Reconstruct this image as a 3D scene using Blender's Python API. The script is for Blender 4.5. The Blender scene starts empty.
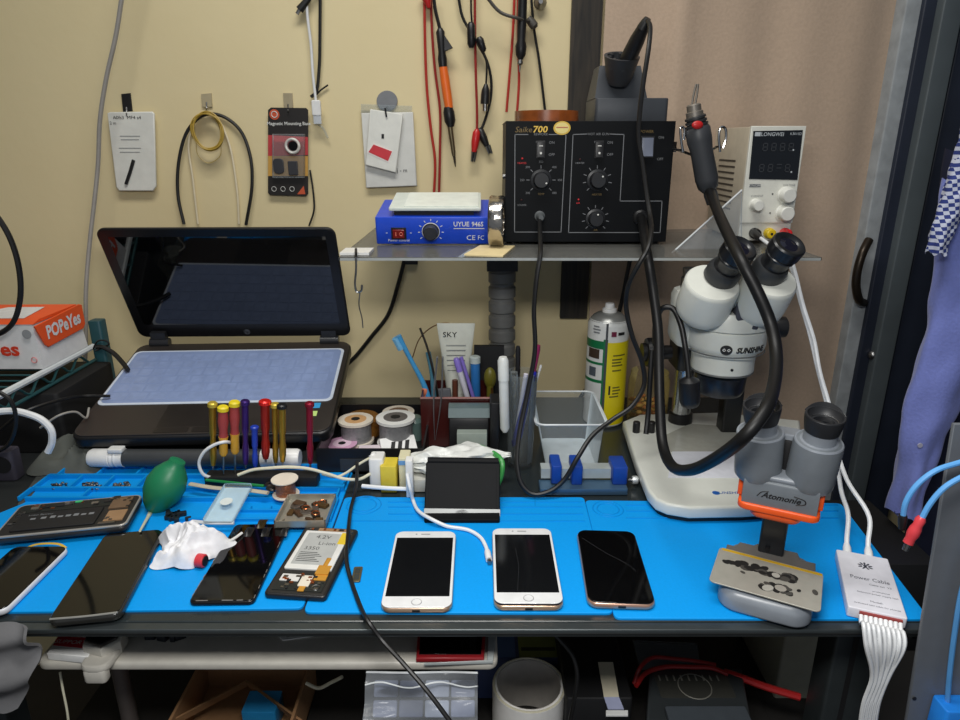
import bpy, math, random
from mathutils import Matrix, Vector, Euler, noise
C = bpy.context.scene.collection
scene = bpy.context.scene
R = math.radians
random.seed(7)
# ---------------------------------------------------------------- camera model
FPX = 666.0
PITCH = R(18.05)
T = 0.753                 # top of the blue mats
CAMZ = T + 0.50
cP, sP = math.cos(PITCH), math.sin(PITCH)
def ray(px, py):
    u, v = (px - 480) / FPX, (py - 360) / FPX
    return Vector((u, cP - v * sP, -sP - v * cP))
def P(px, py, Y):
    d = ray(px, py); k = Y / d.y
    return Vector((d.x * k, Y, CAMZ + d.z * k))
def Q(px, py, Z=T):
    d = ray(px, py); k = (Z - CAMZ) / d.z
    return Vector((d.x * k, d.y * k, Z))
def ppm(py, Y):           # pixels per metre at depth Y and image row py
    return FPX / (Y / ray(480, py).y)

# ---------------------------------------------------------------- materials
def lin(c):
    return tuple(((x / 255) / 12.92 if x / 255 <= 0.04045 else ((x / 255 + 0.055) / 1.055) ** 2.4) for x in c)
MATS = {}
def M(name, col=(128, 128, 128), rough=0.5, metal=0.0, var=0.06, bump=0.0, scale=60.0, spec=0.5, coat=0.0, alpha=None, emit=None, es=1.0, sheen=0.0):
    if name in MATS: return MATS[name]
    m = bpy.data.materials.new(name); m.use_nodes = True
    nt = m.node_tree; n = nt.nodes; L = nt.links
    bs = n['Principled BSDF']; out = n['Material Output']
    c = lin(col)
    tc = n.new('ShaderNodeTexCoord'); nz = n.new('ShaderNodeTexNoise')
    nz.inputs['Scale'].default_value = scale; nz.inputs['Detail'].default_value = 4
    L.new(tc.outputs['Object'], nz.inputs['Vector'])
    rp = n.new('ShaderNodeMapRange'); rp.inputs['From Min'].default_value = 0.3; rp.inputs['From Max'].default_value = 0.7
    rp.inputs['To Min'].default_value = 1 - var; rp.inputs['To Max'].default_value = 1 + var
    L.new(nz.outputs['Fac'], rp.inputs['Value'])
    mx = n.new('ShaderNodeVectorMath'); mx.operation = 'SCALE'
    mx.inputs[0].default_value = c; L.new(rp.outputs['Result'], mx.inputs['Scale'])
    L.new(mx.outputs['Vector'], bs.inputs['Base Color'])
    bs.inputs['Roughness'].default_value = rough; bs.inputs['Metallic'].default_value = metal
    bs.inputs['Specular IOR Level'].default_value = spec
    bs.inputs['Coat Weight'].default_value = coat; bs.inputs['Coat Roughness'].default_value = 0.05
    if sheen: bs.inputs['Sheen Weight'].default_value = sheen
    if bump:
        bp = n.new('ShaderNodeBump'); bp.inputs['Strength'].default_value = bump; bp.inputs['Distance'].default_value = 0.002
        L.new(nz.outputs['Fac'], bp.inputs['Height']); L.new(bp.outputs['Normal'], bs.inputs['Normal'])
    if emit:
        bs.inputs['Emission Color'].default_value = (*lin(emit), 1); bs.inputs['Emission Strength'].default_value = es
    if alpha is not None:          # thin clear plastic: see-through film over a glossy body
        tr = n.new('ShaderNodeBsdfTransparent'); tr.inputs['Color'].default_value = (*[0.82 + 0.18 * x for x in c], 1)
        fr = n.new('ShaderNodeFresnel'); fr.inputs['IOR'].default_value = 1.35
        ad = n.new('ShaderNodeMath'); ad.operation = 'ADD'; ad.use_clamp = True; ad.inputs[1].default_value = alpha
        L.new(fr.outputs['Fac'], ad.inputs[0])
        ms = n.new('ShaderNodeMixShader')
        L.new(ad.outputs['Value'], ms.inputs['Fac']); L.new(tr.outputs['BSDF'], ms.inputs[1]); L.new(bs.outputs['BSDF'], ms.inputs[2])
        L.new(ms.outputs['Shader'], out.inputs['Surface'])
    MATS[name] = m
    return m
blackp = M('black_plastic', (24, 24, 26), 0.38, spec=0.45)
blackm = M('matte_black', (20, 20, 22), 0.6)
softblk = M('soft_black_rubber', (17, 17, 18), 0.45)
whitep = M('white_plastic', (228, 228, 226), 0.35)
whitec = M('white_cable_sheath', (226, 228, 230), 0.4)
glassblk = M('black_glass', (7, 7, 8), 0.05, var=0.02, spec=0.5)
chrome = M('chrome', (200, 200, 200), 0.15, 1.0)
steel = M('brushed_steel', (150, 150, 150), 0.32, 1.0)
gold = M('gold_print', (205, 170, 70), 0.4, 0.3)
whiteink = M('white_ink', (225, 225, 220), 0.6)
greyink = M('grey_ink', (120, 122, 125), 0.6)
blackink = M('black_ink', (20, 20, 22), 0.6)
redink = M('red_print', (205, 40, 45), 0.55)
redp = M('red_plastic', (190, 35, 35), 0.35)
clear = M('clear_plastic', (225, 232, 235), 0.12, alpha=0.10)
clearb = M('cloudy_plastic', (205, 215, 220), 0.2, alpha=0.13)
paperw = M('white_paper', (232, 232, 230), 0.75)
copper = M('copper', (190, 110, 70), 0.3, 0.9)

# ---------------------------------------------------------------- mesh builder
def spline(pts, sub=6):
    pts = [Vector(p) for p in pts]
    if len(pts) < 3 or sub < 2: return pts
    out = []
    for i in range(len(pts) - 1):
        p0 = pts[i - 1] if i else pts[0] * 2 - pts[1]
        p1, p2 = pts[i], pts[i + 1]
        p3 = pts[i + 2] if i + 2 < len(pts) else p2 * 2 - p1
        a = max((p1 - p0).length, 1e-6) ** .5; b = max((p2 - p1).length, 1e-6) ** .5; c = max((p3 - p2).length, 1e-6) ** .5
        m1 = (p2 - p1) + b * ((p1 - p0) / a - (p2 - p0) / (a + b))
        m2 = (p2 - p1) + b * ((p3 - p2) / c - (p3 - p1) / (b + c))
        for k in range(sub):
            t = k / sub; t2 = t * t; t3 = t2 * t
            out.append(p1 * (2 * t3 - 3 * t2 + 1) + m1 * (t3 - 2 * t2 + t) + p2 * (3 * t2 - 2 * t3) + m2 * (t3 - t2))
    out.append(pts[-1]); return out
def rrect(w, d, r, n=5):
    r = min(r, w / 2 - 1e-5, d / 2 - 1e-5); o = []
    for cx, cy, a0 in ((w/2-r, d/2-r, 0), (-w/2+r, d/2-r, 90), (-w/2+r, -d/2+r, 180), (w/2-r, -d/2+r, 270)):
        for k in range(n + 1):
            a = R(a0 + 90 * k / n); o.append((cx + r * math.cos(a), cy + r * math.sin(a)))
    return o
def offset_poly(poly, e):        # pull a convex-ish outline in by e
    n = len(poly); out = []
    area = sum(poly[i][0]*poly[(i+1)%n][1]-poly[(i+1)%n][0]*poly[i][1] for i in range(n))
    s = 1 if area > 0 else -1
    for i in range(n):
        p = Vector(poly[i]); a = Vector(poly[i-1]); b = Vector(poly[(i+1)%n])
        d1 = (p - a); d2 = (b - p)
        if d1.length < 1e-9: d1 = d2
        if d2.length < 1e-9: d2 = d1
        n1 = Vector((-d1.y, d1.x)).normalized() * s; n2 = Vector((-d2.y, d2.x)).normalized() * s
        m = (n1 + n2); m = m / max(m.length_squared / 2, 0.3) if m.length > 1e-6 else n1
        q = p + m * e; out.append((q.x, q.y))
    return out
TXT = {}
def text_geo(s, ext=0.0, off=0.0):
    key = (s, off)
    if key not in TXT:
        cu = bpy.data.curves.new('tmp_text', 'FONT'); cu.body = s; cu.size = 1; cu.offset = off; cu.resolution_u = 2
        ob = bpy.data.objects.new('tmp_text', cu); C.objects.link(ob)
        dg = bpy.context.evaluated_depsgraph_get()
        me = ob.evaluated_get(dg).to_mesh()
        TXT[key] = ([tuple(v.co) for v in me.vertices], [tuple(p.vertices) for p in me.polygons])
        ob.evaluated_get(dg).to_mesh_clear()
        bpy.data.objects.remove(ob); bpy.data.curves.remove(cu)
    return TXT[key]
class MB:
    def __init__(s, X=None):
        s.v = []; s.f = []; s.mi = []; s.sm = []; s.mats = []; s.X = X or Matrix()
    def add(s, vs, fs, mat, smooth=False, X=None):
        b = len(s.v); A = s.X @ X if X is not None else s.X
        s.v.extend(A @ Vector(p) for p in vs)
        if mat not in s.mats: s.mats.append(mat)
        i = s.mats.index(mat)
        for f in fs:
            s.f.append(tuple(b + k for k in f)); s.mi.append(i); s.sm.append(smooth)
        return s
    def box(s, x0, x1, y0, y1, z0, z1, mat, X=None):
        vs = [(x, y, z) for z in (z0, z1) for y in (y0, y1) for x in (x0, x1)]
        return s.add(vs, [(0,2,3,1),(4,5,7,6),(0,1,5,4),(2,6,7,3),(0,4,6,2),(1,3,7,5)], mat, False, X)
    def prism(s, poly, z0, z1, mat, X=None, e=0.0, smooth=False, eb=None, n=3):
        """outline extruded from z0 to z1, edges rounded by e"""
        if sum(poly[i][0]*poly[(i+1)%len(poly)][1]-poly[(i+1)%len(poly)][0]*poly[i][1] for i in range(len(poly))) < 0:
            poly = poly[::-1]
        eb = e if eb is None else eb
        rings = []
        if eb > 0:
            for k in range(n):
                a = math.pi/2*k/n; rings.append((eb*(1-math.sin(a)), z0 + eb*(1-math.cos(a))))
        rings.append((0, z0+eb)); rings.append((0, z1-e))
        if e > 0:
            for k in range(1, n+1):
                a = math.pi/2*k/n; rings.append((e*(1-math.cos(a)), z1 - e*(1-math.sin(a))))
        vs = []; fs = []; N = len(poly)
        for o, z in rings:
            pl = offset_poly(poly, o) if o > 1e-9 else poly
            vs += [(x, y, z) for x, y in pl]
        for r in range(len(rings)-1):
            for i in range(N):
                j = (i+1) % N; fs.append((r*N+i, r*N+j, (r+1)*N+j, (r+1)*N+i))
        s.add(vs, fs, mat, smooth, X)
        t = (len(rings)-1)*N
        s.add(vs[:N], [tuple(range(N))[::-1]], mat, False, X); s.add(vs[t:], [tuple(range(N))], mat, False, X)
        return s
    def rbox(s, x0, x1, y0, y1, z0, z1, r, e, mat, X=None, n=4):
        c = Matrix.Translation(((x0+x1)/2, (y0+y1)/2, 0))
        return s.prism(rrect(x1-x0, y1-y0, r, n), z0, z1, mat, (X @ c) if X is not None else c, e, True, n=2)
    def lathe(s, prof, mat, n=24, X=None, smooth=True, caps=True):
        vs = []; fs = []; m = len(prof)
        for r, z in prof:
            for k in range(n):
                a = 2*math.pi*k/n; vs.append((r*math.cos(a), r*math.sin(a), z))
        for i in range(m-1):
            for k in range(n):
                j = (k+1) % n; fs.append((i*n+k, i*n+j, (i+1)*n+j, (i+1)*n+k))
        s.add(vs, fs, mat, smooth, X)
        if caps:
            if prof[0][0] > 1e-6: s.add(vs[:n], [tuple(range(n))[::-1]], mat, False, X)
            if prof[-1][0] > 1e-6: s.add(vs[-n:], [tuple(range(n))], mat, False, X)
        return s
    def cyl(s, p0, p1, r0, mat, r1=None, n=16, smooth=True, caps=True):
        p0, p1 = Vector(p0), Vector(p1); r1 = r0 if r1 is None else r1
        return s.lathe([(r0, 0), (r1, (p1-p0).length)], mat, n, axis(p0, p1), smooth, caps)
    def lat(s, p0, p1, prof, mat, n=24):      # lathe along p0->p1, profile z given as fraction of the length
        p0, p1 = Vector(p0), Vector(p1); l = (p1-p0).length
        return s.lathe([(r, z*l) for r, z in prof], mat, n, axis(p0, p1))
    def tube(s, pts, r, mat, n=8, sub=6, r1=None, X=None, flat=1.0):
        pts = spline(pts, sub); m = len(pts); vs = []; fs = []
        t0 = (pts[1]-pts[0]).normalized(); up = Vector((0,0,1)) if abs(t0.z) < .9 else Vector((1,0,0))
        u = t0.cross(up).normalized()
        for i, p in enumerate(pts):
            t = (pts[min(i+1, m-1)] - pts[max(i-1, 0)]).normalized()
            u = (u - t*u.dot(t)).normalized(); w = t.cross(u)
            rr = (r(i/(m-1)) if callable(r) else (r if r1 is None else r + (r1-r)*i/(m-1)))
            for k in range(n):
                a = 2*math.pi*k/n; vs.append(p + u*rr*math.cos(a) + w*rr*flat*math.sin(a))
        for i in range(m-1):
            for k in range(n):
                j = (k+1) % n; fs.append((i*n+k, i*n+j, (i+1)*n+j, (i+1)*n+k))
        s.add(vs, fs, mat, True, X)
        s.add(vs[:n], [tuple(range(n))[::-1]], mat, False, X); s.add(vs[-n:], [tuple(range(n))], mat, False, X)
        return s
    def ell(s, c, rx, ry, rz, mat, n=20, m=12, X=None):
        prof = [(math.sin(math.pi*i/m), -math.cos(math.pi*i/m)) for i in range(m+1)]
        A = Matrix.Translation(c) @ Matrix.Diagonal((rx, ry, rz, 1))
        return s.lathe([(max(r, 1e-4), z) for r, z in prof], mat, n, (X @ A) if X is not None else A)
    def torus(s, c, Rr, r, mat, X=None, n=28, m=8, sx=1.0):
        pts = [Vector((Rr*sx*math.cos(2*math.pi*k/n), Rr*math.sin(2*math.pi*k/n), 0)) for k in range(n)]
        vs = []; fs = []
        for k in range(n):
            a = 2*math.pi*k/n; d = Vector((math.cos(a), math.sin(a), 0))
            for j in range(m):
                b = 2*math.pi*j/m; vs.append(pts[k] + d*r*math.cos(b) + Vector((0,0,r*math.sin(b))))
        for k in range(n):
            for j in range(m):
                fs.append((k*m+j, ((k+1)%n)*m+j, ((k+1)%n)*m+(j+1)%m, k*m+(j+1)%m))
        A = Matrix.Translation(c) if X is None else X @ Matrix.Translation(c)
        return s.add(vs, fs, mat, True, A)
    def sheet(s, fn, nu, nv, mat, thick=0.0, X=None, smooth=True):
        """fn(u,v) -> point; closed on both sides when thick is given"""
        g = [[Vector(fn(i/nu, j/nv)) for i in range(nu+1)] for j in range(nv+1)]
        W = nu+1; vs = [p for row in g for p in row]; fs = [(j*W+i, j*W+i+1, (j+1)*W+i+1, (j+1)*W+i) for j in range(nv) for i in range(nu)]
        if thick:
            N = len(vs); nor = []
            for j in range(nv+1):
                for i in range(nu+1):
                    a = g[j][min(i+1,nu)]-g[j][max(i-1,0)]; b = g[min(j+1,nv)][i]-g[max(j-1,0)][i]
                    nor.append(a.cross(b).normalized() if a.cross(b).length > 1e-12 else Vector((0,0,1)))
            vs = vs + [p - q*thick for p, q in zip(vs, nor)]
            fs = fs + [tuple(N+k for k in f[::-1]) for f in fs]
            rim = [i for i in range(W)] + [j*W+nu for j in range(1, nv+1)] + [nv*W+i for i in range(nu-1, -1, -1)] + [j*W for j in range(nv-1, 0, -1)]
            for k in range(len(rim)):
                a, b = rim[k], rim[(k+1) % len(rim)]; fs.append((a, N+a, N+b, b))
        return s.add(vs, fs, mat, smooth, X)
    def text(s, t, size, X, mat, align='C', off=0.0, sx=1.0, shear=0.0):
        vs, fs = text_geo(t, 0, off)
        if not vs: return s
        x0 = min(v[0] for v in vs); x1 = max(v[0] for v in vs); y0 = min(v[1] for v in vs); y1 = max(v[1] for v in vs)
        ax = {'C': (x0+x1)/2, 'L': x0, 'R': x1}[align]; ay = (y0+y1)/2
        vs = [((x-ax)*size*sx + shear*(y-ay)*size, (y-ay)*size, z) for x, y, z in vs]
        return s.add(vs, fs, mat, False, X)
    def build(s, name, parent=None, world=False, label=None, cat=None, group=None, kind=None, origin=True):
        me = bpy.data.meshes.new(name); vs = s.v
        off = Vector((0, 0, 0))
        if parent is not None and world:
            inv = MW[parent.name].inverted(); vs = [inv @ p for p in vs]
        if parent is None and origin and vs:
            xs = [p.x for p in vs]; ys = [p.y for p in vs]; zs = [p.z for p in vs]
            off = Vector(((min(xs)+max(xs))/2, (min(ys)+max(ys))/2, min(zs))); vs = [p - off for p in vs]
        me.from_pydata([tuple(p) for p in vs], [], s.f)
        for m in s.mats: me.materials.append(m)
        me.polygons.foreach_set('material_index', s.mi); me.polygons.foreach_set('use_smooth', s.sm)
        me.update()
        me.set_sharp_from_angle(angle=R(38))
        o = bpy.data.objects.new(name, me); C.objects.link(o); o.location = off
        if parent is not None: o.parent = parent; MW[o.name] = MW[parent.name]
        else: MW[o.name] = Matrix.Translation(off)
        tag(o, label, cat, group, kind)
        return o
MW = {}
def axis(p0, p1):
    p0, p1 = Vector(p0), Vector(p1); d = (p1-p0)
    q = Vector((0,0,1)).rotation_difference(d.normalized())
    return Matrix.Translation(p0) @ q.to_matrix().to_4x4()
def tag(o, label=None, cat=None, group=None, kind=None):
    if label: o['label'] = label
    if cat: o['category'] = cat
    if group: o['group'] = group
    if kind: o['kind'] = kind
    return o
def thing(name, label, cat, loc=(0,0,0), rot=(0,0,0), group=None):
    o = bpy.data.objects.new(name, None); C.objects.link(o); o.empty_display_size = 0.02
    if isinstance(rot, (int, float)): rot = (0, 0, rot)
    o.location = loc; o.rotation_euler = rot
    MW[o.name] = Matrix.Translation(loc) @ Euler(rot).to_matrix().to_4x4()
    return tag(o, label, cat, group)
def front(x, z, off=0.0, y=0.0):      # text / knob plane on a face that looks to -Y: local x right, local y up, local z out
    return Matrix(((1,0,0,x),(0,0,-1,y-off),(0,1,0,z),(0,0,0,1)))
def flat(x, y, z, a=0.0):
    return Matrix.Translation((x, y, z)) @ Matrix.Rotation(a, 4, 'Z')
def plane_px(p0, p1, p2):   # frame with x along p0->p1, y towards p2, z normal
    x = (p1-p0).normalized(); z = x.cross(p2-p0).normalized(); y = z.cross(x)
    A = Matrix((x, y, z)).transposed().to_4x4(); A.translation = p0
    return A
def cable(name, label, pts, r, mat, group=None, cat='cable', n=8, sub=7, parent=None):
    b = MB(); b.tube([P(*p) if not isinstance(p, Vector) else p for p in pts], r, mat, n, sub)
    return b.build(name, parent, world=parent is not None, label=label, cat=cat if parent is None else None, group=group)
def wallpoly(b, pts, Y, th, mat, e=0.0):   # outline given on the plane y=Y, thickened backwards
    w = [P(px, py, Y) for px, py in pts]
    X = Matrix(((1,0,0,0),(0,0,-1,Y+th),(0,1,0,0),(0,0,0,1)))
    return b.prism([(p.x, p.z) for p in w], 0, th, mat, X, e)
def tablepoly(b, pts, Z, h, mat, e=0.0, eb=None):     # outline given by its top edge at z = Z+h
    w = [Q(px, py, Z+h) for px, py in pts]
    return b.prism([(p.x, p.y) for p in w], Z, Z+h, mat, None, e, False, eb)
def proj(p):
    d = Vector(p) - Vector((0, 0, CAMZ)); zc = d.y*cP - d.z*sP; up = d.y*sP + d.z*cP
    return 480 + FPX*d.x/zc, 360 - FPX*up/zc
def quad_frame(px4, Z):         # centre, yaw, width, length of a rectangle lying at height Z, corners TL TR BR BL
    a, b, c, d = [Q(px, py, Z) for px, py in px4]
    cen = (a+b+c+d)/4; yv = ((a+b)-(c+d)); xv = ((b+c)-(a+d))
    ang = math.atan2(yv.y, yv.x) - math.pi/2
    return cen, ang, xv.length/2, yv.length/2
# ================================================================ SETTING
WY = 1.36
def wall_mat():
    m = bpy.data.materials.new('cream_painted_plaster'); m.use_nodes = True
    nt = m.node_tree; n = nt.nodes; L = nt.links; bs = n['Principled BSDF']
    tc = n.new('ShaderNodeTexCoord')
    n1 = n.new('ShaderNodeTexNoise'); n1.inputs['Scale'].default_value = 2.2; n1.inputs['Detail'].default_value = 5
    n2 = n.new('ShaderNodeTexNoise'); n2.inputs['Scale'].default_value = 40; n2.inputs['Detail'].default_value = 5
    for k in (n1, n2): L.new(tc.outputs['Object'], k.inputs['Vector'])
    cr = n.new('ShaderNodeValToRGB')
    cr.color_ramp.elements[0].position = .3; cr.color_ramp.elements[0].color = (*lin((222, 205, 160)), 1)
    cr.color_ramp.elements[1].position = .7; cr.color_ramp.elements[1].color = (*lin((230, 215, 172)), 1)
    L.new(n1.outputs['Fac'], cr.inputs['Fac']); L.new(cr.outputs['Color'], bs.inputs['Base Color'])
    bs.inputs['Roughness'].default_value = .62; bs.inputs['Specular IOR Level'].default_value = .3
    bp = n.new('ShaderNodeBump'); bp.inputs['Strength'].default_value = .12; bp.inputs['Distance'].default_value = .004
    L.new(n2.outputs['Fac'], bp.inputs['Height']); L.new(bp.outputs['Normal'], bs.inputs['Normal'])
    return m
b = MB(); b.box(-1.7, 1.7, WY, WY+.1, 0, 2.6, wall_mat()); b.build('wall_back', kind='structure')
b = MB(); b.box(-1.7, 1.7, -1.2, WY, -.05, 0, M('dark_concrete_floor', (62, 58, 54), .8, bump=.3, scale=20)); b.build('floor', kind='structure')
b = MB(); b.box(1.25, 1.35, -.2, WY, 0, 2.6, M('dark_backroom_wall', (38, 40, 46), .7)); b.build('wall_right', kind='structure')
b = MB(); b.box(-1.75, -1.65, -1.2, WY, 0, 2.6, M('grey_side_wall', (150, 140, 118), .7)); b.build('wall_left', kind='structure')
# dark timber post fixed to the wall
def wood_mat(name, c1, c2, rough=.6):
    m = bpy.data.materials.new(name); m.use_nodes = True
    nt = m.node_tree; n = nt.nodes; L = nt.links; bs = n['Principled BSDF']
    tc = n.new('ShaderNodeTexCoord'); mp = n.new('ShaderNodeMapping'); mp.inputs['Scale'].default_value = (60, 60, 5)
    nz = n.new('ShaderNodeTexNoise'); nz.inputs['Scale'].default_value = 1.0; nz.inputs['Detail'].default_value = 6; nz.inputs['Distortion'].default_value = 1.2
    cr = n.new('ShaderNodeValToRGB'); cr.color_ramp.elements[0].position = .35; cr.color_ramp.elements[0].color = (*lin(c1), 1)
    cr.color_ramp.elements[1].position = .68; cr.color_ramp.elements[1].color = (*lin(c2), 1)
    L.new(tc.outputs['Object'], mp.inputs['Vector']); L.new(mp.outputs['Vector'], nz.inputs['Vector']); L.new(nz.outputs['Fac'], cr.inputs['Fac'])
    L.new(cr.outputs['Color'], bs.inputs['Base Color']); bs.inputs['Roughness'].default_value = rough
    return m
a = P(570, 60, WY-.012); c = P(600, 60, WY-.012); lo = P(576, 318, WY-.012)
b = MB(); b.box(a.x, c.x, WY-.014, WY-.001, lo.z, 2.3, wood_mat('charred_timber', (18, 15, 12), (56, 48, 38)))
b.build('trim_1', kind='structure')
a = P(470, 0, WY)
# right-hand doorway: concrete jamb edge and steel channels
def vstrip(name, px0, px1, Y, dep, mat, z0=0.0, z1=2.3):
    x0 = P(px0, 0, Y).x; x1 = P(px1, 0, Y).x
    b = MB(); b.rbox(x0, x1, Y, Y+dep, z0, z1, .003, .001, mat); return b
jambc = M('rough_concrete_jamb', (158, 163, 166), .85, bump=.5, scale=35, var=.16)
steelblue = M('dark_blue_grey_steel', (38, 44, 58), .45, spec=.5, scale=8, var=.2)
steelgrey = M('grey_painted_steel', (84, 92, 96), .42, spec=.5, scale=8, var=.15)
d = thing('door_1', None, None, (P(908,0,1.30).x, 1.30, 0)); d['kind'] = 'structure'
b = vstrip('j', 907, 925.5, 1.30, .05, jambc); b.build('door_jamb', d, world=True)
b = vstrip('j', 925.5, 945, 1.29, .05, steelblue); b.build('door_frame', d, world=True)
b = vstrip('j', 945, 966, 1.27, .05, steelgrey); b.build('door_channel', d, world=True)
b = vstrip('j', 966, 1000, 1.29, .05, steelblue); b.build('door_frame', d, world=True)
b = MB()
hp = [P(869, 240, 1.275), P(863, 252, 1.262), P(858, 268, 1.258), P(856, 285, 1.262), P(859, 300, 1.27), P(864, 303, 1.29)]
b.tube(hp, .008, M('worn_dark_bronze', (60, 52, 44), .35, .7), 10); b.build('door_handle', d, world=True)
b = MB(); k = P(873, 355, 1.285); b.ell(k, .010, .010, .010, steel); b.cyl(k, k+Vector((0,.02,0)), .005, steel); b.build('bolt_knob', d, world=True)
# brown sheet curtain hung over the wall
def fold(u, v):
    x0 = .225; x1 = P(908, 0, 1.30).x + .004
    x = x0 + (x1-x0)*u; z = .45 + 1.85*v
    return Vector((x, 1.325 + .006*math.sin(u*13+.8*v) + .0022*math.sin(u*31+2+v) + .004*math.sin(v*3+u*5) - .012*math.exp(-((u-.22-.05*v)/.05)**2), z))
b = MB(); b.sheet(fold, 90, 24, M('pinkish_brown_cloth', (190, 167, 145), .8, bump=.25, scale=180, var=.05, sheen=.2), .002)
b.build('curtain', label='pinkish-brown sheet curtain hung on the wall behind the white power supply', cat='curtain')

# ================================================================ WORK TABLE
tdark = M('dark_glass_table', (38, 44, 46), .22, spec=.5)
talu = M('dark_aluminium_rail', (72, 78, 80), .35, .6)
tb = thing('work_table', 'dark glass-topped workbench with grey front rail, under the blue mats', 'table', (0, .95, 0))
XR = Q(934, 620, .75).x
XL = -.655
b = MB(); b.rbox(XL, XR, .610, 1.295, .742, .75, .006, .002, tdark); b.build('tabletop', tb, world=True)
b = MB(); b.rbox(XL, XR+.002, .598, .6105, .7395, .7490, .003, .0015, talu)
b.box(XL, XR+.001, .5972, .6000, .7430, .7450, M('rail_groove', (22, 24, 25), .5)); b.build('front_rail', tb, world=True)
b = MB(); b.rbox(XR-.02, XR+.002, .614, 1.295, .722, .742, .003, .001, talu); b.build('side_rail', tb, world=True)
legm = M('dark_grey_leg', (58, 64, 66), .4, .5)
xl = P(826, 680, .66).x; xr = P(869, 680, .66).x
for (x0, x1, y0) in ((xl, xr, .655), (XL+.01, XL+.06, .655), (xl, xr, 1.25), (XL+.01, XL+.06, 1.25)):
    b = MB(); b.rbox(x0, x1, y0, y0+.04, 0, .742, .004, .001, legm)
    b.box(x0+(x1-x0)*.38, x0+(x1-x0)*.5, y0-.0006, y0+.004, .01, .741, blackm); b.build('leg', tb, world=True)

LSZ = T-.30
b = MB(); b.rbox(XL+.065, xl-.004, .56, 1.245, LSZ-.02, LSZ, .004, .001, M('dark_lower_board', (34, 32, 30), .7)); b.build('lower_board', tb, world=True)
b = MB(); b.rbox(xl-.004, .75, .70, 1.245, LSZ-.02, LSZ, .004, .001, M('dark_lower_board')); b.build('lower_board', tb, world=True)
# ================================================================ BLUE MATS
blue = M('azure_silicone', (0, 146, 226), .6, spec=.22, var=.03, bump=.05, scale=300)
blued = M('azure_silicone_ridge', (0, 138, 214), .55, spec=.22, var=.03)
def rounded(pts, Z, r=.008, n=4):
    w = [Q(px, py, Z) for px, py in pts]; o = []
    for i, p in enumerate(w):
        a = w[i-1]; c = w[(i+1) % len(w)]
        u = (a-p); v = (c-p); k = min(r, u.length*.4, v.length*.4)
        A = p + u.normalized()*k; B = p + v.normalized()*k
        for j in range(n+1):
            t = j/n; q = A*(1-t)**2 + p*2*t*(1-t) + B*t*t; o.append((q.x, q.y))
    return o
def bar(b, p0, p1, w, h, mat, Z=T):
    a, c = Q(*p0, Z), Q(*p1, Z); d = (c-a); n = Vector((-d.y, d.x, 0)).normalized()*w/2
    b.prism([(a-n)[:2], (c-n)[:2], (c+n)[:2], (a+n)[:2]], Z-.0005, Z+h, mat, None, min(.0008, h*.4), eb=0)
mt = thing('silicone_mat', 'blue silicone repair mat with screw compartments, under the left phones', 'mat', Q(160, 560, .75), group='blue repair mats')
b = MB(); b.prism(rounded([(-100,613),(302.6,608),(354.5,467),(66,467),(44,480),(26,502),(-80,545)], T), .75, T, blue, None, .001, eb=0); b.build('mat_sheet', mt, world=True)
b = MB()
for p0, p1 in (((68,468),(352,468)), ((50,478),(348,478)), ((36,491),(342,491)), ((26,501),(338,501))):
    bar(b, p0, p1, .004, .0072, blued)
for y0, y1, xs in ((468, 478, (70,108,146,184,222,262,306,352)), (478, 491, (50,84,116,148,186,226,268,310,348)), (491, 501, (32,92,160,226,288,340))):
    for x in xs:
        k = (x-480)/(y0-143); bar(b, (x, y0), (480+k*(y1-143), y1), .0032, .0070, blued)
bar(b, (338,501), (330,522), .004, .006, blued); bar(b, (236,512), (332,512), .003, .005, blued); bar(b, (180,521), (330,521), .003, .005, blued)
for x in (252, 272, 292, 312): bar(b, (x, 508), (x-2, 511), .0015, .004, blued)
b.build('compartment_tray', mt, world=True)
for cx_s, lab in ((60, 'loose dark screws in the leftmost filled mat compartment'), (91, 'loose steel screws in the second filled mat compartment'), (121, 'loose steel screws in the third filled mat compartment')):
    b = MB(); rs = random.Random(cx_s)
    for k in range(16 if cx_s < 70 else 34):
        q = Q(cx_s+rs.uniform(-9,9), 486+rs.uniform(-3.5,3), T+.0045); b.cyl(q + Vector((0,0,-.004)), q + Vector((rs.uniform(-.003,.003), rs.uniform(-.003,.003), .001)), .0011, steel if k%3 else blackp, n=6); b.ell(q, .0026, .0026, .0015, steel if k%4 else blackp, 8, 5)
    b.build('screws', label=lab, cat='screws', kind='stuff')
mt = thing('silicone_mat', 'blue silicone repair mat in the middle, under the two white phones', 'mat', Q(460, 560, .75), group='blue repair mats')
b = MB(); b.prism(rounded([(303.4,612),(613.6,613),(584,497),(344.8,497)], T), .75, T, blue, None, .001, eb=0)
def ring(b, c, rx, ry):
    p = Q(*c); 
    for s_ in (1, .72): b.torus(p + Vector((0, 0, .0002)), Q(c[0]+rx*s_, c[1]).x - p.x, .0009, blued, n=36, m=6)
ring(b, (364, 505), 17, 7)
for y in (502, 507, 514):
    bar(b, (388, y), (583, y), .0022, .0012, blued)
bar(b, (345+7, 521), (585, 521), .002, .001, blued); bar(b, (535, 498), (535, 507), .002, .0012, blued)
b.build('mat_sheet', mt, world=True)
mt = thing('silicone_mat', 'blue silicone repair mat under both microscopes, at the right end', 'mat', Q(770, 560, .75), group='blue repair mats')
b = MB(); b.prism(rounded([(614.6,618),(930,619),(841,503),(585,500)], T), .75, T, blue, None, .001, eb=0)
ring(b, (608, 509), 15, 6)
for y in (505, 511, 518): bar(b, (626, y), (838, y), .0022, .0012, blued)
b.build('mat_sheet', mt, world=True)
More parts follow.
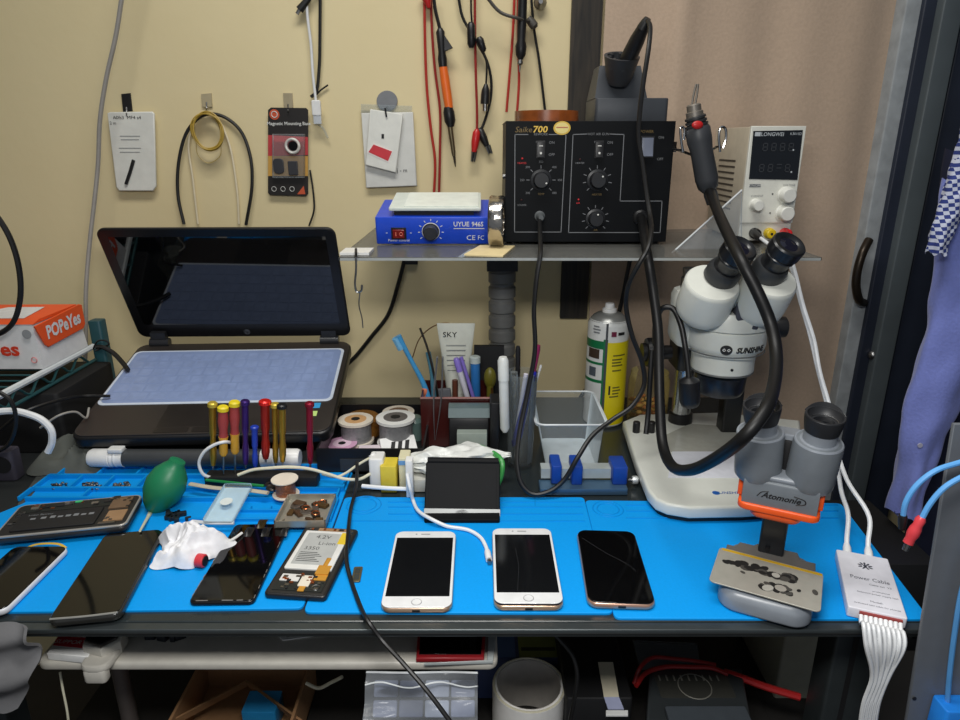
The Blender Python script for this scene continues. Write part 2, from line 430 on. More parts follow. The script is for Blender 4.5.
# dark rubber underlay where the bench carries no mat
b = MB(); b.prism(rounded([(16,505),(360,463),(330,440),(80,440),(40,470)], T), .7503, .7515, M('grey_felt', (66, 70, 68), .9, bump=.4, scale=90), None, 0)
b.build('felt_sheet', label='grey felt sheet lying behind the compartments of the left mat', cat='felt sheet')

# ================================================================ THINGS HUNG ON THE WALL
bagw = M('frosted_bag_film', (226, 226, 218), .35, var=.05, bump=.35, scale=45, spec=.5)
bagw2 = M('white_bag_film', (214, 214, 208), .4, var=.05, bump=.35, scale=45)
def hook(pts, mat, label, Y=WY-.004, extra=None):
    t = thing('adhesive_hook', label, 'hook', P(sum(p[0] for p in pts)/len(pts), max(p[1] for p in pts), WY), group='adhesive hooks on the wall')
    b = MB(); wallpoly(b, pts, Y, .0035, mat, .0006); b.build('adhesive_pad', t, world=True)
    cx = sum(p[0] for p in pts)/len(pts); by = max(p[1] for p in pts)
    b = MB(); b.tube([P(cx, by-5, Y-.001), P(cx, by+1, Y-.002), P(cx, by+3, Y-.010), P(cx, by+1, Y-.014)], .0013, steel, 6); b.build('hook_wire', t, world=True)
    return t
hook([(121,94),(130,93),(132,111),(123,112)], blackm, 'black adhesive strip hook above the small zip bag')
hook([(201,94),(211,93),(212,107),(202,107)], M('beige_tape', (176, 164, 132), .6), 'beige adhesive hook holding the yellow wire coil')
hook([(283,93),(292,93),(293,109),(284,109)], M('clear_hook_pad', (168, 156, 128), .3), 'translucent adhesive hook above the black blister card')
hook([(387+10.5*math.cos(a*math.pi/12), 101+10.5*math.sin(a*math.pi/12)) for a in range(24)], M('grey_disc', (122, 124, 128), .5), 'round grey adhesive hook above the white parcel bags')
# left zip bag
t = thing('hanging_bag', 'small frosted zip bag holding a black stick, left on the wall', 'bag', P(132, 191, WY))
YB = WY-.014
b = MB(); wallpoly(b, [(107,113),(110,112),(152,111.5),(154,114),(156,186),(153,191),(119,191),(116,187)], YB, .006, bagw, .002); b.build('bag_film', t, world=True)
p = P(131, 118, YB)
def wtext(b, s, px, py, Y, hpx, mat, align='C', off=0.0, sx=1.0, rot=0.0, shear=0.0):
    p = P(px, py, Y); b.text(s, hpx/ppm(py, Y)/.72, front(p.x, p.z, .0006, Y) @ Matrix.Rotation(rot, 4, 'Z'), mat, align, off, sx, shear)
b = MB(); wtext(b, 'A0fs3  MF4 s4', 127, 117.5, YB, 3.2, blackink, sx=1.1); wtext(b, '2 m', 113, 123, YB, 3, blackink)
for y, w in ((136,20),(139.5,18),(148,22),(152,20)):
    a, c = P(130-w/2, y, YB), P(130+w/2, y, YB); b.box(a.x, c.x, YB-.0008, YB, a.z-.0006, a.z+.0006, M('pale_grey_ink', (158, 160, 160), .6))
b.build('printing', t, world=True)
b = MB(); b.tube([P(133.5, 160, YB-.002), P(130, 172, YB-.002), P(126, 184, YB-.002)], .0032, blackp, 8); b.build('black_stick', t, world=True)
a0, a1 = P(108,130,YB), P(155,129,YB)
# coil and loops
b = MB()
for k in range(9):
    ph = random.uniform(0, 6); c = P(208 + random.uniform(-1.2,1.2), 131+random.uniform(-1.5,1.5), WY-.016-.0015*k)
    rx, rz = .0285+random.uniform(-.003,.003), .034+random.uniform(-.003,.003)
    b.tube([c + Vector((rx*math.cos(a*math.pi/10+ph)*(1), .002*math.sin(a*.7), rz*math.sin(a*math.pi/10+ph))) for a in range(21)], .0012, M('yellow_wire', (182, 152, 62), .4), 6, 2)
b.tube([P(196,140,WY-.02), P(198,155,WY-.018), P(208,163,WY-.018), P(220,156,WY-.018), P(221,141,WY-.02)], .0006, M('yellow_wire'), 5)
b.build('wire_coil', label='small coil of yellow wire hanging over the black cable loop', cat='wire coil')
cable('hanging_cable', 'black cable loop hanging behind the yellow wire coil', [(184,224,WY-.012),(178,195,WY-.011),(179,160,WY-.011),(188,130,WY-.010),(204,115,WY-.008),(222,116,WY-.008),(240,130,WY-.010),(250,155,WY-.011),(252,185,WY-.011),(246,225,WY-.012)], .0032, softblk)
cable('hanging_wire', 'thin beige cable loop hanging inside the black cable loop', [(198,224,WY-.006),(193,180,WY-.006),(189,140,WY-.006),(200,116,WY-.006),(216,118,WY-.006),(228,140,WY-.006),(237,190,WY-.006),(239,224,WY-.006)], .0021, M('beige_cable', (222, 210, 180), .5))
# blister card
t = thing('blister_card', 'black blister card with a phone ring holder, hanging on the wall', 'package', P(288, 195, WY))
YB = WY-.010
b = MB(); wallpoly(b, [(268,110),(271,107.5),(306,108),(308,110),(308,194),(306,196),(270,195),(268,193)], YB, .002, M('black_card', (34, 30, 28), .45)); 
wallpoly(b, [(268,135),(308,137),(308,155),(268,156)], YB-.0004, .0004, M('red_card_print', (186, 58, 62), .5)); wallpoly(b, [(268,156),(308,156),(308,176),(268,176)], YB-.0004, .0004, M('yellow_card_print', (196, 150, 70), .5))
wtext(b, 'Magnetic Mounting Base', 289, 124, YB, 3.2, whiteink, off=.01)
for i in range(3):
    c = P(274+9*i, 189, YB-.0005); b.torus((0,0,0), .0045, .0005, whiteink, front(c.x, c.z, .0006, YB), n=18, m=4)
c = P(274.5, 114.5, YB); b.lathe([(.0095, 0), (.0095, .0006)], M('orange_badge', (196, 84, 50), .5), 20, front(c.x, c.z, .0002, YB))
b.torus((0,0,0), .0055, .0008, whiteink, front(c.x, c.z, .0012, YB), n=18, m=4)
c = P(301, 190, YB); b.prism([(-.008,-.008),(.008,-.008),(.006,.008)], 0, .0005, M('orange_badge'), front(c.x, c.z, 0, YB))
b.build('backing_card', t, world=True)
b = MB(); wallpoly(b, [(272,134),(304,134),(304,178),(272,178)], YB-.009, .009, clear, .002); b.build('blister', t, world=True)
c = P(292.5, 146, YB-.012)
b = MB(); b.torus((0,0,0), .0125, .0028, M('bright_ring', (214, 211, 204), .3, .25), front(c.x, c.z, 0, c.y)); b.lathe([(.009,0),(.009,.003)], blackp, 20, front(c.x, c.z, -.006, c.y)); b.build('ring_holder', t, world=True)
b = MB(); c = P(279, 166, YB-.006); b.rbox(-.010, .010, -.014, .014, 0, .005, .007, .001, M('graphite_shell', (52, 52, 56), .4), front(c.x, c.z, 0, c.y)); b.build('magnet_base', t, world=True)
b = MB(); c = P(293.5, 168, YB-.006); b.rbox(-.009, .009, -.013, .013, 0, .006, .002, .001, M('graphite_shell'), front(c.x, c.z, 0, c.y)); b.build('adhesive_mount', t, world=True)
# grey patch plastic bag pair
t = thing('hanging_bag', 'larger white zip bag hanging behind the bag with the red label', 'bag', P(388, 188, WY), group='white zip bags')
YB = WY-.012
b = MB(); wallpoly(b, [(361,113),(413,112),(417,186),(366,188)], YB, .005, bagw2, .002); wallpoly(b, [(361,104),(412,106),(412,112),(361,113)], YB+.003, .001, clearb)
b.build('bag_film', t, world=True)
b = MB(); wtext(b, 'j - m', 402, 171, YB, 4, blackink); b.build('handwriting', t, world=True)
t = thing('hanging_bag', 'smaller white zip bag with a red label, hanging in front', 'bag', P(382, 172, WY), group='white zip bags')
YB = WY-.022
b = MB(); wallpoly(b, [(370,109),(403,114),(396,173),(365,165)], YB, .006, bagw, .002); b.build('bag_film', t, world=True)
b = MB(); wallpoly(b, [(373,143),(393,151),(389,163),(367,153)], YB-.0006, .0006, M('pale_label', (235, 228, 222), .5)); 
wallpoly(b, [(373.5,144.5),(392,151.5),(388,161),(368.5,152)], YB-.0012, .0006, M('red_label', (205, 50, 60), .45)); b.build('red_label', t, world=True)
b = MB(); wallpoly(b, [(381.5,134),(384,134),(384,138.5),(381.5,138.5)], YB-.0008, .0008, blackink); b.tube([P(385,108,YB-.002), P(386.5,117,YB-.002)], .0016, blackp); b.build('hang_hole', t, world=True)
# cables hanging from above, upper middle
t = thing('charging_cable', 'white charging cable hanging on the wall with its plug down', 'cable', P(318, 124, WY))
b = MB(); b.tube([P(306,-80,WY-.012), P(307,10,WY-.012), P(311,45,WY-.012), P(313,75,WY-.014), P(316,102,WY-.014)], .0026, whitec); b.build('cord', t, world=True)
c = P(316.5, 108, WY-.020)
b = MB(); b.rbox(-.0085, .0085, -.014, .014, 0, .008, .003, .002, whitep, front(c.x, c.z, -.004, c.y)); b.build('plug_housing', t, world=True)
b = MB(); c = P(317.5, 119, WY-.020); b.rbox(-.0075, .0075, -.009, .009, 0, .0045, .001, .0005, M('bright_shell', (225, 228, 230), .25, .5), front(c.x, c.z, -.002, c.y)); b.build('plug_tip', t, world=True)
t = thing('hanging_cable', 'black cable hanging beside the white charging cable, tied at its end', 'cable', P(318, 95, WY))
b = MB(); b.tube([P(320,-80,WY-.010), P(320,30,WY-.010), P(319,70,WY-.008), P(316,92,WY-.008), P(311,97,WY-.008)], .0030, softblk); b.build('cord', t, world=True)
b = MB(); b.tube([P(314,97,WY-.006), P(321,90,WY-.006), P(328,85,WY-.006)], .0016, softblk, 6); b.build('cable_tie', t, world=True)
t = thing('usb_plug', 'black small USB plug hanging at the top of the wall', 'plug', P(304, 13, WY))
b = MB(); b.tube([P(297,14,WY-.014), P(300,9,WY-.014)], .0035, steel, 8); b.build('plug_tip', t, world=True)
b = MB(); b.tube([P(299.5,10,WY-.014), P(309,-2,WY-.014), P(316,-14,WY-.014)], lambda f: .0072-.004*f, softblk, 10); b.build('plug_housing', t, world=True)
b = MB(); b.tube([P(318,124,WY-.01), P(323,128,WY-.01), P(328,138,WY-.01)], .002, clearb, 6); b.build('hanging_wrap', label='clear scrap of cable wrap dangling under the white plug', cat='cable wrap')
cable('hanging_wire', 'thin black wire hanging down behind the blister card to the laptop lid', [(310,170,WY-.006),(313,190,WY-.006),(314,210,WY-.006),(309,226,WY-.008)], .0018, softblk)
# soldering iron and its red leads
redw = M('red_wire', (176, 48, 38), .45); dredw = M('dark_red_wire', (150, 40, 36), .45)
cable('hanging_lead', 'red wire hanging left of the orange soldering iron, down to the hot plate', [(424,-80,WY-.012),(425,40,WY-.012),(427,90,WY-.012),(431,130,WY-.012),(435,160,WY-.012),(434,196,WY-.012)], .0026, redw, 'red wires on the wall', 'wire')
cable('hanging_lead', 'red wire hanging directly behind the orange soldering iron', [(429,-80,WY-.008),(432,30,WY-.008),(435,70,WY-.008),(440,110,WY-.008),(440,150,WY-.008),(439,196,WY-.008)], .0024, dredw, 'red wires on the wall', 'wire')
t = thing('soldering_iron', 'orange-handled soldering iron hanging tip down on the wall', 'soldering iron', P(452, 166, WY))
y = WY-.024
b = MB(); b.lat(P(443,66,y), P(449,108,y), [(.0075,0),(.0085,.3),(.0085,.75),(.0078,1)], M('orange_handle', (232, 108, 36), .4)); b.build('handle', t, world=True)
b = MB(); b.lat(P(440,28,y), P(443,67,y), [(.004,0),(.008,.1),(.0065,.6),(.0085,.8),(.0078,1)], blackp)
c = [P(439,27,y-.002), P(453,48,y-.002), P(444,52,y-.002)]; X = Matrix(((1,0,0,0),(0,0,-1,y),(0,1,0,0),(0,0,0,1)))
b.prism([(q.x, q.z) for q in c], -.002, .004, blackp, X, .001); b.build('cord_guard', t, world=True)
b = MB(); b.lat(P(448,107,y), P(451,127,y), [(.008,0),(.0105,.25),(.0105,.7),(.006,1)], blackp); b.build('collar', t, world=True)
b = MB(); b.lat(P(450,126,y), P(454,156,y), [(.005,0),(.0048,.2),(.004,.9),(.0032,1)], M('tarnished_steel', (120, 108, 84), .4, .9)); b.build('barrel', t, world=True)
b = MB(); b.lat(P(454,155,y), P(455.5,167,y), [(.0028,0),(.002,.6),(.0006,1)], M('dark_tip', (70, 62, 52), .4, .8)); b.build('tip', t, world=True)
b = MB(); b.tube([P(433,-12,y), P(435,8,y), P(440,29,y)], .0032, softblk); b.build('cord', t, world=True)
b = MB(); b.lat(P(425,-8,WY-.016), P(429,8,WY-.016), [(.009,0),(.008,.5),(.003,1)], redp); b.build('alligator_cover', label='red clip cover at the top of the red wires', cat='clip')
# clip leads
def clip(t, p, q, mat, Y):
    b = MB(); b.lat(P(*p, Y), P(*q, Y), [(.003,0),(.0072,.15),(.0078,.55),(.005,1)], mat, 12); b.build('clip_boot', t, world=True)
    d = (Vector(q)-Vector(p))*.42; b = MB(); b.cyl(P(q[0]-1, q[1]-1, Y), P(q[0]+d.x-1, q[1]+d.y, Y), .0035, steel, .0022, 8); b.cyl(P(q[0]+2, q[1]-1, Y), P(q[0]+d.x+1.5, q[1]+d.y, Y), .0030, steel, .002, 8); b.build('clip_jaw', t, world=True)
t = thing('clip_lead', 'red clip lead hanging in the middle of the wall, red boot at its end', 'test lead', P(475, 160, WY), group='clip leads on the wall')
b = MB(); b.tube([P(475,-80,WY-.016), P(475,30,WY-.016), P(476,80,WY-.016), P(477,110,WY-.016), P(477,132,WY-.016)], .0024, dredw); b.build('cord', t, world=True)
clip(t, (477,129), (474,152), redp, WY-.018)
t = thing('clip_lead', 'black clip lead curving round to hang beside the red clip', 'test lead', P(484, 150, WY), group='clip leads on the wall')
b = MB(); b.tube([P(457,-80,WY-.012), P(461,12,WY-.012), P(472,34,WY-.012), P(482,50,WY-.012), P(490,72,WY-.012), P(491,95,WY-.012), P(485,120,WY-.012), P(480,132,WY-.014)], .0026, softblk); b.build('cord', t, world=True)
clip(t, (479,128), (487,146), blackp, WY-.012)
t = thing('jack_lead', 'black cable with plugs hanging between the two clip leads', 'cable', P(486, 106, WY))
b = MB(); b.tube([P(473,-80,WY-.024), P(472,24,WY-.024), P(478,45,WY-.024), P(486,60,WY-.024), P(486,86,WY-.024)], .0018, softblk, 7); b.build('cord', t, world=True)
b = MB(); b.lat(P(471,22,WY-.026), P(471.5,48,WY-.026), [(.004,0),(.0075,.12),(.0075,.85),(.004,1)], blackp, 12); b.build('plug_housing', t, world=True)
b = MB(); b.lat(P(479,37,WY-.026), P(484,52,WY-.026), [(.004,0),(.007,.2),(.006,.85),(.003,1)], blackp, 12); b.build('plug_housing', t, world=True)
b = MB(); b.lat(P(486,84,WY-.026), P(485,104,WY-.026), [(.003,0),(.0075,.3),(.0085,.6),(.0085,1)], blackp, 12); b.build('plug_housing', t, world=True)
b = MB(); b.cyl(P(485,103,WY-.026), P(485,111,WY-.026), .0045, steel); b.build('plug_tip', t, world=True)
# probe group
for i, (pts, lab) in enumerate(([[(517,-80,WY-.014),(513,30,WY-.014),(510,70,WY-.014),(506.5,112,WY-.014)], 'left red wire hanging behind the black-handled probe'],
                  [[(519,-80,WY-.020),(518,40,WY-.020),(519,80,WY-.020),(517,114,WY-.022)], 'right red wire hanging behind the black-handled probe'])):
    cable('hanging_lead', lab, pts, .0024, redw, 'red wires on the wall', 'wire')
t = thing('probe', 'black-handled probe hanging tip down above the bench controller', 'probe', P(521, 70, WY))
y = WY-.032
b = MB(); b.lat(P(523,-10,y), P(520.5,60,y), [(.008,0),(.0085,.5),(.0075,.72),(.0105,.80),(.009,.93),(.004,1)], blackp); b.build('handle', t, world=True)
b = MB(); b.lat(P(520.5,59,y), P(519.5,72,y), [(.004,0),(.0055,.35),(.0022,.5),(.001,1)], steel); b.build('tip', t, world=True)
t = thing('hanging_cable', 'thin dark cable falling to the amber tape roll on the controller', 'cable', P(543, 110, WY))
b = MB(); b.tube([P(528,-80,WY-.010), P(533,20,WY-.010), P(539,60,WY-.010), P(545,110,WY-.010)], .0024, softblk); b.build('cord', t, world=True)
b = MB(); b.tube([P(483,-8,WY-.045), P(500,12,WY-.045), P(517,18,WY-.045), P(532,22,WY-.02)], .003, M('grey_cord', (72, 68, 62), .5)); b.lat(P(528,18,WY-.02), P(536,28,WY-.02), [(.006,0),(.008,.4),(.008,.8),(.004,1)], M('grey_cord'), 10); b.build('plug_housing', t, world=True)
b = MB(); c = P(540, 3, WY-.008); b.lathe([(.010,0),(.012,.004),(.008,.010),(.004,.016)], steel, 14, front(c.x, c.z, 0, c.y)); b.build('wall_screw', label='metal screw boss near the top of the wall beside the dark post', cat='screw')
# tall grey cable, left, and black cable at the frame edge
cable('hanging_cable', 'tall grey cable hanging down the left of the laptop', [(140,-90,1.30),(124,-15,1.30),(116,35,1.30),(106,80,1.30),(100,120,1.30),(98,165,1.30),(94,205,1.29),(90,240,1.28),(86,290,1.26),(86,330,1.25),(85,380,1.24),(86,392,1.236)], .0040, M('grey_cable', (150, 146, 140), .45))
cable('black_cable', 'thick black cable bulging in at the left edge beside the food box', [(-120,150,1.02),(-22,195,1.02),(-4,215,1.02),(10,238,1.02),(19,268,1.02),(20,300,1.02),(12,324,1.02),(-4,335,1.02),(-22,337,1.02),(-120,330,1.02)], .0042, softblk)
cable('hanging_cable', 'black cable bending down the wall from the shelf to the laptop', [(405,258,WY-.008),(398,285,WY-.008),(388,315,WY-.008),(372,336,WY-.008),(352,360,WY-.008),(330,378,WY-.02)], .0042, softblk)
# ================================================================ WALL SHELF
SHY = .98
SZ = P(480, 257.5, SHY).z            # top of the clear shelf
xl = P(338, 258, SHY).x; xr = P(823, 258, SHY).x
t = thing('wall_shelf', 'clear acrylic wall shelf carrying the black controller and blue hot plate', 'shelf', ((xl+xr)/2, WY, SZ-.005))
b = MB(); b.rbox(xl, xr, SHY, WY-.002, SZ-.005, SZ, .004, .001, M('smoky_acrylic', (120, 120, 116), .2, alpha=.16, spec=.4)); b.build('shelf_plate', t, world=True)
b = MB(); b.box(xl+.003, xr-.003, SHY-.0004, SHY+.0012, SZ-.0046, SZ-.0008, M('highlight_grey', (160, 164, 162), .25)); b.build('edge_highlight', t, world=True)  # pale strip paints the highlight along the shelf's front edge
for x in (xl+.07, P(502, 262, 1.2).x, xr-.16): b = MB(); b.box(x-.012, x+.012, 1.16, WY-.002, SZ-.014, SZ-.0052, blackm); b.box(x-.012, x+.012, WY-.010, WY-.002, SZ-.075, SZ-.014, blackm); b.build('bracket', t, world=True)
# clear acrylic brace on the shelf
b = MB(); wallpoly(b, [(671,254),(742,190),(742,254)], 1.06, .003, M('clear_acrylic', (220, 226, 230), .08, alpha=.16))
for a_, c_ in (((671,254),(742,190)),): b.tube([P(*a_, 1.059), P(*c_, 1.059)], .0016, M('frosted_edge', (206, 210, 212), .3), 6)
b.build('acrylic_brace', label='clear triangular acrylic brace standing between controller and power supply', cat='acrylic brace')
# ---------------------------------------------------------------- black two-in-one controller
SY = 1.11
a = P(506, 122, SY); c = P(676, 122, SY); zt = P(590, 121, SY).z; zb = P(590, 242, SY).z
st = thing('rework_station', 'black bench controller box with dials and switches, on the clear shelf', 'controller', ((a.x+c.x)/2, SY, SZ))
SX0, SX1 = a.x, c.x
gry = M('dark_grey_case', (24, 25, 27), .5)
panel = M('black_panel', (13, 15, 18), .5, spec=.14)
b = MB(); b.rbox(SX0+.001, SX1-.001, SY+.003, WY-.065, zb, zt-.001, .003, .0015, gry); b.box(SX0, SX1, SY+.001, WY-.065, zt-.0015, zt, M('grey_lid', (80, 78, 75), .5)); b.build('case', st, world=True)
b = MB()
X = Matrix(((1,0,0,0),(0,0,-1,SY+.003),(0,1,0,0),(0,0,0,1)))
b.prism([(SX0,zb),(SX1,zb),(SX1,zt),(SX0,zt)], 0, .003, panel, X, .0008)
def line(pts, w=.0012, mat=greyink, Y=SY, off=.0004):
    q = [P(px, py, Y) for px, py in pts]
    for i in range(len(q)-1):
        u, v = q[i], q[i+1]; d = (v-u); n = Vector((-d.z, 0, d.x)).normalized()*w/2; e = d.normalized()*w*.4
        k = [u-n-e, v-n+e, v+n+e, u+n-e]
        b.add([(p.x, Y-off, p.z) for p in k], [(0,1,2,3)], mat)
line([(528,134.5),(515,134.5),(514.5,232),(561,232),(566,134.5),(549,134.5)])
line([(587,134),(573,134.5),(568.5,232.5),(660,232.5),(662,201),(620,201),(624,134.5),(610,134)])
def stext(s, px, py, h, mat, al='C', off=0.0, sx=1.0, shear=0.0): wtext(b, s, px, py, SY-.0002, h, mat, al, off, sx, 0, shear)
stext('Saike', 524, 129.5, 5.5, M('old_gold', (120, 98, 52), .5), sx=1.1, shear=.25)
stext('700', 540.5, 129.3, 6.2, gold, off=.02, sx=1.15, shear=.15); stext('REWORK', 541, 134.2, 2.4, greyink)
stext('HOT AIR GUN', 598.5, 134, 2.4, greyink); stext('POWER', 647, 131.5, 2.8, M('old_gold')); 
for sx_ in (540.7, 599):
    stext('POWER', sx_, 142, 2, greyink); stext('ON', sx_+11, 142.5, 2.6, greyink); stext('OFF', sx_+11, 154.5, 2.6, greyink)
stext('ON', 661, 137.5, 2.6, greyink); stext('OFF', 660, 159, 2.6, greyink)
stext('HEATER', 522, 163, 1.8, redink); stext('SOLDER', 522, 205, 1.8, greyink); stext('HEATER', 580, 163, 1.8, greyink); stext('AIR', 578, 203, 1.8, redink)
stext('TEMP', 541, 194, 2, M('old_gold')); stext('HEATER', 597, 194.5, 2, M('old_gold')); stext('AIR', 595.5, 230, 2, M('old_gold'))
def dial(px, py, r, nt, labels, Y=SY):
    for k in range(nt):
        an = R(225 - 270*k/(nt-1)); ca, sa = math.cos(an), math.sin(an)
        line([(px+ca*r*1.22, py-sa*r*1.22), (px+ca*r*1.5, py-sa*r*1.5)], .0011)
        if labels: stext(labels[k], px+ca*r*1.95, py-sa*r*1.9, 2.2, greyink)
dial(541, 180, 9.6, 7, ['200','250','300','350','400','450','480']); dial(597.3, 180, 9.6, 9, None); dial(595.4, 218.7, 9, 9, None)
b.build('front_panel', st, world=True)
for px, py, r, an in ((541,180,9.6,-30),(597.3,180,9.6,45),(595.4,218.7,9,80)):
    p = P(px, py, SY); rr = r/ppm(py, SY)
    b = MB(); X = front(p.x, p.z, 0, SY)
    b.lathe([(rr*1.08,0),(rr*1.08,.002),(rr*.86,.003),(rr*.80,.013),(rr*.72,.0145)], M('knob_black', (32, 33, 36), .35), 28, X)
    q = X @ Matrix.Translation((rr*.55*math.cos(R(an)), rr*.55*math.sin(R(an)), .0148)); b.lathe([(.0014,0),(.0014,.0004)], whiteink, 8, q)
    b.build('knob', st, world=True)
def rocker(px, py, w, h, mat, dot):
    p = P(px, py, SY); k = 1/ppm(py, SY); X = front(p.x, p.z, 0, SY)
    b = MB(); b.rbox(-w/2*k, w/2*k, -h/2*k, h/2*k, 0, .002, .001, .0005, blackp, X)
    b.prism([(-h*.42*k, .0018), (h*.42*k, .0018), (h*.42*k, .0035), (0, .004), (-h*.42*k, .007)], -w*.4*k, w*.4*k, mat, X @ Matrix(((0,0,1,0),(1,0,0,0),(0,1,0,0),(0,0,0,1))), .0003)
    if dot:
        b.lathe([(.0018,0),(.0018,.0012)], whiteink, 10, X @ Matrix.Translation((0,-h*.2*k,.0048))); 
        b.box(-.003, .003, h*.18*k, h*.23*k, .004, .0046, whiteink, X)
    b.build('rocker_switch', st, world=True)
rocker(540.7, 149.5, 9, 17, blackp, True); rocker(599, 149.5, 9, 17, blackp, True)
rocker(647, 147, 14, 21, M('milky_switch', (112, 118, 134), .25), False)
for px, py, m in ((522.3,158.6,redink),(580,159.5,M('dark_lens',(60,22,24),.3)),(578.5,199.6,redink),(521.5,200,M('dark_lens'))):
    p = P(px, py, SY); b = MB(); b.ell((0,0,0), .0016, .0016, .0014, m, 10, 6, front(p.x, p.z, .0002, SY)); b.build('indicator_light', st, world=True)
p = P(562, 128, SY); b = MB(); b.lathe([(.0125,0),(.0125,.0006)], gold, 28, front(p.x, p.z, .0002, SY) @ Matrix.Diagonal((1.08,.82,1,1))); b.lathe([(.010,0),(.010,.0003)], M('pale_gold', (222, 204, 130), .3, .3), 28, front(p.x, p.z, .0007, SY) @ Matrix.Diagonal((1.08,.82,1,1)))
b.box(-.009, .009, .0005, .0016, .0009, .0013, M('red_card_print'), front(p.x, p.z, .0002, SY)); b.build('foil_sticker', st, world=True)
p = P(539.6, 216, SY); X = front(p.x, p.z, 0, SY)
b = MB(); b.lathe([(.0085,0),(.0085,.004),(.0065,.005),(.0065,.016),(.0045,.022),(.004,.030)], M('grey_connector', (88, 92, 94), .4), 18, X); b.build('iron_connector', st, world=True)
b = MB(); p = P(640, 217, SY); b.lathe([(.012,0),(.012,.006),(.009,.008)], blackp, 18, front(p.x, p.z, 0, SY)); b.build('hose_port', st, world=True)
for x in (SX0+.015, SX1-.015):
    for y in (SY+.02, WY-.09): b = MB(); b.cyl((x, y, SZ), (x, y, zb+.001), .008, softblk, n=14); b.build('rubber_foot', st, world=True)
b = MB()
for z in (.3,.55): b.cyl((SX0-.003, SY+.03, zb+(zt-zb)*z), (SX0+.002, SY+.03, zb+(zt-zb)*z), .004, steel, n=10)
b.build('side_screw', st, world=True)
# holder on the station's right side, with the hot air handle
HY_ = 1.06
b = MB(); 
for px in (681, 720):
    q = [P(px,152,HY_), P(px-1,135,HY_), P(px+1,127,HY_), P(px+5,128,HY_), P(px+6,138,HY_), P(px+3,148,HY_)] if px > 700 else [P(px+2,152,HY_), P(px,138,HY_), P(px,127,HY_), P(px+3,128,HY_), P(px+3,140,HY_)]
    b.tube(q, .002, chrome, 8)
p0 = P(683,150,HY_); p1 = P(723,147,HY_); b.box(SX1-.001, SX1+.010, SY+.02, SY+.05, p0.z-.004, p0.z+.012, chrome); b.tube([Vector((SX1+.006, SY+.03, p0.z)), p0+Vector((0,.03,0)), P(702,156,HY_+.035), p1+Vector((0,.03,0)), p1], .0022, chrome, 8); b.tube([p0+Vector((0,.03,0)), p0], .0022, chrome, 8, 1)
b.build('handle_holder', st, world=True)
t = thing('hot_air_gun', 'grey hot air handle with steel nozzle hanging at the controller\'s right side', 'hot air gun', P(706, 190, HY_))
A, B_ = P(697, 126, HY_), P(709, 192, HY_)
k = 1/ppm(160, HY_)
gunm = M('slate_grey_handle', (58, 60, 64), .45)
b = MB(); b.lat(A, B_, [(.0155,0),(.0185,.05),(.0185,.22),(.0165,.36),(.0172,.80),(.0150,.93),(.009,1)], gunm, 28); b.build('grip', t, world=True)
A2 = P(693.5, 104, HY_)
b = MB(); b.lat(P(695,116,HY_), A, [(.013,0),(.0155,.1),(.0155,.3),(.0135,.34),(.0135,.42),(.0160,.46),(.0160,.66),(.014,.7),(.014,.78),(.0168,.82),(.0168,1)], M('vent_collar', (46, 48, 50), .4), 24); b.build('vent_collar', t, world=True)
b = MB(); b.lat(A2, P(695,117,HY_), [(.0085,0),(.0105,.1),(.0105,.55),(.0125,.6),(.0125,1)], M('heated_steel', (140, 134, 126), .4, .6), 20); b.build('nozzle', t, world=True)
b = MB()
for dx in (-2.2, 1.0): b.tube([P(694+dx,106,HY_), P(696+dx,94,HY_), P(697.5+dx*.6,84,HY_)], .0016, M('heated_steel'), 6)
b.build('heater_prong', t, world=True)
b = MB(); p = P(697.5,125,HY_-.0172); b.ell(p, .0085, .003, .006, redp, 14, 8); b.build('red_badge', t, world=True)
# thick hose from the gun, round in front of the microscope, up to the controller
b = MB(); b.tube([P(709,190,HY_), P(715,205,.98), P(725,228,.87), P(742,262,.79), P(758,293,.77), P(771,325,.755), P(776,352,.73), P(774,385,.68), P(764,412,.635), P(745,436,.625), P(715,459,.67), P(690,470,.72), P(672,466,.78), P(663,446,.83), P(660,410,.87), P(659,370,.90), P(658,330,.93), P(653,290,.95), P(648,258,.963), P(645,240,1.0), P(643,226,1.06), P(641,218,1.098)], .0072, M('black_hose', (15, 15, 16), .45, spec=.35), 14, 6); b.build('air_hose', t, world=True)
b = MB(); b.lat(P(709.5,190,HY_), P(713,203,1.052), [(.009,0),(.0105,.3),(.0095,1)], gunm, 18); b.build('hose_sleeve', t, world=True)
# soldering iron stand on top of the station
KY = 1.19
def kx(px, py=118): return P(px, py, KY).x
zt2 = zt
t = thing('iron_stand', 'dark grey soldering iron stand on top of the black controller', 'iron stand', (kx(626), KY, zt))
std = M('charcoal_stand', (62, 66, 72), .45)
hb = P(626, 99, KY).z - zt
b = MB(); b.rbox(kx(592), kx(663), KY-.03, KY+.08, zt, zt+hb, .006, .002, std); b.build('base_tray', t, world=True)
b = MB(); z1 = zt+hb; z2 = P(620, 66, KY).z
b.add([(kx(592),KY-.02,z1),(kx(643),KY-.02,z1),(kx(643),KY+.07,z1),(kx(592),KY+.07,z1),(kx(599,66),KY-.005,z2),(kx(640,66),KY-.005,z2),(kx(640,66),KY+.05,z2),(kx(599,66),KY+.05,z2)], [(0,1,5,4),(1,2,6,5),(2,3,7,6),(3,0,4,7),(4,5,6,7),(3,2,1,0)], std)
b.build('tower', t, world=True)
p0, p1 = P(618, 84, KY-.02), P(622, 56, KY-.035)
b = MB(); b.lat(p0, p1, [(.016,0),(.021,.25),(.0275,.9),(.0285,1),(.0235,1),(.018,.3)], M('charcoal_socket', (52, 54, 58), .5), 26)
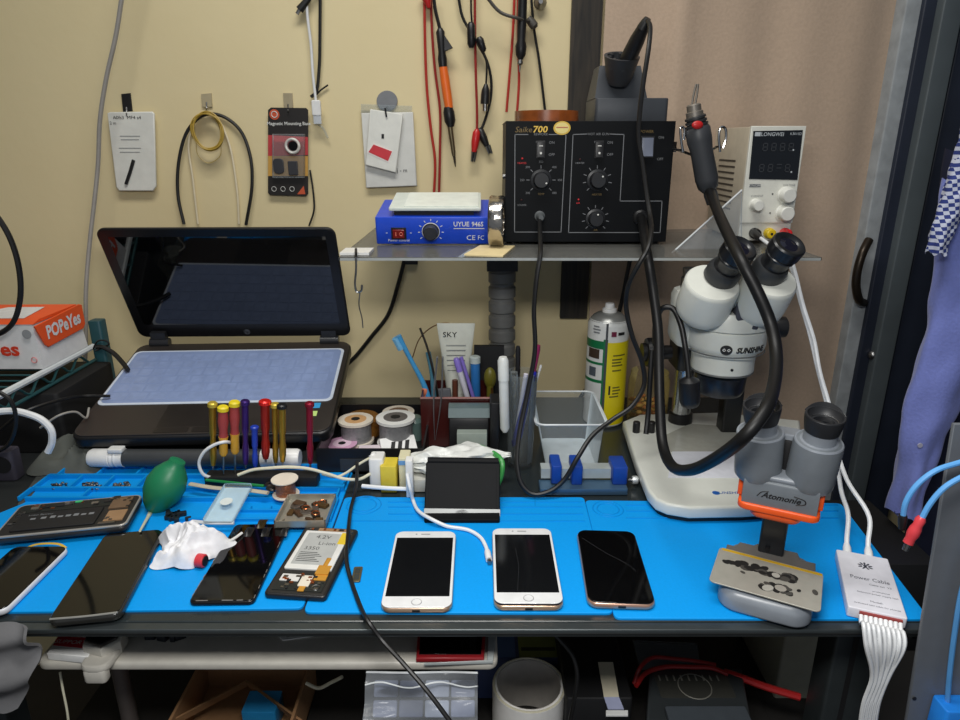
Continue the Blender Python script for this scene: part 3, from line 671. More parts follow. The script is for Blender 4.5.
for k in range(8): 
    an = k*math.pi/4; A_ = axis(p0, p1); L_ = (p1-p0).length
    b.box(-.002, .002, .017, .025, L_*.6, L_*.99, M('charcoal_socket'), A_ @ Matrix.Rotation(an, 4, 'Z'))
b.build('iron_socket', t, world=True)
t = thing('station_iron', 'black iron handle resting in the stand on top of the controller', 'soldering iron', P(632, 60, KY-.04))
b = MB(); b.lat(P(618,80,KY-.025), P(643,28,KY-.075), [(.010,0),(.0125,.2),(.0125,.55),(.0115,.8),(.009,1)], blackp, 20); b.build('handle', t, world=True)
b = MB(); b.lat(P(642,29,KY-.075), P(648,18,KY-.082), [(.009,0),(.0075,.6),(.005,1)], softblk, 14); b.build('cord_guard', t, world=True)
b = MB(); b.tube([P(647,20,KY-.082), P(650,26,1.09), P(649,45,1.07), P(643,85,1.06), P(640,110,1.06), P(638.5,137,1.06), P(642.5,164,1.055), P(647,197,1.04), P(650,216,1.02), P(651,233,.962), P(647,250,.935), P(640,262,.932), P(629,283,.94), P(626,305,.952), P(632,335,.95), P(642,362,.948), P(644,385,.945), P(632,406,.935), P(612,420,.925), P(592,436,.905), P(578,457,.882), P(564,480,.876), P(550,491,.872), P(533,494,.872), P(522,485,.878), P(517,465,.893), P(519,435,.922), P(527,395,.945), P(535,350,.955), P(534,310,.958), P(537,275,.960), P(540,257,.968), P(540.5,244,1.0), P(540,230,1.045), P(539.7,221,1.0765)], .0036, softblk, 9, 6)
b.build('cord', t, world=True)
# amber tape roll
KT = 1.19
p = P(546.5, 119, KT); rr = 32/ppm(115, KT); h = P(546, 110.5, KT-.03).z - zt
b = MB(); 
amb = M('amber_tape', (138, 72, 30), .25, var=.45, scale=30, coat=.5)
b.lathe([(rr*.72,0),(rr,0),(rr,h),(rr*.72,h),(rr*.72,0)], amb, 40, flat(p.x, KT, zt), caps=False); b.build('tape_roll', label='amber tape roll lying on top of the black controller', cat='tape roll')
# ---------------------------------------------------------------- blue hot plate
HY = 1.11
zf0 = P(430, 244, HY).z; zf1 = P(430, 216.5, HY).z; hx0 = P(376, 230, HY).x; hx1 = P(492, 230, HY).x
hb_ = M('cobalt_blue_case', (22, 70, 200), .35, spec=.5)
t = thing('hot_plate', 'blue heating plate box with red switch, on the clear shelf', 'hot plate', ((hx0+hx1)/2, HY, SZ))
b = MB(); b.rbox(hx0, hx1, HY, HY+.125, zf0, zf1, .003, .0015, hb_); b.build('case', t, world=True)
b = MB(); p = P(469, 224, HY)
wtext(b, 'UYUE', 461.5, 223.4, HY-.0002, 4.8, whiteink, off=.015, sx=.95); wtext(b, '946S', 477.5, 223.4, HY-.0002, 4.8, whiteink, off=.015, sx=.9)
line([(454,228),(484,228)], .0012, whiteink, HY)
wtext(b, 'CE', 471, 237.3, HY-.0002, 5, whiteink, sx=1.1); wtext(b, 'FC', 481, 237.3, HY-.0002, 4.5, whiteink, sx=.9)
wtext(b, 'Power control', 399, 240, HY-.0002, 2.6, whiteink); wtext(b, '-', 387, 232.5, HY-.0002, 5, whiteink); wtext(b, '-', 411, 232.5, HY-.0002, 5, whiteink)
for k in range(9):
    an = R(215 - 250*k/8); line([(431+math.cos(an)*11, 231-math.sin(an)*11), (431+math.cos(an)*12.6, 231-math.sin(an)*12.6)], .0012, whiteink, HY)
b.build('printing', t, world=True)
p = P(399, 233, HY); k = 1/ppm(233, HY); X = front(p.x, p.z, 0, HY)
b = MB(); b.rbox(-7.5*k, 7.5*k, -6*k, 6*k, 0, .002, .001, .0005, blackp, X); b.rbox(-5.8*k, 5.8*k, -4.4*k, 4.4*k, .002, .005, .001, .001, M('dark_red_switch', (120, 22, 22), .2), X)
b.box(-3*k, -2.2*k, -2*k, 2*k, .005, .0054, M('pale_red', (230, 120, 100), .4), X); b.torus((2.5*k,0,.005), 1.6*k, .0005, M('pale_red'), X, 14, 4); b.build('rocker_switch', t, world=True)
p = P(431, 231, HY); X = front(p.x, p.z, 0, HY)
b = MB(); b.lathe([(9*k,0),(9*k,.0015),(7.4*k,.002),(7*k,.014),(6.2*k,.015)], M('dark_knob', (40, 42, 50), .35), 26, X); b.torus((0,0,.0015), 8.6*k, .0006, whiteink, X, 26, 4); b.build('knob', t, world=True)
zp = P(430, 207.5, HY+.008).z
b = MB(); b.box(hx0+.03, hx1-.03, HY+.015, HY+.11, zf1-.001, zp-.004, blackm); b.build('heater_block', t, world=True)
pq = [Q(388,208.5,zp), Q(481,209.5,zp), Q(472,190.5,zp), Q(400,191.5,zp)]
yb = (pq[2].y+pq[3].y)/2
b = MB(); b.rbox(pq[0].x, pq[1].x, HY+.006, min(yb, HY+.12), zp-.005, zp, .002, .0008, M('pale_ceramic', (214, 222, 214), .3)); b.build('plate', t, world=True)
sh = MB(); sh.rbox(pq[0].x+.024, pq[1].x-.004, HY+.014, min(yb, HY+.12)-.004, zp+.0001, zp+.0012, .002, .0004, M('white_sheet', (228, 234, 226), .4)); sh.build('heat_sheet', t, world=True)
for x in (hx0+.02, hx1-.02):
    for y, dz in ((HY+.015, 0), (HY+.11, -.0165)): b = MB(); b.cyl((x,y,SZ+dz), (x,y,zf0+.001), .007, softblk, n=12); b.build('rubber_foot', t, world=True)
t.rotation_euler = (R(8.5), 0, 0)
# paper pad, clear sleeve and shiny roll
b = MB(); tablepoly(b, [(480,245),(515,245.5),(503,255.5),(464,254)], SZ, .003, M('pale_wood_pad', (226, 206, 156), .6), .0004); b.build('note_pad', label='pale yellow pad lying on the shelf under the shiny roll', cat='pad')
b = MB(); tablepoly(b, [(458,256.8),(470,249),(478,249.5),(463,257)], SZ, .001, clearb); b.build('plastic_sleeve', label='scrap of clear film beside the pale pad on the shelf edge', cat='plastic film')
p = P(497, 248, 1.06); r0 = P(497, 196, 1.06).z; rr = (r0-(SZ+.0035))/2
b = MB(); X = Matrix.Translation((p.x, 1.075, SZ+.0035+rr)) @ Matrix.Rotation(R(90), 4, 'Y') @ Matrix.Rotation(R(6), 4, 'X')
foil = M('crinkled_foil', (176, 170, 162), .18, 1.0, bump=.9, scale=60)
b.lathe([(rr*.62,-.010),(rr*.96,-.0115),(rr,-.009),(rr*.985,0),(rr,.009),(rr*.96,.0115),(rr*.62,.010),(rr*.62,-.010)], foil, 36, X, caps=False); b.build('foil_roll', label='shiny metal roll standing on edge between hot plate and controller', cat='roll')
# ---------------------------------------------------------------- bench power supply
PY_ = 1.13
a = P(751, 127, PY_); c = P(806, 126, PY_); zt = P(778, 126, PY_).z
ps = thing('power_supply', 'white bench power supply with dark display, right end of the shelf', 'power supply', ((a.x+c.x)/2, PY_, SZ))
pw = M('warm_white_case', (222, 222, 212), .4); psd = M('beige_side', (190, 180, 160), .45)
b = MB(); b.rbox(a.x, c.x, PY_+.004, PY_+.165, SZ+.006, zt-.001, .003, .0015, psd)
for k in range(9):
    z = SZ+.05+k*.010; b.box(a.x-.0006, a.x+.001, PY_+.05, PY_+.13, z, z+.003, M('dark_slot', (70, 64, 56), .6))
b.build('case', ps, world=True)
X = Matrix(((1,0,0,0),(0,0,-1,PY_+.004),(0,1,0,0),(0,0,0,1)))
zs = P(778, 223, PY_).z
b = MB(); b.prism([(a.x,zs),(c.x,zs),(c.x,zt),(a.x,zt)], 0, .006, pw, X, .0012); b.prism([(a.x+.001,SZ+.004),(c.x-.001,SZ+.004),(c.x-.001,zs),(a.x+.001,zs)], 0, .0035, pw, X, .001)
b.build('front_panel', ps, world=True)
YD = PY_-.002
b = MB(); wallpoly(b, [(753.5,131),(803,130),(797.5,180),(749,179)], YD-.0008, .0008, M('display_black', (16, 20, 26), .12))
w = M('display_print', (190, 196, 200), .5); seg = M('unlit_digit', (62, 64, 68), .4)
wtext(b, 'LONGWEI', 772.5, 134.2, YD-.001, 3.6, w, off=.01); wtext(b, 'K3010D', 796, 133.7, YD-.001, 2.5, w); b.build('display', ps, world=True)
b = MB()
p = P(757.5,134.2,YD); b.box(p.x-.0045, p.x+.0045, YD-.0014, YD-.0009, p.z-.003, p.z+.003, w)
b.build('logo_mark', ps, world=True)
b = MB()
for row, (py, x0) in enumerate(((147,765),(168,762))):
    for d_ in range(4):
        p = P(x0+d_*8.6-row*.6, py, YD); X = front(p.x, p.z, .0010, YD); wd, hh, tk = .0040, .0062, .0011
        for (x0_, x1_, z0_, z1_) in ((-wd,wd,hh-tk,hh),(-wd,wd,-tk/2,tk/2),(-wd,wd,-hh,-hh+tk),(-wd,-wd+tk,-hh,hh),(wd-tk,wd,-hh,hh)):
            if row == 1 and d_ == 2 and z0_ < -.003: continue
            b.box(x0_, x1_, z0_, z1_, 0, .0003, seg, X)
for px, py in ((793,150),(791,172)):
    p = P(px, py, YD); b.lathe([(.0014,0),(.0014,.0004)], w, 8, front(p.x, p.z, .001, YD))
b.build('digits', ps, world=True)
b = MB(); wtext(b, 'VOLTAGE', 789, 185, YD-.0001, 2, greyink); wtext(b, 'CURRENT', 757, 196, YD-.0001, 2, greyink)
p = P(755,185.5,YD); b.box(p.x-.009, p.x+.009, YD-.0006, YD, p.z-.0022, p.z+.0022, M('slate_label', (66, 74, 84), .4)); wtext(b, 'ON/OFF', 755, 185.5, YD-.0008, 2.2, whiteink)
for px, py in ((772.5,194),(770,213)):
    p = P(px,py,YD); b.lathe([(.0013,0),(.0013,.0006)], blackink, 8, front(p.x,p.z,.0001,YD))
b.build('printing', ps, world=True)
k = 1/ppm(205, PY_); kw = M('knob_white', (224, 224, 216), .35)
for px, py, r in ((755,205,6),(785.5,195,8),(783.5,213,8.2)):
    p = P(px, py, YD); b = MB(); b.lathe([(r*k*1.05,0),(r*k*1.05,.002),(r*k*.92,.003),(r*k*.86,.016),(r*k*.76,.0175)], kw, 24, front(p.x, p.z, 0, YD)); b.build('knob', ps, world=True)
for px, m in ((754,M('black_post',(28,28,30),.35)),(768.5,M('yellow_post',(228,196,30),.35)),(784.5,M('red_post',(226,40,48),.35))):
    p = P(px, 233, PY_); b = MB(); X = front(p.x, p.z, 0, PY_+.0005); b.lathe([(.0088,0),(.0088,.005),(.0078,.006),(.0078,.013),(.0060,.014)], m, 18, X); b.lathe([(.0022,.013),(.0022,.0146)], blackink, 10, X); b.build('binding_post', ps, world=True)
for x in (a.x+.01, c.x-.01):
    for y in (PY_+.02, PY_+.14): b = MB(); b.cyl((x,y,SZ), (x,y,SZ+.007), .006, softblk, n=12); b.build('rubber_foot', ps, world=True)
# hook on the shelf edge
t = thing('hanging_hook', 'small wire hook hanging from a white clip at the shelf\'s left end', 'hook', P(357, 291, SHY))
b = MB(); p = P(357, 247, SHY+.045); b.box(p.x-.022, p.x+.022, SHY+.02, SHY+.07, SZ+.0002, SZ+.004, whitep); b.build('white_clip', t, world=True)
b = MB(); b.tube([P(356,256,SHY-.004), P(356,270,SHY-.004), P(355,285,SHY-.004), P(357,292,SHY-.004), P(361,291,SHY-.004), P(362,285,SHY-.004)], .0016, steel, 7)
b.tube([P(356,249,SHY+.03), P(356,251,SHY-.003), P(356,257,SHY-.004)], .002, M('dark_hook', (60,56,50), .4, .6), 7); b.build('hook_wire', t, world=True)
b = MB(); b.tube([P(360,292,SHY-.004), P(359,305,SHY-.004), P(362,318,SHY-.004), P(363,328,SHY-.004)], .0009, steel, 5); b.build('thin_wire', t, world=True)
# black cords behind the shelf
cable('hanging_cable', 'black cord falling behind the spray can from the shelf', [(633,245,1.30),(628,270,1.30),(622,300,1.30),(610,345,1.31),(596,375,1.31),(582,395,1.31),(572,412,1.31)], .0042, softblk)
# ================================================================ LAPTOP
LX, LY0, LZ0, LYAW = -.461, .9755, T+.037, R(3)
LT = math.atan2(.127-.055, 1.27-.96); LW, LL = .412, .300
lapm = M('dark_laptop_deck', (48, 43, 40), .42, var=.04); lapb = M('black_laptop_shell', (20, 20, 22), .4)
lp = thing('laptop', 'black open laptop with a pale blue keyboard cover, left rear of the bench', 'laptop', (LX+.292*math.sin(LYAW), LY0, LZ0), (LT, 0, LYAW))
b = MB(); b.prism(rrect(LW, LL, .022, 6), 0, .020, lapb, Matrix.Translation((0, LL/2, 0)), .004, True); b.prism(rrect(LW-.006, LL-.008, .020, 6), .0198, .022, lapm, Matrix.Translation((0, LL/2, 0)), .0006)
b.build('base', lp)
kx0, kx1, ky0, ky1 = -.196, .192, LL-.2086, LL-.0366
b = MB(); b.prism(rrect(kx1-kx0+.008, ky1-ky0+.008, .012, 5), .0215, .0235, M('cover_white_edge', (206, 216, 230), .4), Matrix.Translation(((kx0+kx1)/2, (ky0+ky1)/2, 0)), .0008)
cov = M('pale_blue_cover', (134, 152, 192), .4, var=.08, scale=25); keyc = M('pale_blue_key', (138, 156, 196), .36, var=.10, scale=60)
b.prism(rrect(kx1-kx0-.002, ky1-ky0-.002, .010, 5), .0232, .0240, cov, Matrix.Translation(((kx0+kx1)/2, (ky0+ky1)/2, 0)), .0003)
nr = 6
for r in range(nr):
    y0 = ky0 + .008 + r*(ky1-ky0-.016)/nr; y1 = y0 + (ky1-ky0-.016)/nr - .004
    nk = (11, 14, 15, 16, 16, 18)[r]
    for k in range(nk):
        x0 = kx0+.010 + k*(kx1-kx0-.020)/nk; x1 = x0 + (kx1-kx0-.020)/nk - .004
        b.prism([(x0,y0),(x1,y0),(x1,y1),(x0,y1)],   .0239, .0244, keyc, None, .0002, eb=0, n=1)
b.build('keyboard_cover', lp)
b = MB(); b.prism(rrect(.115, .066, .004), .0219, .0222, M('touchpad', (40, 36, 34), .3), Matrix.Translation((-.02, .056, 0)))
for x in (-.05, .01): b.prism(rrect(.054, .013, .003), .0219, .0226, M('touchpad'), Matrix.Translation((x, .0145, 0)))
b.build('touchpad', lp)
b = MB(); b.box(.163, .178, .068, .083, .0218, .0224, M('cyan_sticker', (60, 160, 220), .4)); b.build('blue_sticker', lp)
b = MB(); b.box(.166, .176, .045, .059, .0218, .0224, M('lime_sticker', (190, 220, 130), .4)); b.build('green_sticker', lp)
lapbar = M('hinge_grey', (36, 37, 40), .35)
for x in (-.165, .163):
    b = MB(); b.cyl((x-.018, LL-.004, .025), (x+.018, LL-.004, .025), .0095, lapbar, n=16); b.box(x-.014, x+.014, LL-.008, LL+.004, .024, .048, lapbar); b.build('hinge', lp)
# lid, leaning towards the viewer
_b = P(247, 336, 1.263); _t = P(212, 228, 1.166)
hy, hz = 1.263, _b.z
LH = math.hypot(_b.y-_t.y, _t.z-_b.z); lean = math.atan2(_b.y-_t.y, _t.z-_b.z)
LM = Matrix.Translation((LX, hy, hz)) @ Matrix.Rotation(LYAW*.5, 4, 'Z') @ Matrix.Rotation(lean, 4, 'X') @ Matrix.Rotation(R(90), 4, 'X')   # local x right, y up the lid, z towards the viewer
lid = MB(LM); lid.prism(rrect(LW, LH, .016, 6), -.006, .0015, lapb, Matrix.Translation((0, LH/2, 0)), .0012, True, eb=.004); lid.build('lid', lp, world=True)
b = MB(LM); b.prism(rrect(LW-.004, LH-.004, .014, 6), .0012, .0022, M('bezel_black', (17, 17, 19), .28), Matrix.Translation((0, LH/2, 0)), .0004)
b.prism(rrect(LW-.036, LH-.048, .002, 2), .0020, .0024, M('screen_glass', (6, 7, 8), .035, var=.02, spec=.9), Matrix.Translation((0, LH/2+.008, 0))); b.build('screen', lp, world=True)
b = MB(LM); hpg = M('logo_grey', (88, 90, 94), .35); q = Matrix.Translation((.005, .0125, .0024)); b.lathe([(.0062,0),(.0062,.0003)], hpg, 22, q); b.text('hp', .011, q @ Matrix.Translation((0,0,.0005)), blackink, shear=.25); b.build('logo', lp, world=True)
# flat black case the laptop sits on, and the tube in front
TY = .962; ztop = .7606
b = MB(); b.rbox(-.62, -.30, 1.03, 1.25, .7518, LZ0+(1.03-LY0)*math.tan(LT)-.002, .008, .003, blackm); b.build('flat_case', label='flat black case propping up the laptop', cat='case')
t = thing('tube_lamp', 'dark tube with white end caps lying in front of the laptop', 'tube lamp', (P(195, 465, TY).x, TY, ztop))
rr = 9.3/ppm(456, TY); zc_ = ztop + rr
xs = [P(px, 456, TY).x for px in (90, 125, 262, 300)]
b = MB(); b.cyl((xs[1]-.005, TY, zc_), (xs[2]+.005, TY, zc_), rr*.95, M('graphite_tube', (62, 64, 66), .32), n=24); b.build('tube', t, world=True)
for i, (x0, x1) in enumerate(((xs[0], xs[1]), (xs[3], xs[2]))):
    b = MB(); b.lat((x0, TY, zc_), (x1, TY, zc_), [(rr*.85,0),(rr,.08),(rr,.6),(rr*.92,.62),(rr,.66),(rr*.92,.72),(rr,.78),(rr*.92,.84),(rr,1)], whitep, 24); b.build('end_cap', t, world=True)
b = MB(); x = P(118, 445, TY).x; b.rbox(x-.013, x+.010, TY-.012, TY+.004, zc_+rr*.9, zc_+rr+.005, .003, .001, whitep); b.build('cap_clip', t, world=True)
# ================================================================ SCREWDRIVERS
sdY = .905
zst = P(260, 474, sdY).z
b = MB(); b.rbox(P(206,474,sdY).x, P(318,474,sdY).x, sdY-.010, sdY+.014, .7604, zst, .003, .001, blackm)
b.build('screwdriver_stand', label='low black strip stand under the row of screwdrivers', cat='stand')
gm = M('gold_anodised', (176, 136, 46), .3, .75); pm = M('purple_anodised', (70, 42, 120), .3, .6); rm = M('red_anodised', (176, 44, 34), .3, .55); cm = M('crimson_anodised', (150, 28, 52), .3, .55)
bm_ = M('blue_pen_plastic', (30, 60, 170), .35); ym = M('yellow_cap', (232, 210, 40), .4); rh = M('dull_red_grip', (160, 62, 60), .5); yg = M('amber_grip', (214, 160, 48), .45); capb = blackp; capr = M('bright_red_cap', (214, 36, 30), .25, .3); capy = M('pale_gold_cap', (222, 196, 80), .3, .5)
def sdriver(label, x, yt, yb, prof_mat, cap, shaft=True, w=4.2, lean=0.0):
    Y_ = sdY + lean
    t = thing('screwdriver', label, 'screwdriver', P(x, yb, Y_), group='precision screwdrivers in a row')
    k = 1/ppm(440, Y_); top = P(x, yt, Y_); bot = P(x+.8, yb, Y_); bot.z = max(bot.z, zst+.0003)
    H = top.z-bot.z; c = bot
    def pt(f): return bot + (top-bot)*f
    fs = .28 if shaft else .06
    b = MB(); b.cyl(pt(0), pt(fs+.02), .0016, steel, n=10)
    b.build('blade', t, world=True)
    if prof_mat == 'grip':
        b = MB(); b.lat(pt(fs), pt(fs+.28), [(w*.55*k,0),(w*.85*k,.15),(w*.8*k,.8),(w*.95*k,1)], yg, 14); b.build('lower_grip', t, world=True)
        b = MB(); b.lat(pt(fs+.27), pt(.93), [(w*.9*k,0),(w*.8*k,.25),(w*1.05*k,.6),(w*.9*k,1)], rh, 14); b.build('grip', t, world=True)
    else:
        b = MB(); b.lat(pt(fs), pt(.94), [(w*.5*k,0),(w*.62*k,.06),(w*.75*k,.12),(w*.78*k,.3),(w*.62*k,.36),(w*.62*k,.5),(w*.8*k,.56),(w*.8*k,1)], prof_mat, 14); b.build('handle', t, world=True)
    b = MB(); b.lat(pt(.925), pt(1), [(w*.75*k,0),(w*1.1*k,.15),(w*1.1*k,.75),(w*.8*k,1)], cap, 16); b.build('swivel_cap', t, world=True)
sdriver('gold metal screwdriver, first from the left in the row', 212.5, 402, 469, gm, capy, False, 4.4)
sdriver('shorter red-gripped screwdriver with a yellow cap', 223, 406, 474, 'grip', ym, True, 5.0, -.004)
sdriver('taller red-gripped screwdriver with a yellow cap', 234.5, 401, 473, 'grip', ym, True, 5.0, .002)
sdriver('purple metal screwdriver in the row before the laptop', 245, 400, 468, pm, pm, False, 4.2)
sdriver('short blue screwdriver in the middle of the row', 254.5, 426, 469, bm_, bm_, False, 3.8, -.003)
sdriver('thick red metal screwdriver with a bright red cap', 265, 400, 462, rm, capr, False, 5.6, .006)
sdriver('gold metal screwdriver right beside the thick red one', 275, 403, 466, gm, capy, False, 4.0, .006)
sdriver('gold metal screwdriver with a black cap', 282, 404, 465, gm, capb, False, 4.6, -.005)
sdriver('crimson metal screwdriver standing apart at the right end', 309.5, 402, 467, cm, cm, False, 4.2)
# ================================================================ WIRE RACK + FOOD BOX, left
BY = 1.05
bz = P(43, 369, BY).z
teal = M('teal_coated_wire', (52, 96, 100), .4, .4); brightw = M('bright_wire', (214, 220, 222), .3, .1)
rx = Q(84, 350, bz-.004).x
rk = thing('wire_rack', 'teal wire rack shelf holding the orange and white food box', 'rack', (rx-.2, 1.1, 0))
b = MB(); zt_ = bz-.0062
b.tube([(rx,.55,zt_),(rx,1.20,zt_)], .0056, brightw, 8, 1); b.build('side_rail', rk, world=True)
b = MB(); zb_ = zt_-.026
b.tube([(rx,.55,zb_),(rx,1.20,zb_)], .0032, teal, 8, 1)
zz = []; y = .56; k = 0
while y < 1.20: zz.append((rx, y, zt_-.004 if k % 2 else zb_+.003)); y += .028; k += 1
b.tube(zz, .0022, teal, 6, 3)
b.build('truss', rk, world=True)
b = MB()
for i in range(24): 
    y = .56+.028*i; b.tube([(rx-.42,y,zt_),(rx,y,zt_)], .0016, teal, 6, 1)
for x in (rx-.14, rx-.28): b.tube([(x,.55,zt_-.0035),(x,1.24,zt_-.0035)], .0028, teal, 6, 1)
b.build('wire_deck', rk, world=True)
b = MB()
b.box(rx-.42, -.660, .70, 1.27, .742, .7498, M('dark_fill', (22, 26, 27), .7)); b.build('dark_fill_board', rk, world=True)  # solid dark board added so the view below the rack stays black
b = MB(); pt_ = P(100, 320, 1.225); px0, px1 = P(92, 350, 1.215).x, P(104.5, 350, 1.215).x
b.rbox(px0, px1, 1.215, 1.24, 0, pt_.z, .005, .002, M('teal_post', (34, 74, 82), .45)); b.build('post', rk, world=True)
# food box
w_card = M('white_carton', (222, 222, 222), .55); orange = M('orange_carton', (238, 88, 36), .5, var=.03); redt = M('red_orange_print', (220, 62, 34), .5)
fr = P(43.5, 368.5, BY); yk = Q(89, 346, bz).y; ztb = P(37, 325, BY).z
fb = thing('food_box', 'orange and white carton food box on the wire rack', 'box', (fr.x-.09, BY, bz))
x0, x1 = fr.x-.2, fr.x
b = MB(); b.add([(x0,BY,bz),(x1,BY,bz),(x1,yk,bz),(x0,yk,bz),(x0+.004,BY+.004,ztb),(x1-.006,BY+.004,ztb),(x1-.006,yk-.004,ztb),(x0+.004,yk-.004,ztb)],
  [(0,1,5,4),(1,2,6,5),(2,3,7,6),(3,0,4,7),(4,5,6,7),(3,2,1,0)], w_card)
wtext(b, 'POPeYes', 19, 349, BY-.0005, 14, redt, 'R', .03, 1.15); 
p = P(27, 334, BY); b.lathe([(.0075,0),(.0075,.0004)], M('grey_spot', (150,152,154), .5), 20, front(p.x, p.z, .0008, BY))
p = P(34.5, 360, BY); b.torus((0,0,0), .0045, .0008, M('pink_mark', (214, 130, 130), .5), front(p.x, p.z, .0008, BY), 18, 4)
b.build('carton', fb, world=True)
b = MB(); b.add([(x0+.003,BY+.003,ztb),(x1-.004,BY+.003,ztb),(x1-.004,yk-.003,ztb),(x0+.003,yk-.003,ztb),(x0+.008,BY+.02,ztb+.004),(x1-.004,BY+.02,ztb+.005),(x1-.004,yk-.006,ztb+.005),(x0+.008,yk-.006,ztb+.004)],
  [(0,1,5,4),(1,2,6,5),(2,3,7,6),(3,0,4,7),(4,5,6,7)], orange)
b.add([(x0+.05,BY+.022,ztb+.0048),(x1-.03,BY+.022,ztb+.0056),(x1-.045,yk-.03,ztb+.0058),(x0+.09,yk-.03,ztb+.0052)], [(0,1,2,3)], w_card); b.build('lid', fb, world=True)
# side flap with the name
X = Matrix(((0,0,1,x1),(1,0,0,0),(0,1,0,0),(0,0,0,1)))      # local x -> +Y, y -> +Z, z -> +X
fl = [(BY-.002,ztb-.002),(BY+.015,ztb-.038),(BY+.022,ztb-.044),(yk-.006,ztb-.040),(yk+.002,ztb-.033),(yk+.002,ztb+.002),(yk-.006,ztb+.005)]
b = MB(); b.prism(fl, -.001, .002, orange, X, .0008)
b.text('POPeYes', .031, X @ Matrix.Translation(((BY+yk)/2+.006, ztb-.018, .0026)) @ Matrix.Rotation(R(2), 4, 'Z'), w_card, 'C', .035, .84); b.build('side_flap', fb, world=True)
# clutter below the rack
cable('black_cable', 'black cord looping from the rack post to the laptop side', [(97,347,1.19),(102,347,1.185),(112,352,1.18),(122,362,1.16),(128,370,1.14)], .0042, softblk)
cable('black_cable', 'thin black wire tangled at the top of the rack post', [(93,349,1.19),(98,341,1.19),(106,341,1.19),(109,344,1.19),(102,348,1.19),(95,351,1.185)], .0016, softblk)
cable('white_cable', 'thick white cord curving down below the wire rack', [(-6,412,.92),(14,411,.92),(28,414,.92),(42,420,.92),(51,430,.92),(52,442,.92),(48,452,.92)], .0052, whitec)
cable('black_cable', 'black wire running across below the rack to the laptop', [(0,430,.95),(24,412,.95),(60,400,1.0),(84,396,1.05),(110,396,1.06)], .0026, softblk)
cable('grey_cable', 'grey wire crossing below the rack', [(40,428,.96),(60,415,.97),(76,412,.99),(86,418,1.0),(89,408,1.02)], .0018, M('grey_cable', (150, 146, 140), .45))
cable('black_cable', 'black cable falling under the rack at the frame edge', [(-8,388,.9),(10,400,.9),(16,420,.9),(8,445,.9),(-10,455,.9)], .003, softblk)
b = MB(); z0 = .7505; b.rbox(-.82, P(14,470,.93).x, .93, .955, z0, P(10,452,.93).z, .006, .003, M('violet_grey_box', (58, 55, 66), .6))
b.lathe([(.014,0),(.014,.001)], blackink, 20, front(P(2,465,.93).x, P(2,465,.93).z, 0, .93)); b.build('small_box', label='grey-violet box at the left edge behind the mats', cat='box')
b = MB(); b.rbox(-.93, -.700, 1.03, 1.205, .7502, T+.105, .008, .003, M('dark_fill_box', (16, 16, 18), .7)); b.build('dark_fill_box', label='dark box added beneath the wire rack to darken the gap', cat='dark filler')  # filler box added to blacken the space under the rack
# crumpled grey cloth behind left mat
def crump(cx, cy, w, d, h, seed, z0):
    def fn(u, v):
        a = u*2*math.pi; rim = 1 + .14*math.sin(3*a+seed) + .08*math.sin(5*a)
        x = w/2*rim*v*math.cos(a); y = d/2*rim*v*math.sin(a); q = Vector((x*26, y*26, seed))
        return Vector((cx+x, cy+y, z0+.001+max(0, h*(1-v**2.5)*(.5+.45*(1-2*abs(noise.noise(q)))+.15*noise.noise(q*2.4)))))
    return fn
b = MB(); p = P(66, 460, .97); b.sheet(crump(p.x, 1.0, .13, .12, .045, 3, .752), 60, 20, M('grey_rag', (84, 87, 82), .9, bump=.3)); b.build('rag', label='grey rag heaped between the rack and the white tube cap', cat='rag')
# ================================================================ SOLDER TRAY
tz = P(370, 449, .955).z
x0, x1 = P(316, 450, .955).x, P(424, 450, .955).x
t = thing('parts_tray', 'black open tray full of solder spools, right of the laptop', 'tray', ((x0+x1)/2, 1.05, .7505))
ty1 = Q(380, 404, tz).y; ty1 = min(ty1, 1.16)
b = MB(); b.box(x0, x1, .955, ty1, .7505, .754, blackp)
for (a0, a1, c0, c1) in ((x0,x1,.955,.958),(x0,x1,ty1-.003,ty1),(x0,x0+.003,.958,ty1-.003),(x1-.003,x1,.958,ty1-.003)): b.box(a0, a1, c0, c1, .7505, tz, blackp)
b.build('tray_body', t, world=True)
b = MB(); p = P(420, 455, .954); b.box(P(340,460,.9545).x, P(420,460,.9545).x, .9535, .955, .757, .777, M('tray_label', (52, 54, 56), .4)); b.build('front_label', t, world=True)
flange_w = M('pale_flange', (226, 216, 200), .4); fl_w2 = M('white_flange', (226, 226, 222), .4); wire_s = M('solder_wire', (150, 150, 152), .35, .35, bump=.8, scale=200); bore = M('brown_bore', (120, 92, 70), .6)
def spool(name, label, px, py, rpx, hgt, top, wire, bmat, z0=.7542, tilt=(0,0)):
    c = Q(px, py, z0+hgt); c.y = min(c.y, ty1-.035); r = rpx/(FPX/(c.y/ray(px,py).y))
    t = thing('solder_spool', label, 'spool', (c.x, c.y, z0), (tilt[0], tilt[1], 0), 'spools in the black tray')
    b = MB(); b.lathe([(r*.35,0),(r,0),(r,hgt*.1),(r*.6,hgt*.1),(r*.6,hgt*.9),(r,hgt*.9),(r,hgt),(r*.35,hgt),(r*.35,0)], top, 30, caps=False); b.build('bobbin', t)
    b = MB(); b.lathe([(r*.61,hgt*.1),(r*.86,hgt*.11),(r*.86,hgt*.89),(r*.61,hgt*.9)], wire, 30, caps=False); b.build('winding', t)
    if bmat:
        b = MB(); b.lathe([(r*.62,hgt*1.001),(r*.62,hgt*1.012)], bmat, 24); b.lathe([(r*.25,hgt*1.013),(r*.25,hgt*1.02)], blackm, 16); b.build('label_disc', t)
    return t
spool('solder_spool', 'silver solder spool with a pale tan rim, left in the tray', 355.5, 419, 17.5, .042, flange_w, wire_s, M('tan_disc', (206, 160, 110), .5))
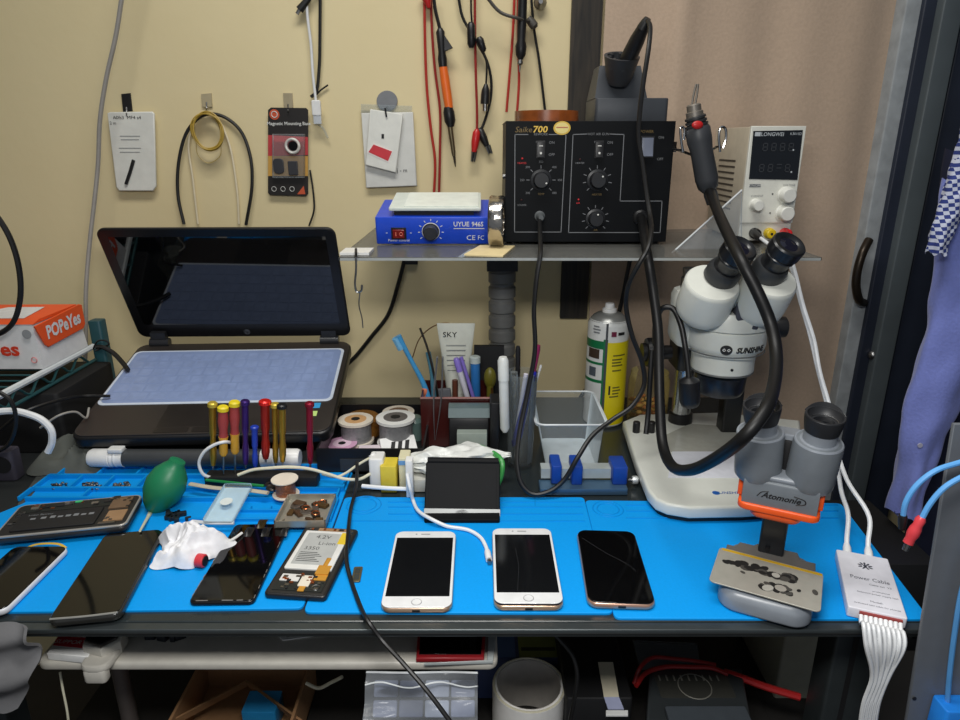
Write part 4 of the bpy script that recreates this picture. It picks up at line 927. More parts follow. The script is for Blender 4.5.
spool('solder_spool', 'white-rimmed solder spool with a grey hub, middle of the tray', 395.5, 417, 19.5, .050, fl_w2, wire_s, M('grey_hub', (96, 92, 90), .5))
spool('solder_spool', 'pale spool with a brown label at the back of the tray', 399, 409, 16, .040, flange_w, copper, bore)
spool('solder_spool', 'pink-white spool lying low at the front left of the tray', 342, 443, 15, .012, M('pink_spool', (206, 160, 190), .4), wire_s, M('pink_disc', (226, 196, 214), .45), .7542)
b = MB(); c = Q(364, 410, .79); b.lathe([(.032,0),(.034,.006),(.032,.030),(.027,.034),(.001,.034)], M('amber_mesh', (150, 100, 40), .4, .4, bump=1.0, scale=260), 26, flat(c.x, min(c.y, ty1-.040), .7542)); b.build('copper_wick', label='amber metal scourer pad at the back of the tray', cat='scourer')
b = MB(); c = Q(430-15, 424, .78); b.lathe([(.018,0),(.019,.01),(.019,.034),(.012,.04)], M('teal_grey_glass', (90, 112, 108), .2), 20, flat(Q(414,424,.78).x, Q(414,424,.78).y, .7542)); b.build('small_jar', label='small grey-green jar at the right end of the tray', cat='jar')
c = Q(398, 441, .772); b = MB(); X = Matrix.Translation((c.x, c.y, .757)) @ Matrix.Rotation(R(18), 4, 'Z') @ Matrix.Rotation(R(30), 4, 'X')
b.rbox(-.030, .030, -.018, .018, 0, .012, .002, .001, paperw, X)
for x in (-.016, -.004, .008): b.prism([(x,-.010),(x+.007,-.010),(x+.012,.008),(x+.005,.008)], .012, .0123, blackink, X)
b.build('label_box', label='white carton with black slanted marks at the front of the tray', cat='carton')
c = Q(372, 446, .765); b = MB(); b.rbox(-.022, .022, -.010, .010, 0, .010, .002, .001, M('lilac_card', (220, 206, 214), .6), flat(c.x, c.y-.004, .7545, R(5))); b.build('card_box', label='small pale pink carton in the front of the tray', cat='carton')
# ================================================================ BROWN ORGANISER
oy = 1.05; zo = P(455, 398, oy).z; ox0, ox1 = P(421, 420, oy).x, P(493, 420, oy).x
brown = M('maroon_plastic', (66, 26, 24), .22, spec=.55)
t = thing('desk_organizer', 'dark maroon desk organiser holding tubes and tools, below the shelf', 'organizer', ((ox0+ox1)/2, oy+.05, .7505))
b = MB(); oyb = oy+.09
for (a0, a1, c0, c1) in ((ox0,ox1,oy,oy+.003),(ox0,ox1,oyb-.003,oyb),(ox0,ox0+.003,oy+.003,oyb-.003),(ox1-.003,ox1,oy+.003,oyb-.003)): b.box(a0, a1, c0, c1, .7505, zo, brown)
b.box(ox0, ox1, oy, oyb, .7505, .7535, brown); b.tube([(ox0,oy-.0005,zo),(ox1,oy-.0005,zo)], .0022, M('maroon_rim', (140, 92, 86), .25), 8, 1); b.build('box_body', t, world=True)
b = MB(); b.box(P(474,345,oyb+.012).x, P(504,345,oyb+.012).x, oyb+.004, oyb+.014, .7505, P(490,345,oyb+.012).z, blackm); b.build('back_panel', t, world=True)
oi = oy+.045
def rod(name, label, p, q, r, mat, cat, extra=None, group='tools in the desk organiser', r1=None):
    t = thing(name, label, cat, P(*q), group=group)
    b = MB(); b.cyl(P(*p), P(*q), r if r1 is None else r1, mat, r, 14); b.build('barrel', t, world=True)
    return t
# toothbrush
t = thing('toothbrush', 'blue toothbrush leaning out of the desk organiser', 'toothbrush', P(432, 420, oi))
b = MB(); tb_ = M('sky_blue_plastic', (70, 158, 214), .35); b.tube([P(432,412,oi), P(424,385,oi), P(412,362,oi-.004), P(403,345,oi-.008), P(398,336,oi-.01)], lambda f: .0062-.0022*math.sin(f*3), tb_, 10); b.build('handle', t, world=True)
b = MB(); b.tube([P(395,338,oi-.012), P(401,349,oi-.008)], .006, M('pale_blue_bristle', (120, 186, 226), .7), 8, 1); b.build('bristles', t, world=True)
# tweezers in front
def tweezer(name, label, tip, top, w, mat, Y0, Y1):
    t = thing(name, label, 'tweezers', P(*tip, Y0))
    for s in (-1, 1):
        b = MB(); b.tube([P(tip[0]+s*.4, tip[1], Y0), P((tip[0]+top[0])/2+s*w*.62, (tip[1]+top[1])/2, (Y0+Y1)/2), P(top[0]+s*w*.45, top[1], Y1)], lambda f: .0009+.0036*min(1, f*1.6), mat, 8, 8, flat=.35); b.build('arm', t, world=True)
    return t
tweezer('tweezers', 'grey tweezers hanging tip down over the organiser front', (435, 440), (440, 357), 6, M('tweezer_grey', (134, 136, 140), .3, .3), oy-.006, oy-.010)
b = MB(); b.tube([P(420,328,oi+.02), P(428,350,oi+.01), P(436,385,oi), P(440,415,oi)], .0020, M('gunmetal', (70, 66, 62), .35, .8), 8); b.build('picking_tool', label='thin dark metal pick standing in the desk organiser', cat='pick')
b = MB(); b.tube([P(412,359,oi+.03), P(420,338,oi+.035), P(434,326,oi+.035), P(447,323,oi+.035), P(456,326,oi+.03)], .0012, M('bronze_wire', (120, 92, 62), .4, .6), 6); b.build('bent_wire', label='bent bronze wire arching behind the toothbrush', cat='wire')
b = MB(); b.tube([P(428,352,oi+.02), P(432,372,oi+.01), P(434,400,oi)], .0046, M('teal_rod', (70, 120, 140), .35), 8); b.build('thin_brush', label='teal-grey brush handle between toothbrush and tweezers', cat='brush')
b = MB(); p = P(445, 380, oi); b.rbox(-.014, .014, -.004, .004, 0, .07, .003, .002, M('grey_file', (96, 98, 104), .5), Matrix.Translation((p.x, oi+.01, .77)) @ Matrix.Rotation(R(-4),4,'Y')); b.build('metal_file', label='grey flat file standing in the desk organiser', cat='file')
b = MB(); p = P(425, 391, oi); b.ell(p, .006, .006, .010, M('salmon_cap', (226, 130, 96), .4), 12, 8); b.cyl(p, Vector((p.x+.004, oi, .757)), .004, M('salmon_cap'), n=8); b.build('orange_pen', label='orange-capped pen at the left of the desk organiser', cat='pen')
# cream tube
t = thing('cream_tube', 'white squeeze tube standing cap down in the desk organiser', 'tube', P(457, 400, oi))
b = MB(); k0, k1 = P(436.5, 324, oi+.02), P(475, 322, oi+.02); lo = P(457, 376, oi+.02)
wdt = (k1.x-k0.x)/2
def tubefn(u, v):
    a = u*2*math.pi; rx = .019+(wdt-.019)*v; ry = .015*(1-v)+.0012
    return Vector((lo.x + (k0.x+k1.x-2*lo.x)/2*v + rx*math.cos(a), oi+.025 + ry*math.sin(a), lo.z-.03 + (k0.z-lo.z+.03)*v))
b.sheet(tubefn, 28, 8, M('ivory_tube', (210, 212, 200), .35)); b.build('tube_body', t, world=True)
b = MB(); YT = oi+.009; wtext(b, 'SKY', 450, 334.5, YT+.010, 5.5, blackink, sx=1.1)
for i in range(6):
    y = 345+5*i; a, c = P(446+i*.3, y, YT+.006), P(466-i*.3, y, YT+.006); b.box(a.x, c.x, YT+.004, YT+.0045, a.z-.0005, a.z+.0005, greyink)
b.build('printing', t, world=True)
b = MB(); b.cyl((lo.x, oi+.025, .7537), (lo.x, oi+.025, lo.z-.028), .016, M('ivory_tube'), n=20); b.build('cap', t, world=True)
def pen(label, top, bot, r, mat, capm=None, name='pen', capf=.25, Y0=None, Y1=None, grp='tools in the desk organiser', cat='pen'):
    A_, B2 = P(*top, Y1 or oi), P(*bot, Y0 or oi)
    t = thing(name, label, cat, B2, group=grp)
    b = MB(); b.lat(B2, A_ + (B2-A_)*(capf if capm else 0), [(r*.5,0),(r,.08),(r,1)], mat, 14); b.build('barrel', t, world=True)
    if capm: b = MB(); b.lat(A_ + (B2-A_)*capf, A_, [(r*1.12,0),(r*1.12,.85),(r*.8,1)], capm, 14); b.build('cap', t, world=True)
    return t
pen('white pen with a violet cap leaning in the desk organiser', (456,358), (471,410), .0050, M('frost_white', (212, 210, 222), .3), M('violet_cap', (140, 120, 210), .35), Y0=oi-.02, Y1=oi-.02)
pen('violet pen leaning right beside the violet-capped white pen', (461,357), (474,400), .0034, M('violet_cap'), None, Y0=oi-.006, Y1=oi-.006)
pen('blue bottle marker with a pale top in the desk organiser', (475,356), (476,410), .0085, M('clear_blue', (50, 120, 190), .25), M('pale_cap', (190, 200, 196), .4), capf=.12, name='marker', cat='marker', Y0=oi+.012, Y1=oi+.012)
b = MB(); b.cyl(P(455,380,oi), Vector((P(455,398,oi).x, oi, .76)), .005, M('brown_pen', (100, 56, 40), .4)); b.build('brown_pen', label='brown pen standing low inside the desk organiser', cat='pen')
b = MB(); b.ell(P(490,378,oi+.01), .011, .008, .020, M('olive_cap', (110, 104, 30), .4), 14, 8); b.cyl(P(490,384,oi+.01), Vector((P(490,398,oi).x, oi+.01, .756)), .006, M('olive_cap')); b.build('glue_bottle', label='olive green bottle at the right of the desk organiser', cat='bottle')
# tape dispenser
dy = 1.00; t = thing('tape_dispenser', 'black tape dispenser with a grey rounded top, before the maroon organiser', 'tape dispenser', P(470, 445, dy))
dx0, dx1 = P(449, 425, dy).x, P(489, 425, dy).x; zd = P(470, 411, dy).z
b = MB(); X = Matrix(((0,0,1,0),(1,0,0,0),(0,1,0,0),(0,0,0,1)))   # profile in Y-Z, extruded along X
prof = [(dy,.7505),(dy,zd-.03),(dy+.004,zd-.012),(dy+.012,zd-.003),(dy+.024,zd),(dy+.044,zd-.004),(dy+.046,.7505)]
b.prism(prof, dx0, dx1, blackp, X, .002); b.build('body', t, world=True)
b = MB(); b.prism([(dy+.002,zd-.013),(dy+.011,zd-.002),(dy+.024,zd+.001),(dy+.034,zd+.001),(dy+.024,zd+.003),(dy+.010,zd+.0006),(dy+.000,zd-.012)], dx0-.001, dx1+.001, M('sea_grey_cap', (84, 100, 102), .3), X); b.build('curved_cap', t, world=True)
b = MB(); a, c = P(457, 440, dy-.012), P(487, 432, dy-.012); b.rbox(a.x, c.x, dy-.018, dy-.001, .7505, c.z, .001, .0008, M('grey_green_block', (140, 150, 142), .5)); b.build('front_block', t, world=True)
b = MB(); b.rbox(P(490,400,.99).x, P(500,400,.99).x, .985, 1.03, .7505, P(495,402,.99).z, .003, .002, blackp); b.build('black_holder', label='narrow black holder between tape dispenser and white marker', cat='holder')
# ================================================================ PEN CUP
cy = .99
t0 = P(524, 372, cy); b0 = P(520, 462, cy); zc0 = .7506; r_ = 15/ppm(400, cy)
t = thing('pen_cup', 'clear grey plastic cup of pens below the controller', 'cup', (b0.x, cy, zc0))
b = MB(); H = t0.z-zc0; b.lathe([(r_*.8,0),(r_*.84,.004),(r_*1.05,H),(r_*1.0,H),(r_*.78,.006),(.0005,.006)], M('smoky_clear', (190, 198, 200), .12, alpha=.07), 28, flat(b0.x, cy, zc0), caps=False); b.build('cup_body', t, world=True)
g = 'pens in the clear cup'
pen('white marker standing at the left of the clear cup', (503,357), (505,432), .0075, M('marker_white', (214, 216, 212), .35), M('marker_white'), capf=.3, Y0=cy-.028, Y1=cy-.026, grp=g, name='marker', cat='marker')
pen('black pen standing behind the white marker', (518,346), (517,450), .0036, blackp, blackp, Y0=cy+.008, Y1=cy+.012, grp=g)
pen('blue pen leaning right in the clear cup', (534,372), (513,446), .0050, M('royal_blue', (34, 44, 170), .3), M('royal_blue'), Y0=cy-.012, Y1=cy-.010, grp=g)
pen('magenta pen leaning against the black cable in the cup', (538,345), (519,440), .0046, M('royal_blue'), M('magenta_cap', (150, 40, 90), .35), capf=.32, Y0=cy+.004, Y1=cy+.006, grp=g)
pen('white stick pen leaning between blue and white pens', (526,374), (515,440), .0036, M('frost_white'), None, Y0=cy-.004, Y1=cy-.012, grp=g)
pen('clear grey tube standing in the clear cup', (514,372), (514,446), .0058, M('smoky_clear'), None, Y0=cy+.004, Y1=cy+.004, grp=g)
pen('pale cotton bud leaning right out of the cup', (541,365), (524,425), .0018, whitep, whitep, capf=.1, Y0=cy+.012, Y1=cy+.012, grp=g, name='cotton_bud', cat='cotton bud')
# ribbed column under the shelf
t = thing('ribbed_hose', 'dark grey ribbed hose hanging under the shelf behind the pens', 'hose', P(502, 352, 1.22))
b = MB(); p0 = P(502, 268, 1.22); p1 = P(502, 395, 1.22); rr = 13.5/ppm(310, 1.22); n_ = 9; prof = []
for i in range(n_):
    z = i/n_; prof += [(rr*.88, z), (rr, z+.012), (rr, z+.080), (rr*.88, z+.094)]
prof.append((rr*.86, 1)); b.lat(p1, p0, prof, M('ribbed_grey', (104, 104, 102), .45), 26); b.build('hose_body', t, world=True)
b = MB(); b.box(p0.x-.028, p0.x+.028, 1.195, 1.245, p0.z-.002, SZ-.0146, blackm); b.build('hose_clamp', t, world=True)
# ================================================================ SPRAY CAN, JAR, CONTAINER
sy_ = 1.17
sc0 = P(607, 424, sy_); rr = 20/ppm(370, sy_); zc1 = P(607, 324, sy_-.02).z
cx_ = P(606.5, 360, sy_).x
sp = thing('spray_can', 'white, green and yellow spray can standing behind the clear tub', 'spray can', (cx_, sy_, .7506))
def sector(b, r, z0, z1, a0, a1, mat, n=12):
    vs = []; 
    for i in range(n+1):
        a = R(a0+(a1-a0)*i/n); vs += [(cx_+r*math.cos(a), sy_+r*math.sin(a), z0), (cx_+r*math.cos(a), sy_+r*math.sin(a), z1)]
    b.add(vs, [(2*i, 2*i+2, 2*i+3, 2*i+1) for i in range(n)], mat, True)
zb0 = .7506; H = zc1-zb0
canw = M('can_white', (206, 208, 206), .35); cany = M('can_yellow', (222, 204, 20), .35, var=.02); cang = M('can_green', (24, 110, 66), .35)
b = MB(); b.lathe([(rr*.9,0),(rr,.004),(rr,H*.985),(rr*.97,H),(rr*.9,H+.006)], canw, 40, flat(cx_, sy_, zb0)); b.lathe([(rr*.93,0),(rr*.8,.006),(rr*.62,.011),(rr*.36,.014)], M('can_shoulder', (168, 170, 168), .3, .6), 36, flat(cx_, sy_, zb0+H+.004)); b.build('can_body', sp, world=True)
def zpy(py): return P(607, py, sy_-rr).z
b = MB(); R1 = rr+.0004
sector(b, R1, zb0+.006, zpy(343), -100, 20, cany, 16); sector(b, R1, zb0+.006, zpy(340), -112, -100, cang, 4); sector(b, R1+.0001, zb0+.02, zpy(324), -107, -101, M('can_stripe', (70, 72, 74), .4), 4)
sector(b, R1, zpy(350), zpy(342), -200, -112, cang, 12)
for y0, y1 in ((366,363.5),(384,381),(400,386)): sector(b, R1, zpy(y0), zpy(y1), -200, -112, cang if y0 != 400 else canw, 12)
sector(b, R1+.0001, zpy(360), zpy(350.5), -160, -122, M('can_photo', (66, 52, 40), .4), 6); sector(b, R1+.0001, zpy(378), zpy(369), -154, -130, M('can_photo2', (80, 88, 96), .4), 6)
for y, a0, a1 in ((356,-70,-30),(360,-72,-40),(363,-72,-44),(366,-72,-38),(371,-70,-42),(388,-66,-44),(391,-66,-40),(394,-66,-46),(397,-74,-46),(328,-130,-112),(331,-132,-108),(334,-130,-110)):
    sector(b, R1+.0002, zpy(y+.7), zpy(y-.7), a0-14, a1-14, M('olive_ink', (96, 92, 30), .5) if a0 > -100 else greyink, 4)
sector(b, R1+.0002, zpy(395), zpy(386), -91, -86, blackink, 2)
an = R(-72); sector(b, R1+.0002, zpy(337), zpy(332), -92, -78, M('plum_logo', (110, 30, 60), .4), 4); sector(b, R1+.0002, zpy(336), zpy(333), -73, -52, blackink, 4)
b.build('label', sp, world=True)
b = MB(); zz0 = zb0+H+.016; b.lathe([(rr*.34,0),(rr*.36,.003),(rr*.34,.008),(rr*.24,.009),(rr*.22,.017),(rr*.18,.018)], whitep, 22, flat(cx_, sy_, zz0)); b.build('nozzle', sp, world=True)
# orange-brown jar
jc = P(646, 420, 1.17); t = thing('jar', 'clear jar of orange-brown bits beside the spray can', 'jar', (jc.x, 1.17, .7506))
rj = 20/ppm(400, 1.17); zj = P(646, 378, 1.17-rj).z-.7506
b = MB(); b.lathe([(rj*.9,0),(rj,.005),(rj,zj*.85),(rj*.92,zj*.92),(rj*.92,zj)], M('yellowish_clear', (214, 200, 140), .15, alpha=.05), 30, flat(jc.x, 1.17, .7506), caps=False); b.build('jar_wall', t, world=True)
b = MB(); rnd = random.Random(5)
for k in range(60):
    a = rnd.uniform(0, 6.28); r = rj*.78*math.sqrt(rnd.random()); b.ell((jc.x+r*math.cos(a), 1.17+r*math.sin(a), .757+rnd.random()*.040), .007, .004, .004, M('rust_bits', (176, 104, 50), .6) if k % 3 else M('straw_bits', (206, 160, 80), .6), 8, 5, None)
b.build('dried_bits', label='orange-brown bits filling the clear jar beside the spray can', cat='bits', kind='stuff')
# clear tub
ty0, tyb = .965, 1.10
t = thing('plastic_tub', 'clear empty plastic tub in front of the spray can', 'tub', P(572, 468, ty0))
zr = P(571, 424, ty0-.006).z; zr_b = zr
a, c = P(538, 424, ty0-.006), P(606, 424, ty0-.006); a2, c2 = P(547, 466, ty0), P(598, 466, ty0)
def ringpts(x0, x1, y0, y1, z, r): return [(x+(x0+x1)/2, y+(y0+y1)/2, z) for x, y in rrect(x1-x0, y1-y0, r, 4)]
rings = [ringpts(a2.x, c2.x, ty0, tyb-.01, .7506, .010), ringpts(a.x, c.x, ty0-.006, tyb, zr, .012), ringpts(a.x-.004, c.x+.004, ty0-.010, tyb+.004, zr, .014), ringpts(a.x-.004, c.x+.004, ty0-.010, tyb+.004, zr-.004, .014)]
vs = sum(rings, []); N = len(rings[0]); fs = [(r*N+i, r*N+(i+1)%N, (r+1)*N+(i+1)%N, (r+1)*N+i) for r in range(3) for i in range(N)]
b = MB(); b.add(vs, fs, clearb, True); b.add(rings[0], [tuple(range(N))[::-1]], clearb); b.tube([Vector(p) for p in rings[2]] + [Vector(rings[2][0])], .0012, M('frosted_edge'), 6, 1); b.build('tub_body', t, world=True)
# circuit-board holder with blue clamps
cy0 = .885
t = thing('board_holder', 'steel rail board holder with blue clamps, in front of the clear tub', 'board holder', P(588, 490, cy0+.02))
b = MB(); x0, x1 = P(540, 492, cy0).x, P(628, 492, cy0).x; b.rbox(x0, x1, cy0, cy0+.03, .7515, .762, .002, .001, M('blue_grey_bar', (74, 104, 130), .35, .5)); b.build('base_bar', t, world=True)
cr = M('clamp_blue', (18, 62, 150), .4)
zr0 = P(580, 473, cy0+.03).z
b = MB(); b.box(P(541,473,cy0+.03).x, P(620,473,cy0+.03).x, cy0+.028, cy0+.048, zr0-.008, zr0+.008, M('pale_rail', (176, 184, 184), .35, .2)); b.build('rail', t, world=True)
for px0, px1, y0, y1 in ((551,562,465.5,483),(571,583,466,486),(612,628,467,484)):
    p0, p1 = P(px0, y1, cy0+.015), P(px1, y0, cy0+.015); b = MB(); b.rbox(p0.x, p1.x, cy0+.012, cy0+.054, max(p0.z, .7622), p1.z, .003, .0015, cr); b.build('clamp', t, world=True)
b = MB(); p = P(628, 480, cy0+.03); b.cyl(p, P(633, 480, cy0+.03), .003, steel); b.lat(P(632,480,cy0+.03), P(638,480,cy0+.03), [(.006,0),(.0065,.2),(.0065,.8),(.005,1)], M('pale_knob', (200, 204, 204), .3, .5), 14); b.build('clamp_screw', t, world=True)
# ================================================================ WHITE HEAP, ADAPTERS, FOLDING STAND
b = MB()
def bagfn(u, v):
    x = P(402, 455, .915).x*(1-u) + P(510, 455, .915).x*u; s = math.sin(math.pi*min(1, u*1.02+.02))
    zc2 = .786 + .022*u*(1-.4*u); a = v*2*math.pi
    rr = (.016+.010*math.sin(6*u+.5)**2)*(.25+.75*s) * (1+.22*math.sin(3*a+11*u)+.12*math.sin(7*a-23*u))
    return Vector((x+.004*math.sin(9*a), .925 + rr*1.3*math.cos(a), zc2 + rr*.75*math.sin(a)))
b.sheet(bagfn, 48, 26, M('white_poly', (222, 224, 220), .3, bump=.5, scale=70)); b.build('poly_bag', label='crumpled white plastic bag behind the black folding stand', cat='bag')
b = MB(); b.rbox(P(408,480,.90).x, P(498,480,.90).x, .895, .945, .7515, .772, .003, .001, M('off_white_box', (196, 196, 188), .5)); b.build('white_carton', label='low white carton under the crumpled plastic bag', cat='carton')  # carton in one even off-white
b = MB(); b.tube([P(478,446,.955), P(492,452,.925), P(502,462,.90), P(501,476,.892), P(497,486,.89)], .004, M('leaf_green', (60, 150, 70), .4), 8); b.build('green_cable', label='green cord curving down at the right of the white bag', cat='cable')
t = thing('power_plug', 'white plug adapter lying behind the black wire, left of the yellow packet', 'plug', P(378, 468, .92))
b = MB(); p = P(377, 466, .91); b.rbox(p.x-.011, p.x+.011, .90, .93, .7515, p.z+.016, .004, .003, whitep); b.build('body', t, world=True)
b = MB(); b.lat(P(372,454,.92), P(377,463,.915), [(.006,0),(.007,.5),(.005,1)], whitep, 12); b.build('cord_sleeve', t, world=True)
b = MB(); p0, p1 = P(381,488,.895), P(396,466,.895); b.rbox(p0.x, p1.x, .893, .925, .7515, p1.z, .002, .001, M('yellow_packet', (214, 192, 60), .5)); b.build('yellow_packet', label='yellow packet standing between the white plug and white carton', cat='packet')
b = MB(); p0, p1 = P(390,482,.888), P(408,462,.888); b.rbox(p0.x+.012, p1.x, .900, .93, .7515, p1.z, .002, .001, M('cream_packet', (216, 210, 176), .5)); b.box(p0.x+.012, p1.x, .8995, .9003, p1.z-.011, p1.z-.004, M('pale_blue_print', (110, 160, 210), .5)); b.build('cream_packet', label='cream packet with a blue band beside the yellow packet', cat='packet')
b = MB(); b.tube([P(362,486,.885), P(385,488,.88), P(408,489,.88)], .0032, whitec, 8); b.build('white_stick', label='white stick lying at the back edge of the middle mat', cat='stick')
b = MB(); p0, p1 = P(407,494,.885), P(413,458,.885); b.rbox(p0.x, p1.x, .875, .892, .7535, p1.z, .002, .001, whitep); b.build('white_bracket', label='upright white bracket at the left of the black folding stand', cat='bracket')
# folding stand
t = thing('folding_stand', 'black folding stand with a silver strip, behind the white phones', 'stand', P(462, 520, .83))
fp = [P(424,515,.823), P(500,516,.823), P(499,462,.868), P(426,461,.868)]
n_ = (fp[1]-fp[0]).cross(fp[3]-fp[0]).normalized()
A_ = plane_px(fp[0], fp[1], fp[3]); W_ = (fp[1]-fp[0]).length; H_ = (fp[3]-fp[0]).length
b = MB(A_); b.rbox(0, W_, 0, H_, -.006, 0, .004, .0015, M('black_panel_case', (16, 17, 19), .55, spec=.12)); b.rbox(W_*.05, W_*.95, H_*.05, H_*.86, 0, .0004, .002, .0002, M('dark_slate_panel', (14, 15, 18), .5, spec=.10)); b.build('panel', t, world=True)
b = MB(A_); b.cyl((W_*.02, H_+.001, -.004), (W_*.98, H_+.001, -.004), .0055, M('black_panel_case'), n=14); b.build('hinge_bar', t, world=True)
b = MB(A_); b.box(0, W_, -.001, .009, .0004, .0018, M('silver_strip', (122, 124, 124), .35, .2)); b.lathe([(.010,0),(.010,.0012)], M('silver_strip'), 24, Matrix.Translation((W_*.5, .001, .0006)) @ Matrix.Diagonal((1,.7,1,1))); b.build('silver_strip', t, world=True)
b = MB(); a, c = Q(424, 523, .7535), Q(500, 524, .7535); b.rbox(a.x, c.x, a.y, .90, .7532, .7585, .003, .001, M('black_panel_case')); b.build('base_plate', t, world=True)
b = MB(); 
for f in (.15, .85): b.tube([A_ @ Vector((W_*f, H_*.8, -.006)), Vector(((A_ @ Vector((W_*f,0,0))).x, .895, .759))], .0025, blackp, 6, 1)
b.build('prop_leg', t, world=True)
# ================================================================ PHONES AND PARTS ON THE MATS
ZM = T + .0004
def phone_base(label, px4, th, cat='phone', group='phones on the mats', name='phone', z0=ZM):
    c, a, w, l = quad_frame(px4, z0+th); w *= 1.035; l *= 1.035
    return thing(name, label, cat, (c.x, c.y, z0), a, group), w, l
def slab(w, l, r, z0, z1, mat, e, n=6): 
    b = MB(); b.prism(rrect(w, l, r, n), z0, z1, mat, None, e, True); return b
rim_gold = M('pale_gold_rim', (206, 176, 150), .3, .7); rim_rose = M('rose_gold_rim', (206, 164, 142), .28, .7); rim_dark = M('black_chrome_rim', (44, 44, 46), .25, .7); rim_silver = M('silver_rim', (182, 184, 188), .25, .8)
def home_phone(label, px4, crack):
    t, w, l = phone_base(label, px4, .0085 if not crack else .0112)
    H0 = .0112 if crack else .0085
    slab(w, l, .011, 0, .0078, rim_gold, .003).build('housing', t)
    if crack: slab(w-.002, l-.002, .0105, .0070, .0099, M('dark_gap', (40, 28, 30), .5), .0005).build('lifted_frame', t)
    slab(w-.0012, l-.0012, .0105, H0-.0015, H0, M('white_front_glass', (216, 217, 218), .12), .0008).build('front_glass', t)
    b = MB(); y0, y1 = -l*.5+l*.125, l*.5-l*.105; b.box(-w*.455, w*.455, y0, y1, H0-.0001, H0+.0002, M('dark_screen', (16, 17, 19) if not crack else (8, 8, 10), .10, var=.02))
    if crack:
        for p, q in (((-w*.15,y0+.002),(-w*.10,y0+.05)),((-w*.10,y0+.05),(-w*.13,y1-.03))): b.tube([(p[0],p[1],H0+.0002),(q[0],q[1],H0+.0002)], .00010, M('scratch_grey', (70, 72, 74), .5), 4, 1)
    b.build('screen', t)
    b = MB(); b.torus((0, -l*.5+l*.062, H0), .0056, .0005, M('silver_ring', (190, 190, 192), .3, .5), None, 24, 5); b.build('home_button', t)
    b = MB(); b.rbox(-.006, .006, l*.5-l*.052-.0008, l*.5-l*.052+.0008, H0-.0001, H0+.0002,   .0007, .0001, M('earpiece_grey', (120, 120, 122), .5)); b.lathe([(.0012,H0-.0001),(.0012,H0+.0002)], M('earpiece_grey'), 10, Matrix.Translation((-.012, l*.5-l*.052, 0))); b.build('earpiece', t)
    b = MB(); b.rbox(-.0045, .0045, -l*.5-.0002, -l*.5+.001, .0022, .0052, .0012, .0002, blackink); b.build('charging_port', t)
    return t
home_phone('white phone with a home button, left of the two white ones', [(396,532),(456,532),(450,606),(382,606)], False)
home_phone('white phone with a cracked dark screen, right of the two white ones', [(493,529),(550,529),(563,602),(495,602)], True)
t, w, l = phone_base('rose gold edged phone with an all-black screen, right of the white phones', [(577,531),(634,531),(654,601),(590,603)], .0095)
slab(w, l, .012, 0, .0088, rim_rose, .0035).build('housing', t)
slab(w-.002, l-.002, .0115, .0080, .0095, glassblk, .0008).build('front_glass', t)
b = MB(); b.rbox(-.0045, .0045, -l*.5-.0002, -l*.5+.001, .003, .006, .0012, .0002, blackink); b.build('charging_port', t)
b = MB(); b.tube([(-w*.42,l*.36,.0096),(-w*.1,l*.16,.0096),(w*.25,-l*.02,.0096),(w*.33,-l*.10,.0096)], .00010, M('scratch_grey', (70, 72, 74), .5), 4, 5); b.build('scratch', t)
t, w, l = phone_base('large black phone lying aslant across the front edge of the left mat', [(108,532),(160,532),(119,615),(49,616)], .010)
slab(w, l, .010, 0, .0094, M('clear_black_case', (42, 42, 40), .2), .003).build('case', t)
slab(w-.004, l-.003, .009, .0086, .0102, M('brown_black_glass', (10, 10, 9), .06, var=.02, spec=.7), .0008).build('front_glass', t)
b = MB(); b.tube([(-w*.46,-l*.485,.0098),(0,-l*.492,.0098),(w*.46,-l*.485,.0098)], .0012, M('grey_case_lip', (130, 130, 126), .3), 6, 3); b.build('case_lip', t)
t, w, l = phone_base('phone with a white rim at the left edge of the frame', [(14,547),(68,546),(8,606),(-62,612)], .009)
slab(w, l, .010, 0, .0082, M('white_phone_rim', (206, 208, 214), .3), .003).build('housing', t)
slab(w-.003, l-.003, .009, .0074, .0090, glassblk, .0008).build('front_glass', t)
b = MB(); b.tube([Q(24,549,T+.006), Q(34,545,T+.008), Q(48,543.5,T+.009), Q(60,544.5,T+.008), Q(66,548,T+.005)], .0018, M('yellow_flex', (206, 170, 60), .4), 7, flat=.5); b.build('flex_ribbon', label='yellow flex ribbon behind the white-rimmed phone', cat='flex ribbon')
# opened phone at rear left
t, w, l = phone_base('opened phone showing its long black battery, rear of the left mat', [(26,500),(138,499),(118,530),(2,530)], .012, name='opened_phone', z0=T+.0076)
# here x runs along the long side
b = slab(w, l, .010, 0, .0082, M('dark_housing', (40, 40, 42), .4), .003); b.prism(rrect(w, l, .010, 6), .0080, .0110, M('silver_frame', (176, 174, 170), .3, .5), None, .001, True); b.build('housing', t)
slab(w-.005, l-.005, .008, .0100, .0112, M('dark_chassis', (34, 33, 32), .5), .0005).build('chassis', t)
b = MB(); b.rbox(-w*.40, w*.24, -l*.40, l*.14, .0112, .0136, .003, .0008, M('black_battery', (26, 26, 28), .5))
for i, x in enumerate((-.30,-.22,-.15,-.09,-.03,.03,.09,.15)): b.box(w*x, w*(x+.04), -l*.10, -l*.10+.004+(i%3)*.001, .0136, .0138, greyink)
b.text('Li-ion Battery', .0055, flat(-w*.24, l*.04, .0138), greyink); b.build('battery', t)
rnd = random.Random(11)
b = MB(); b.box(-w*.44, w*.30, l*.18, l*.44, .0112, .0122, M('logic_board', (28, 32, 30), .5))
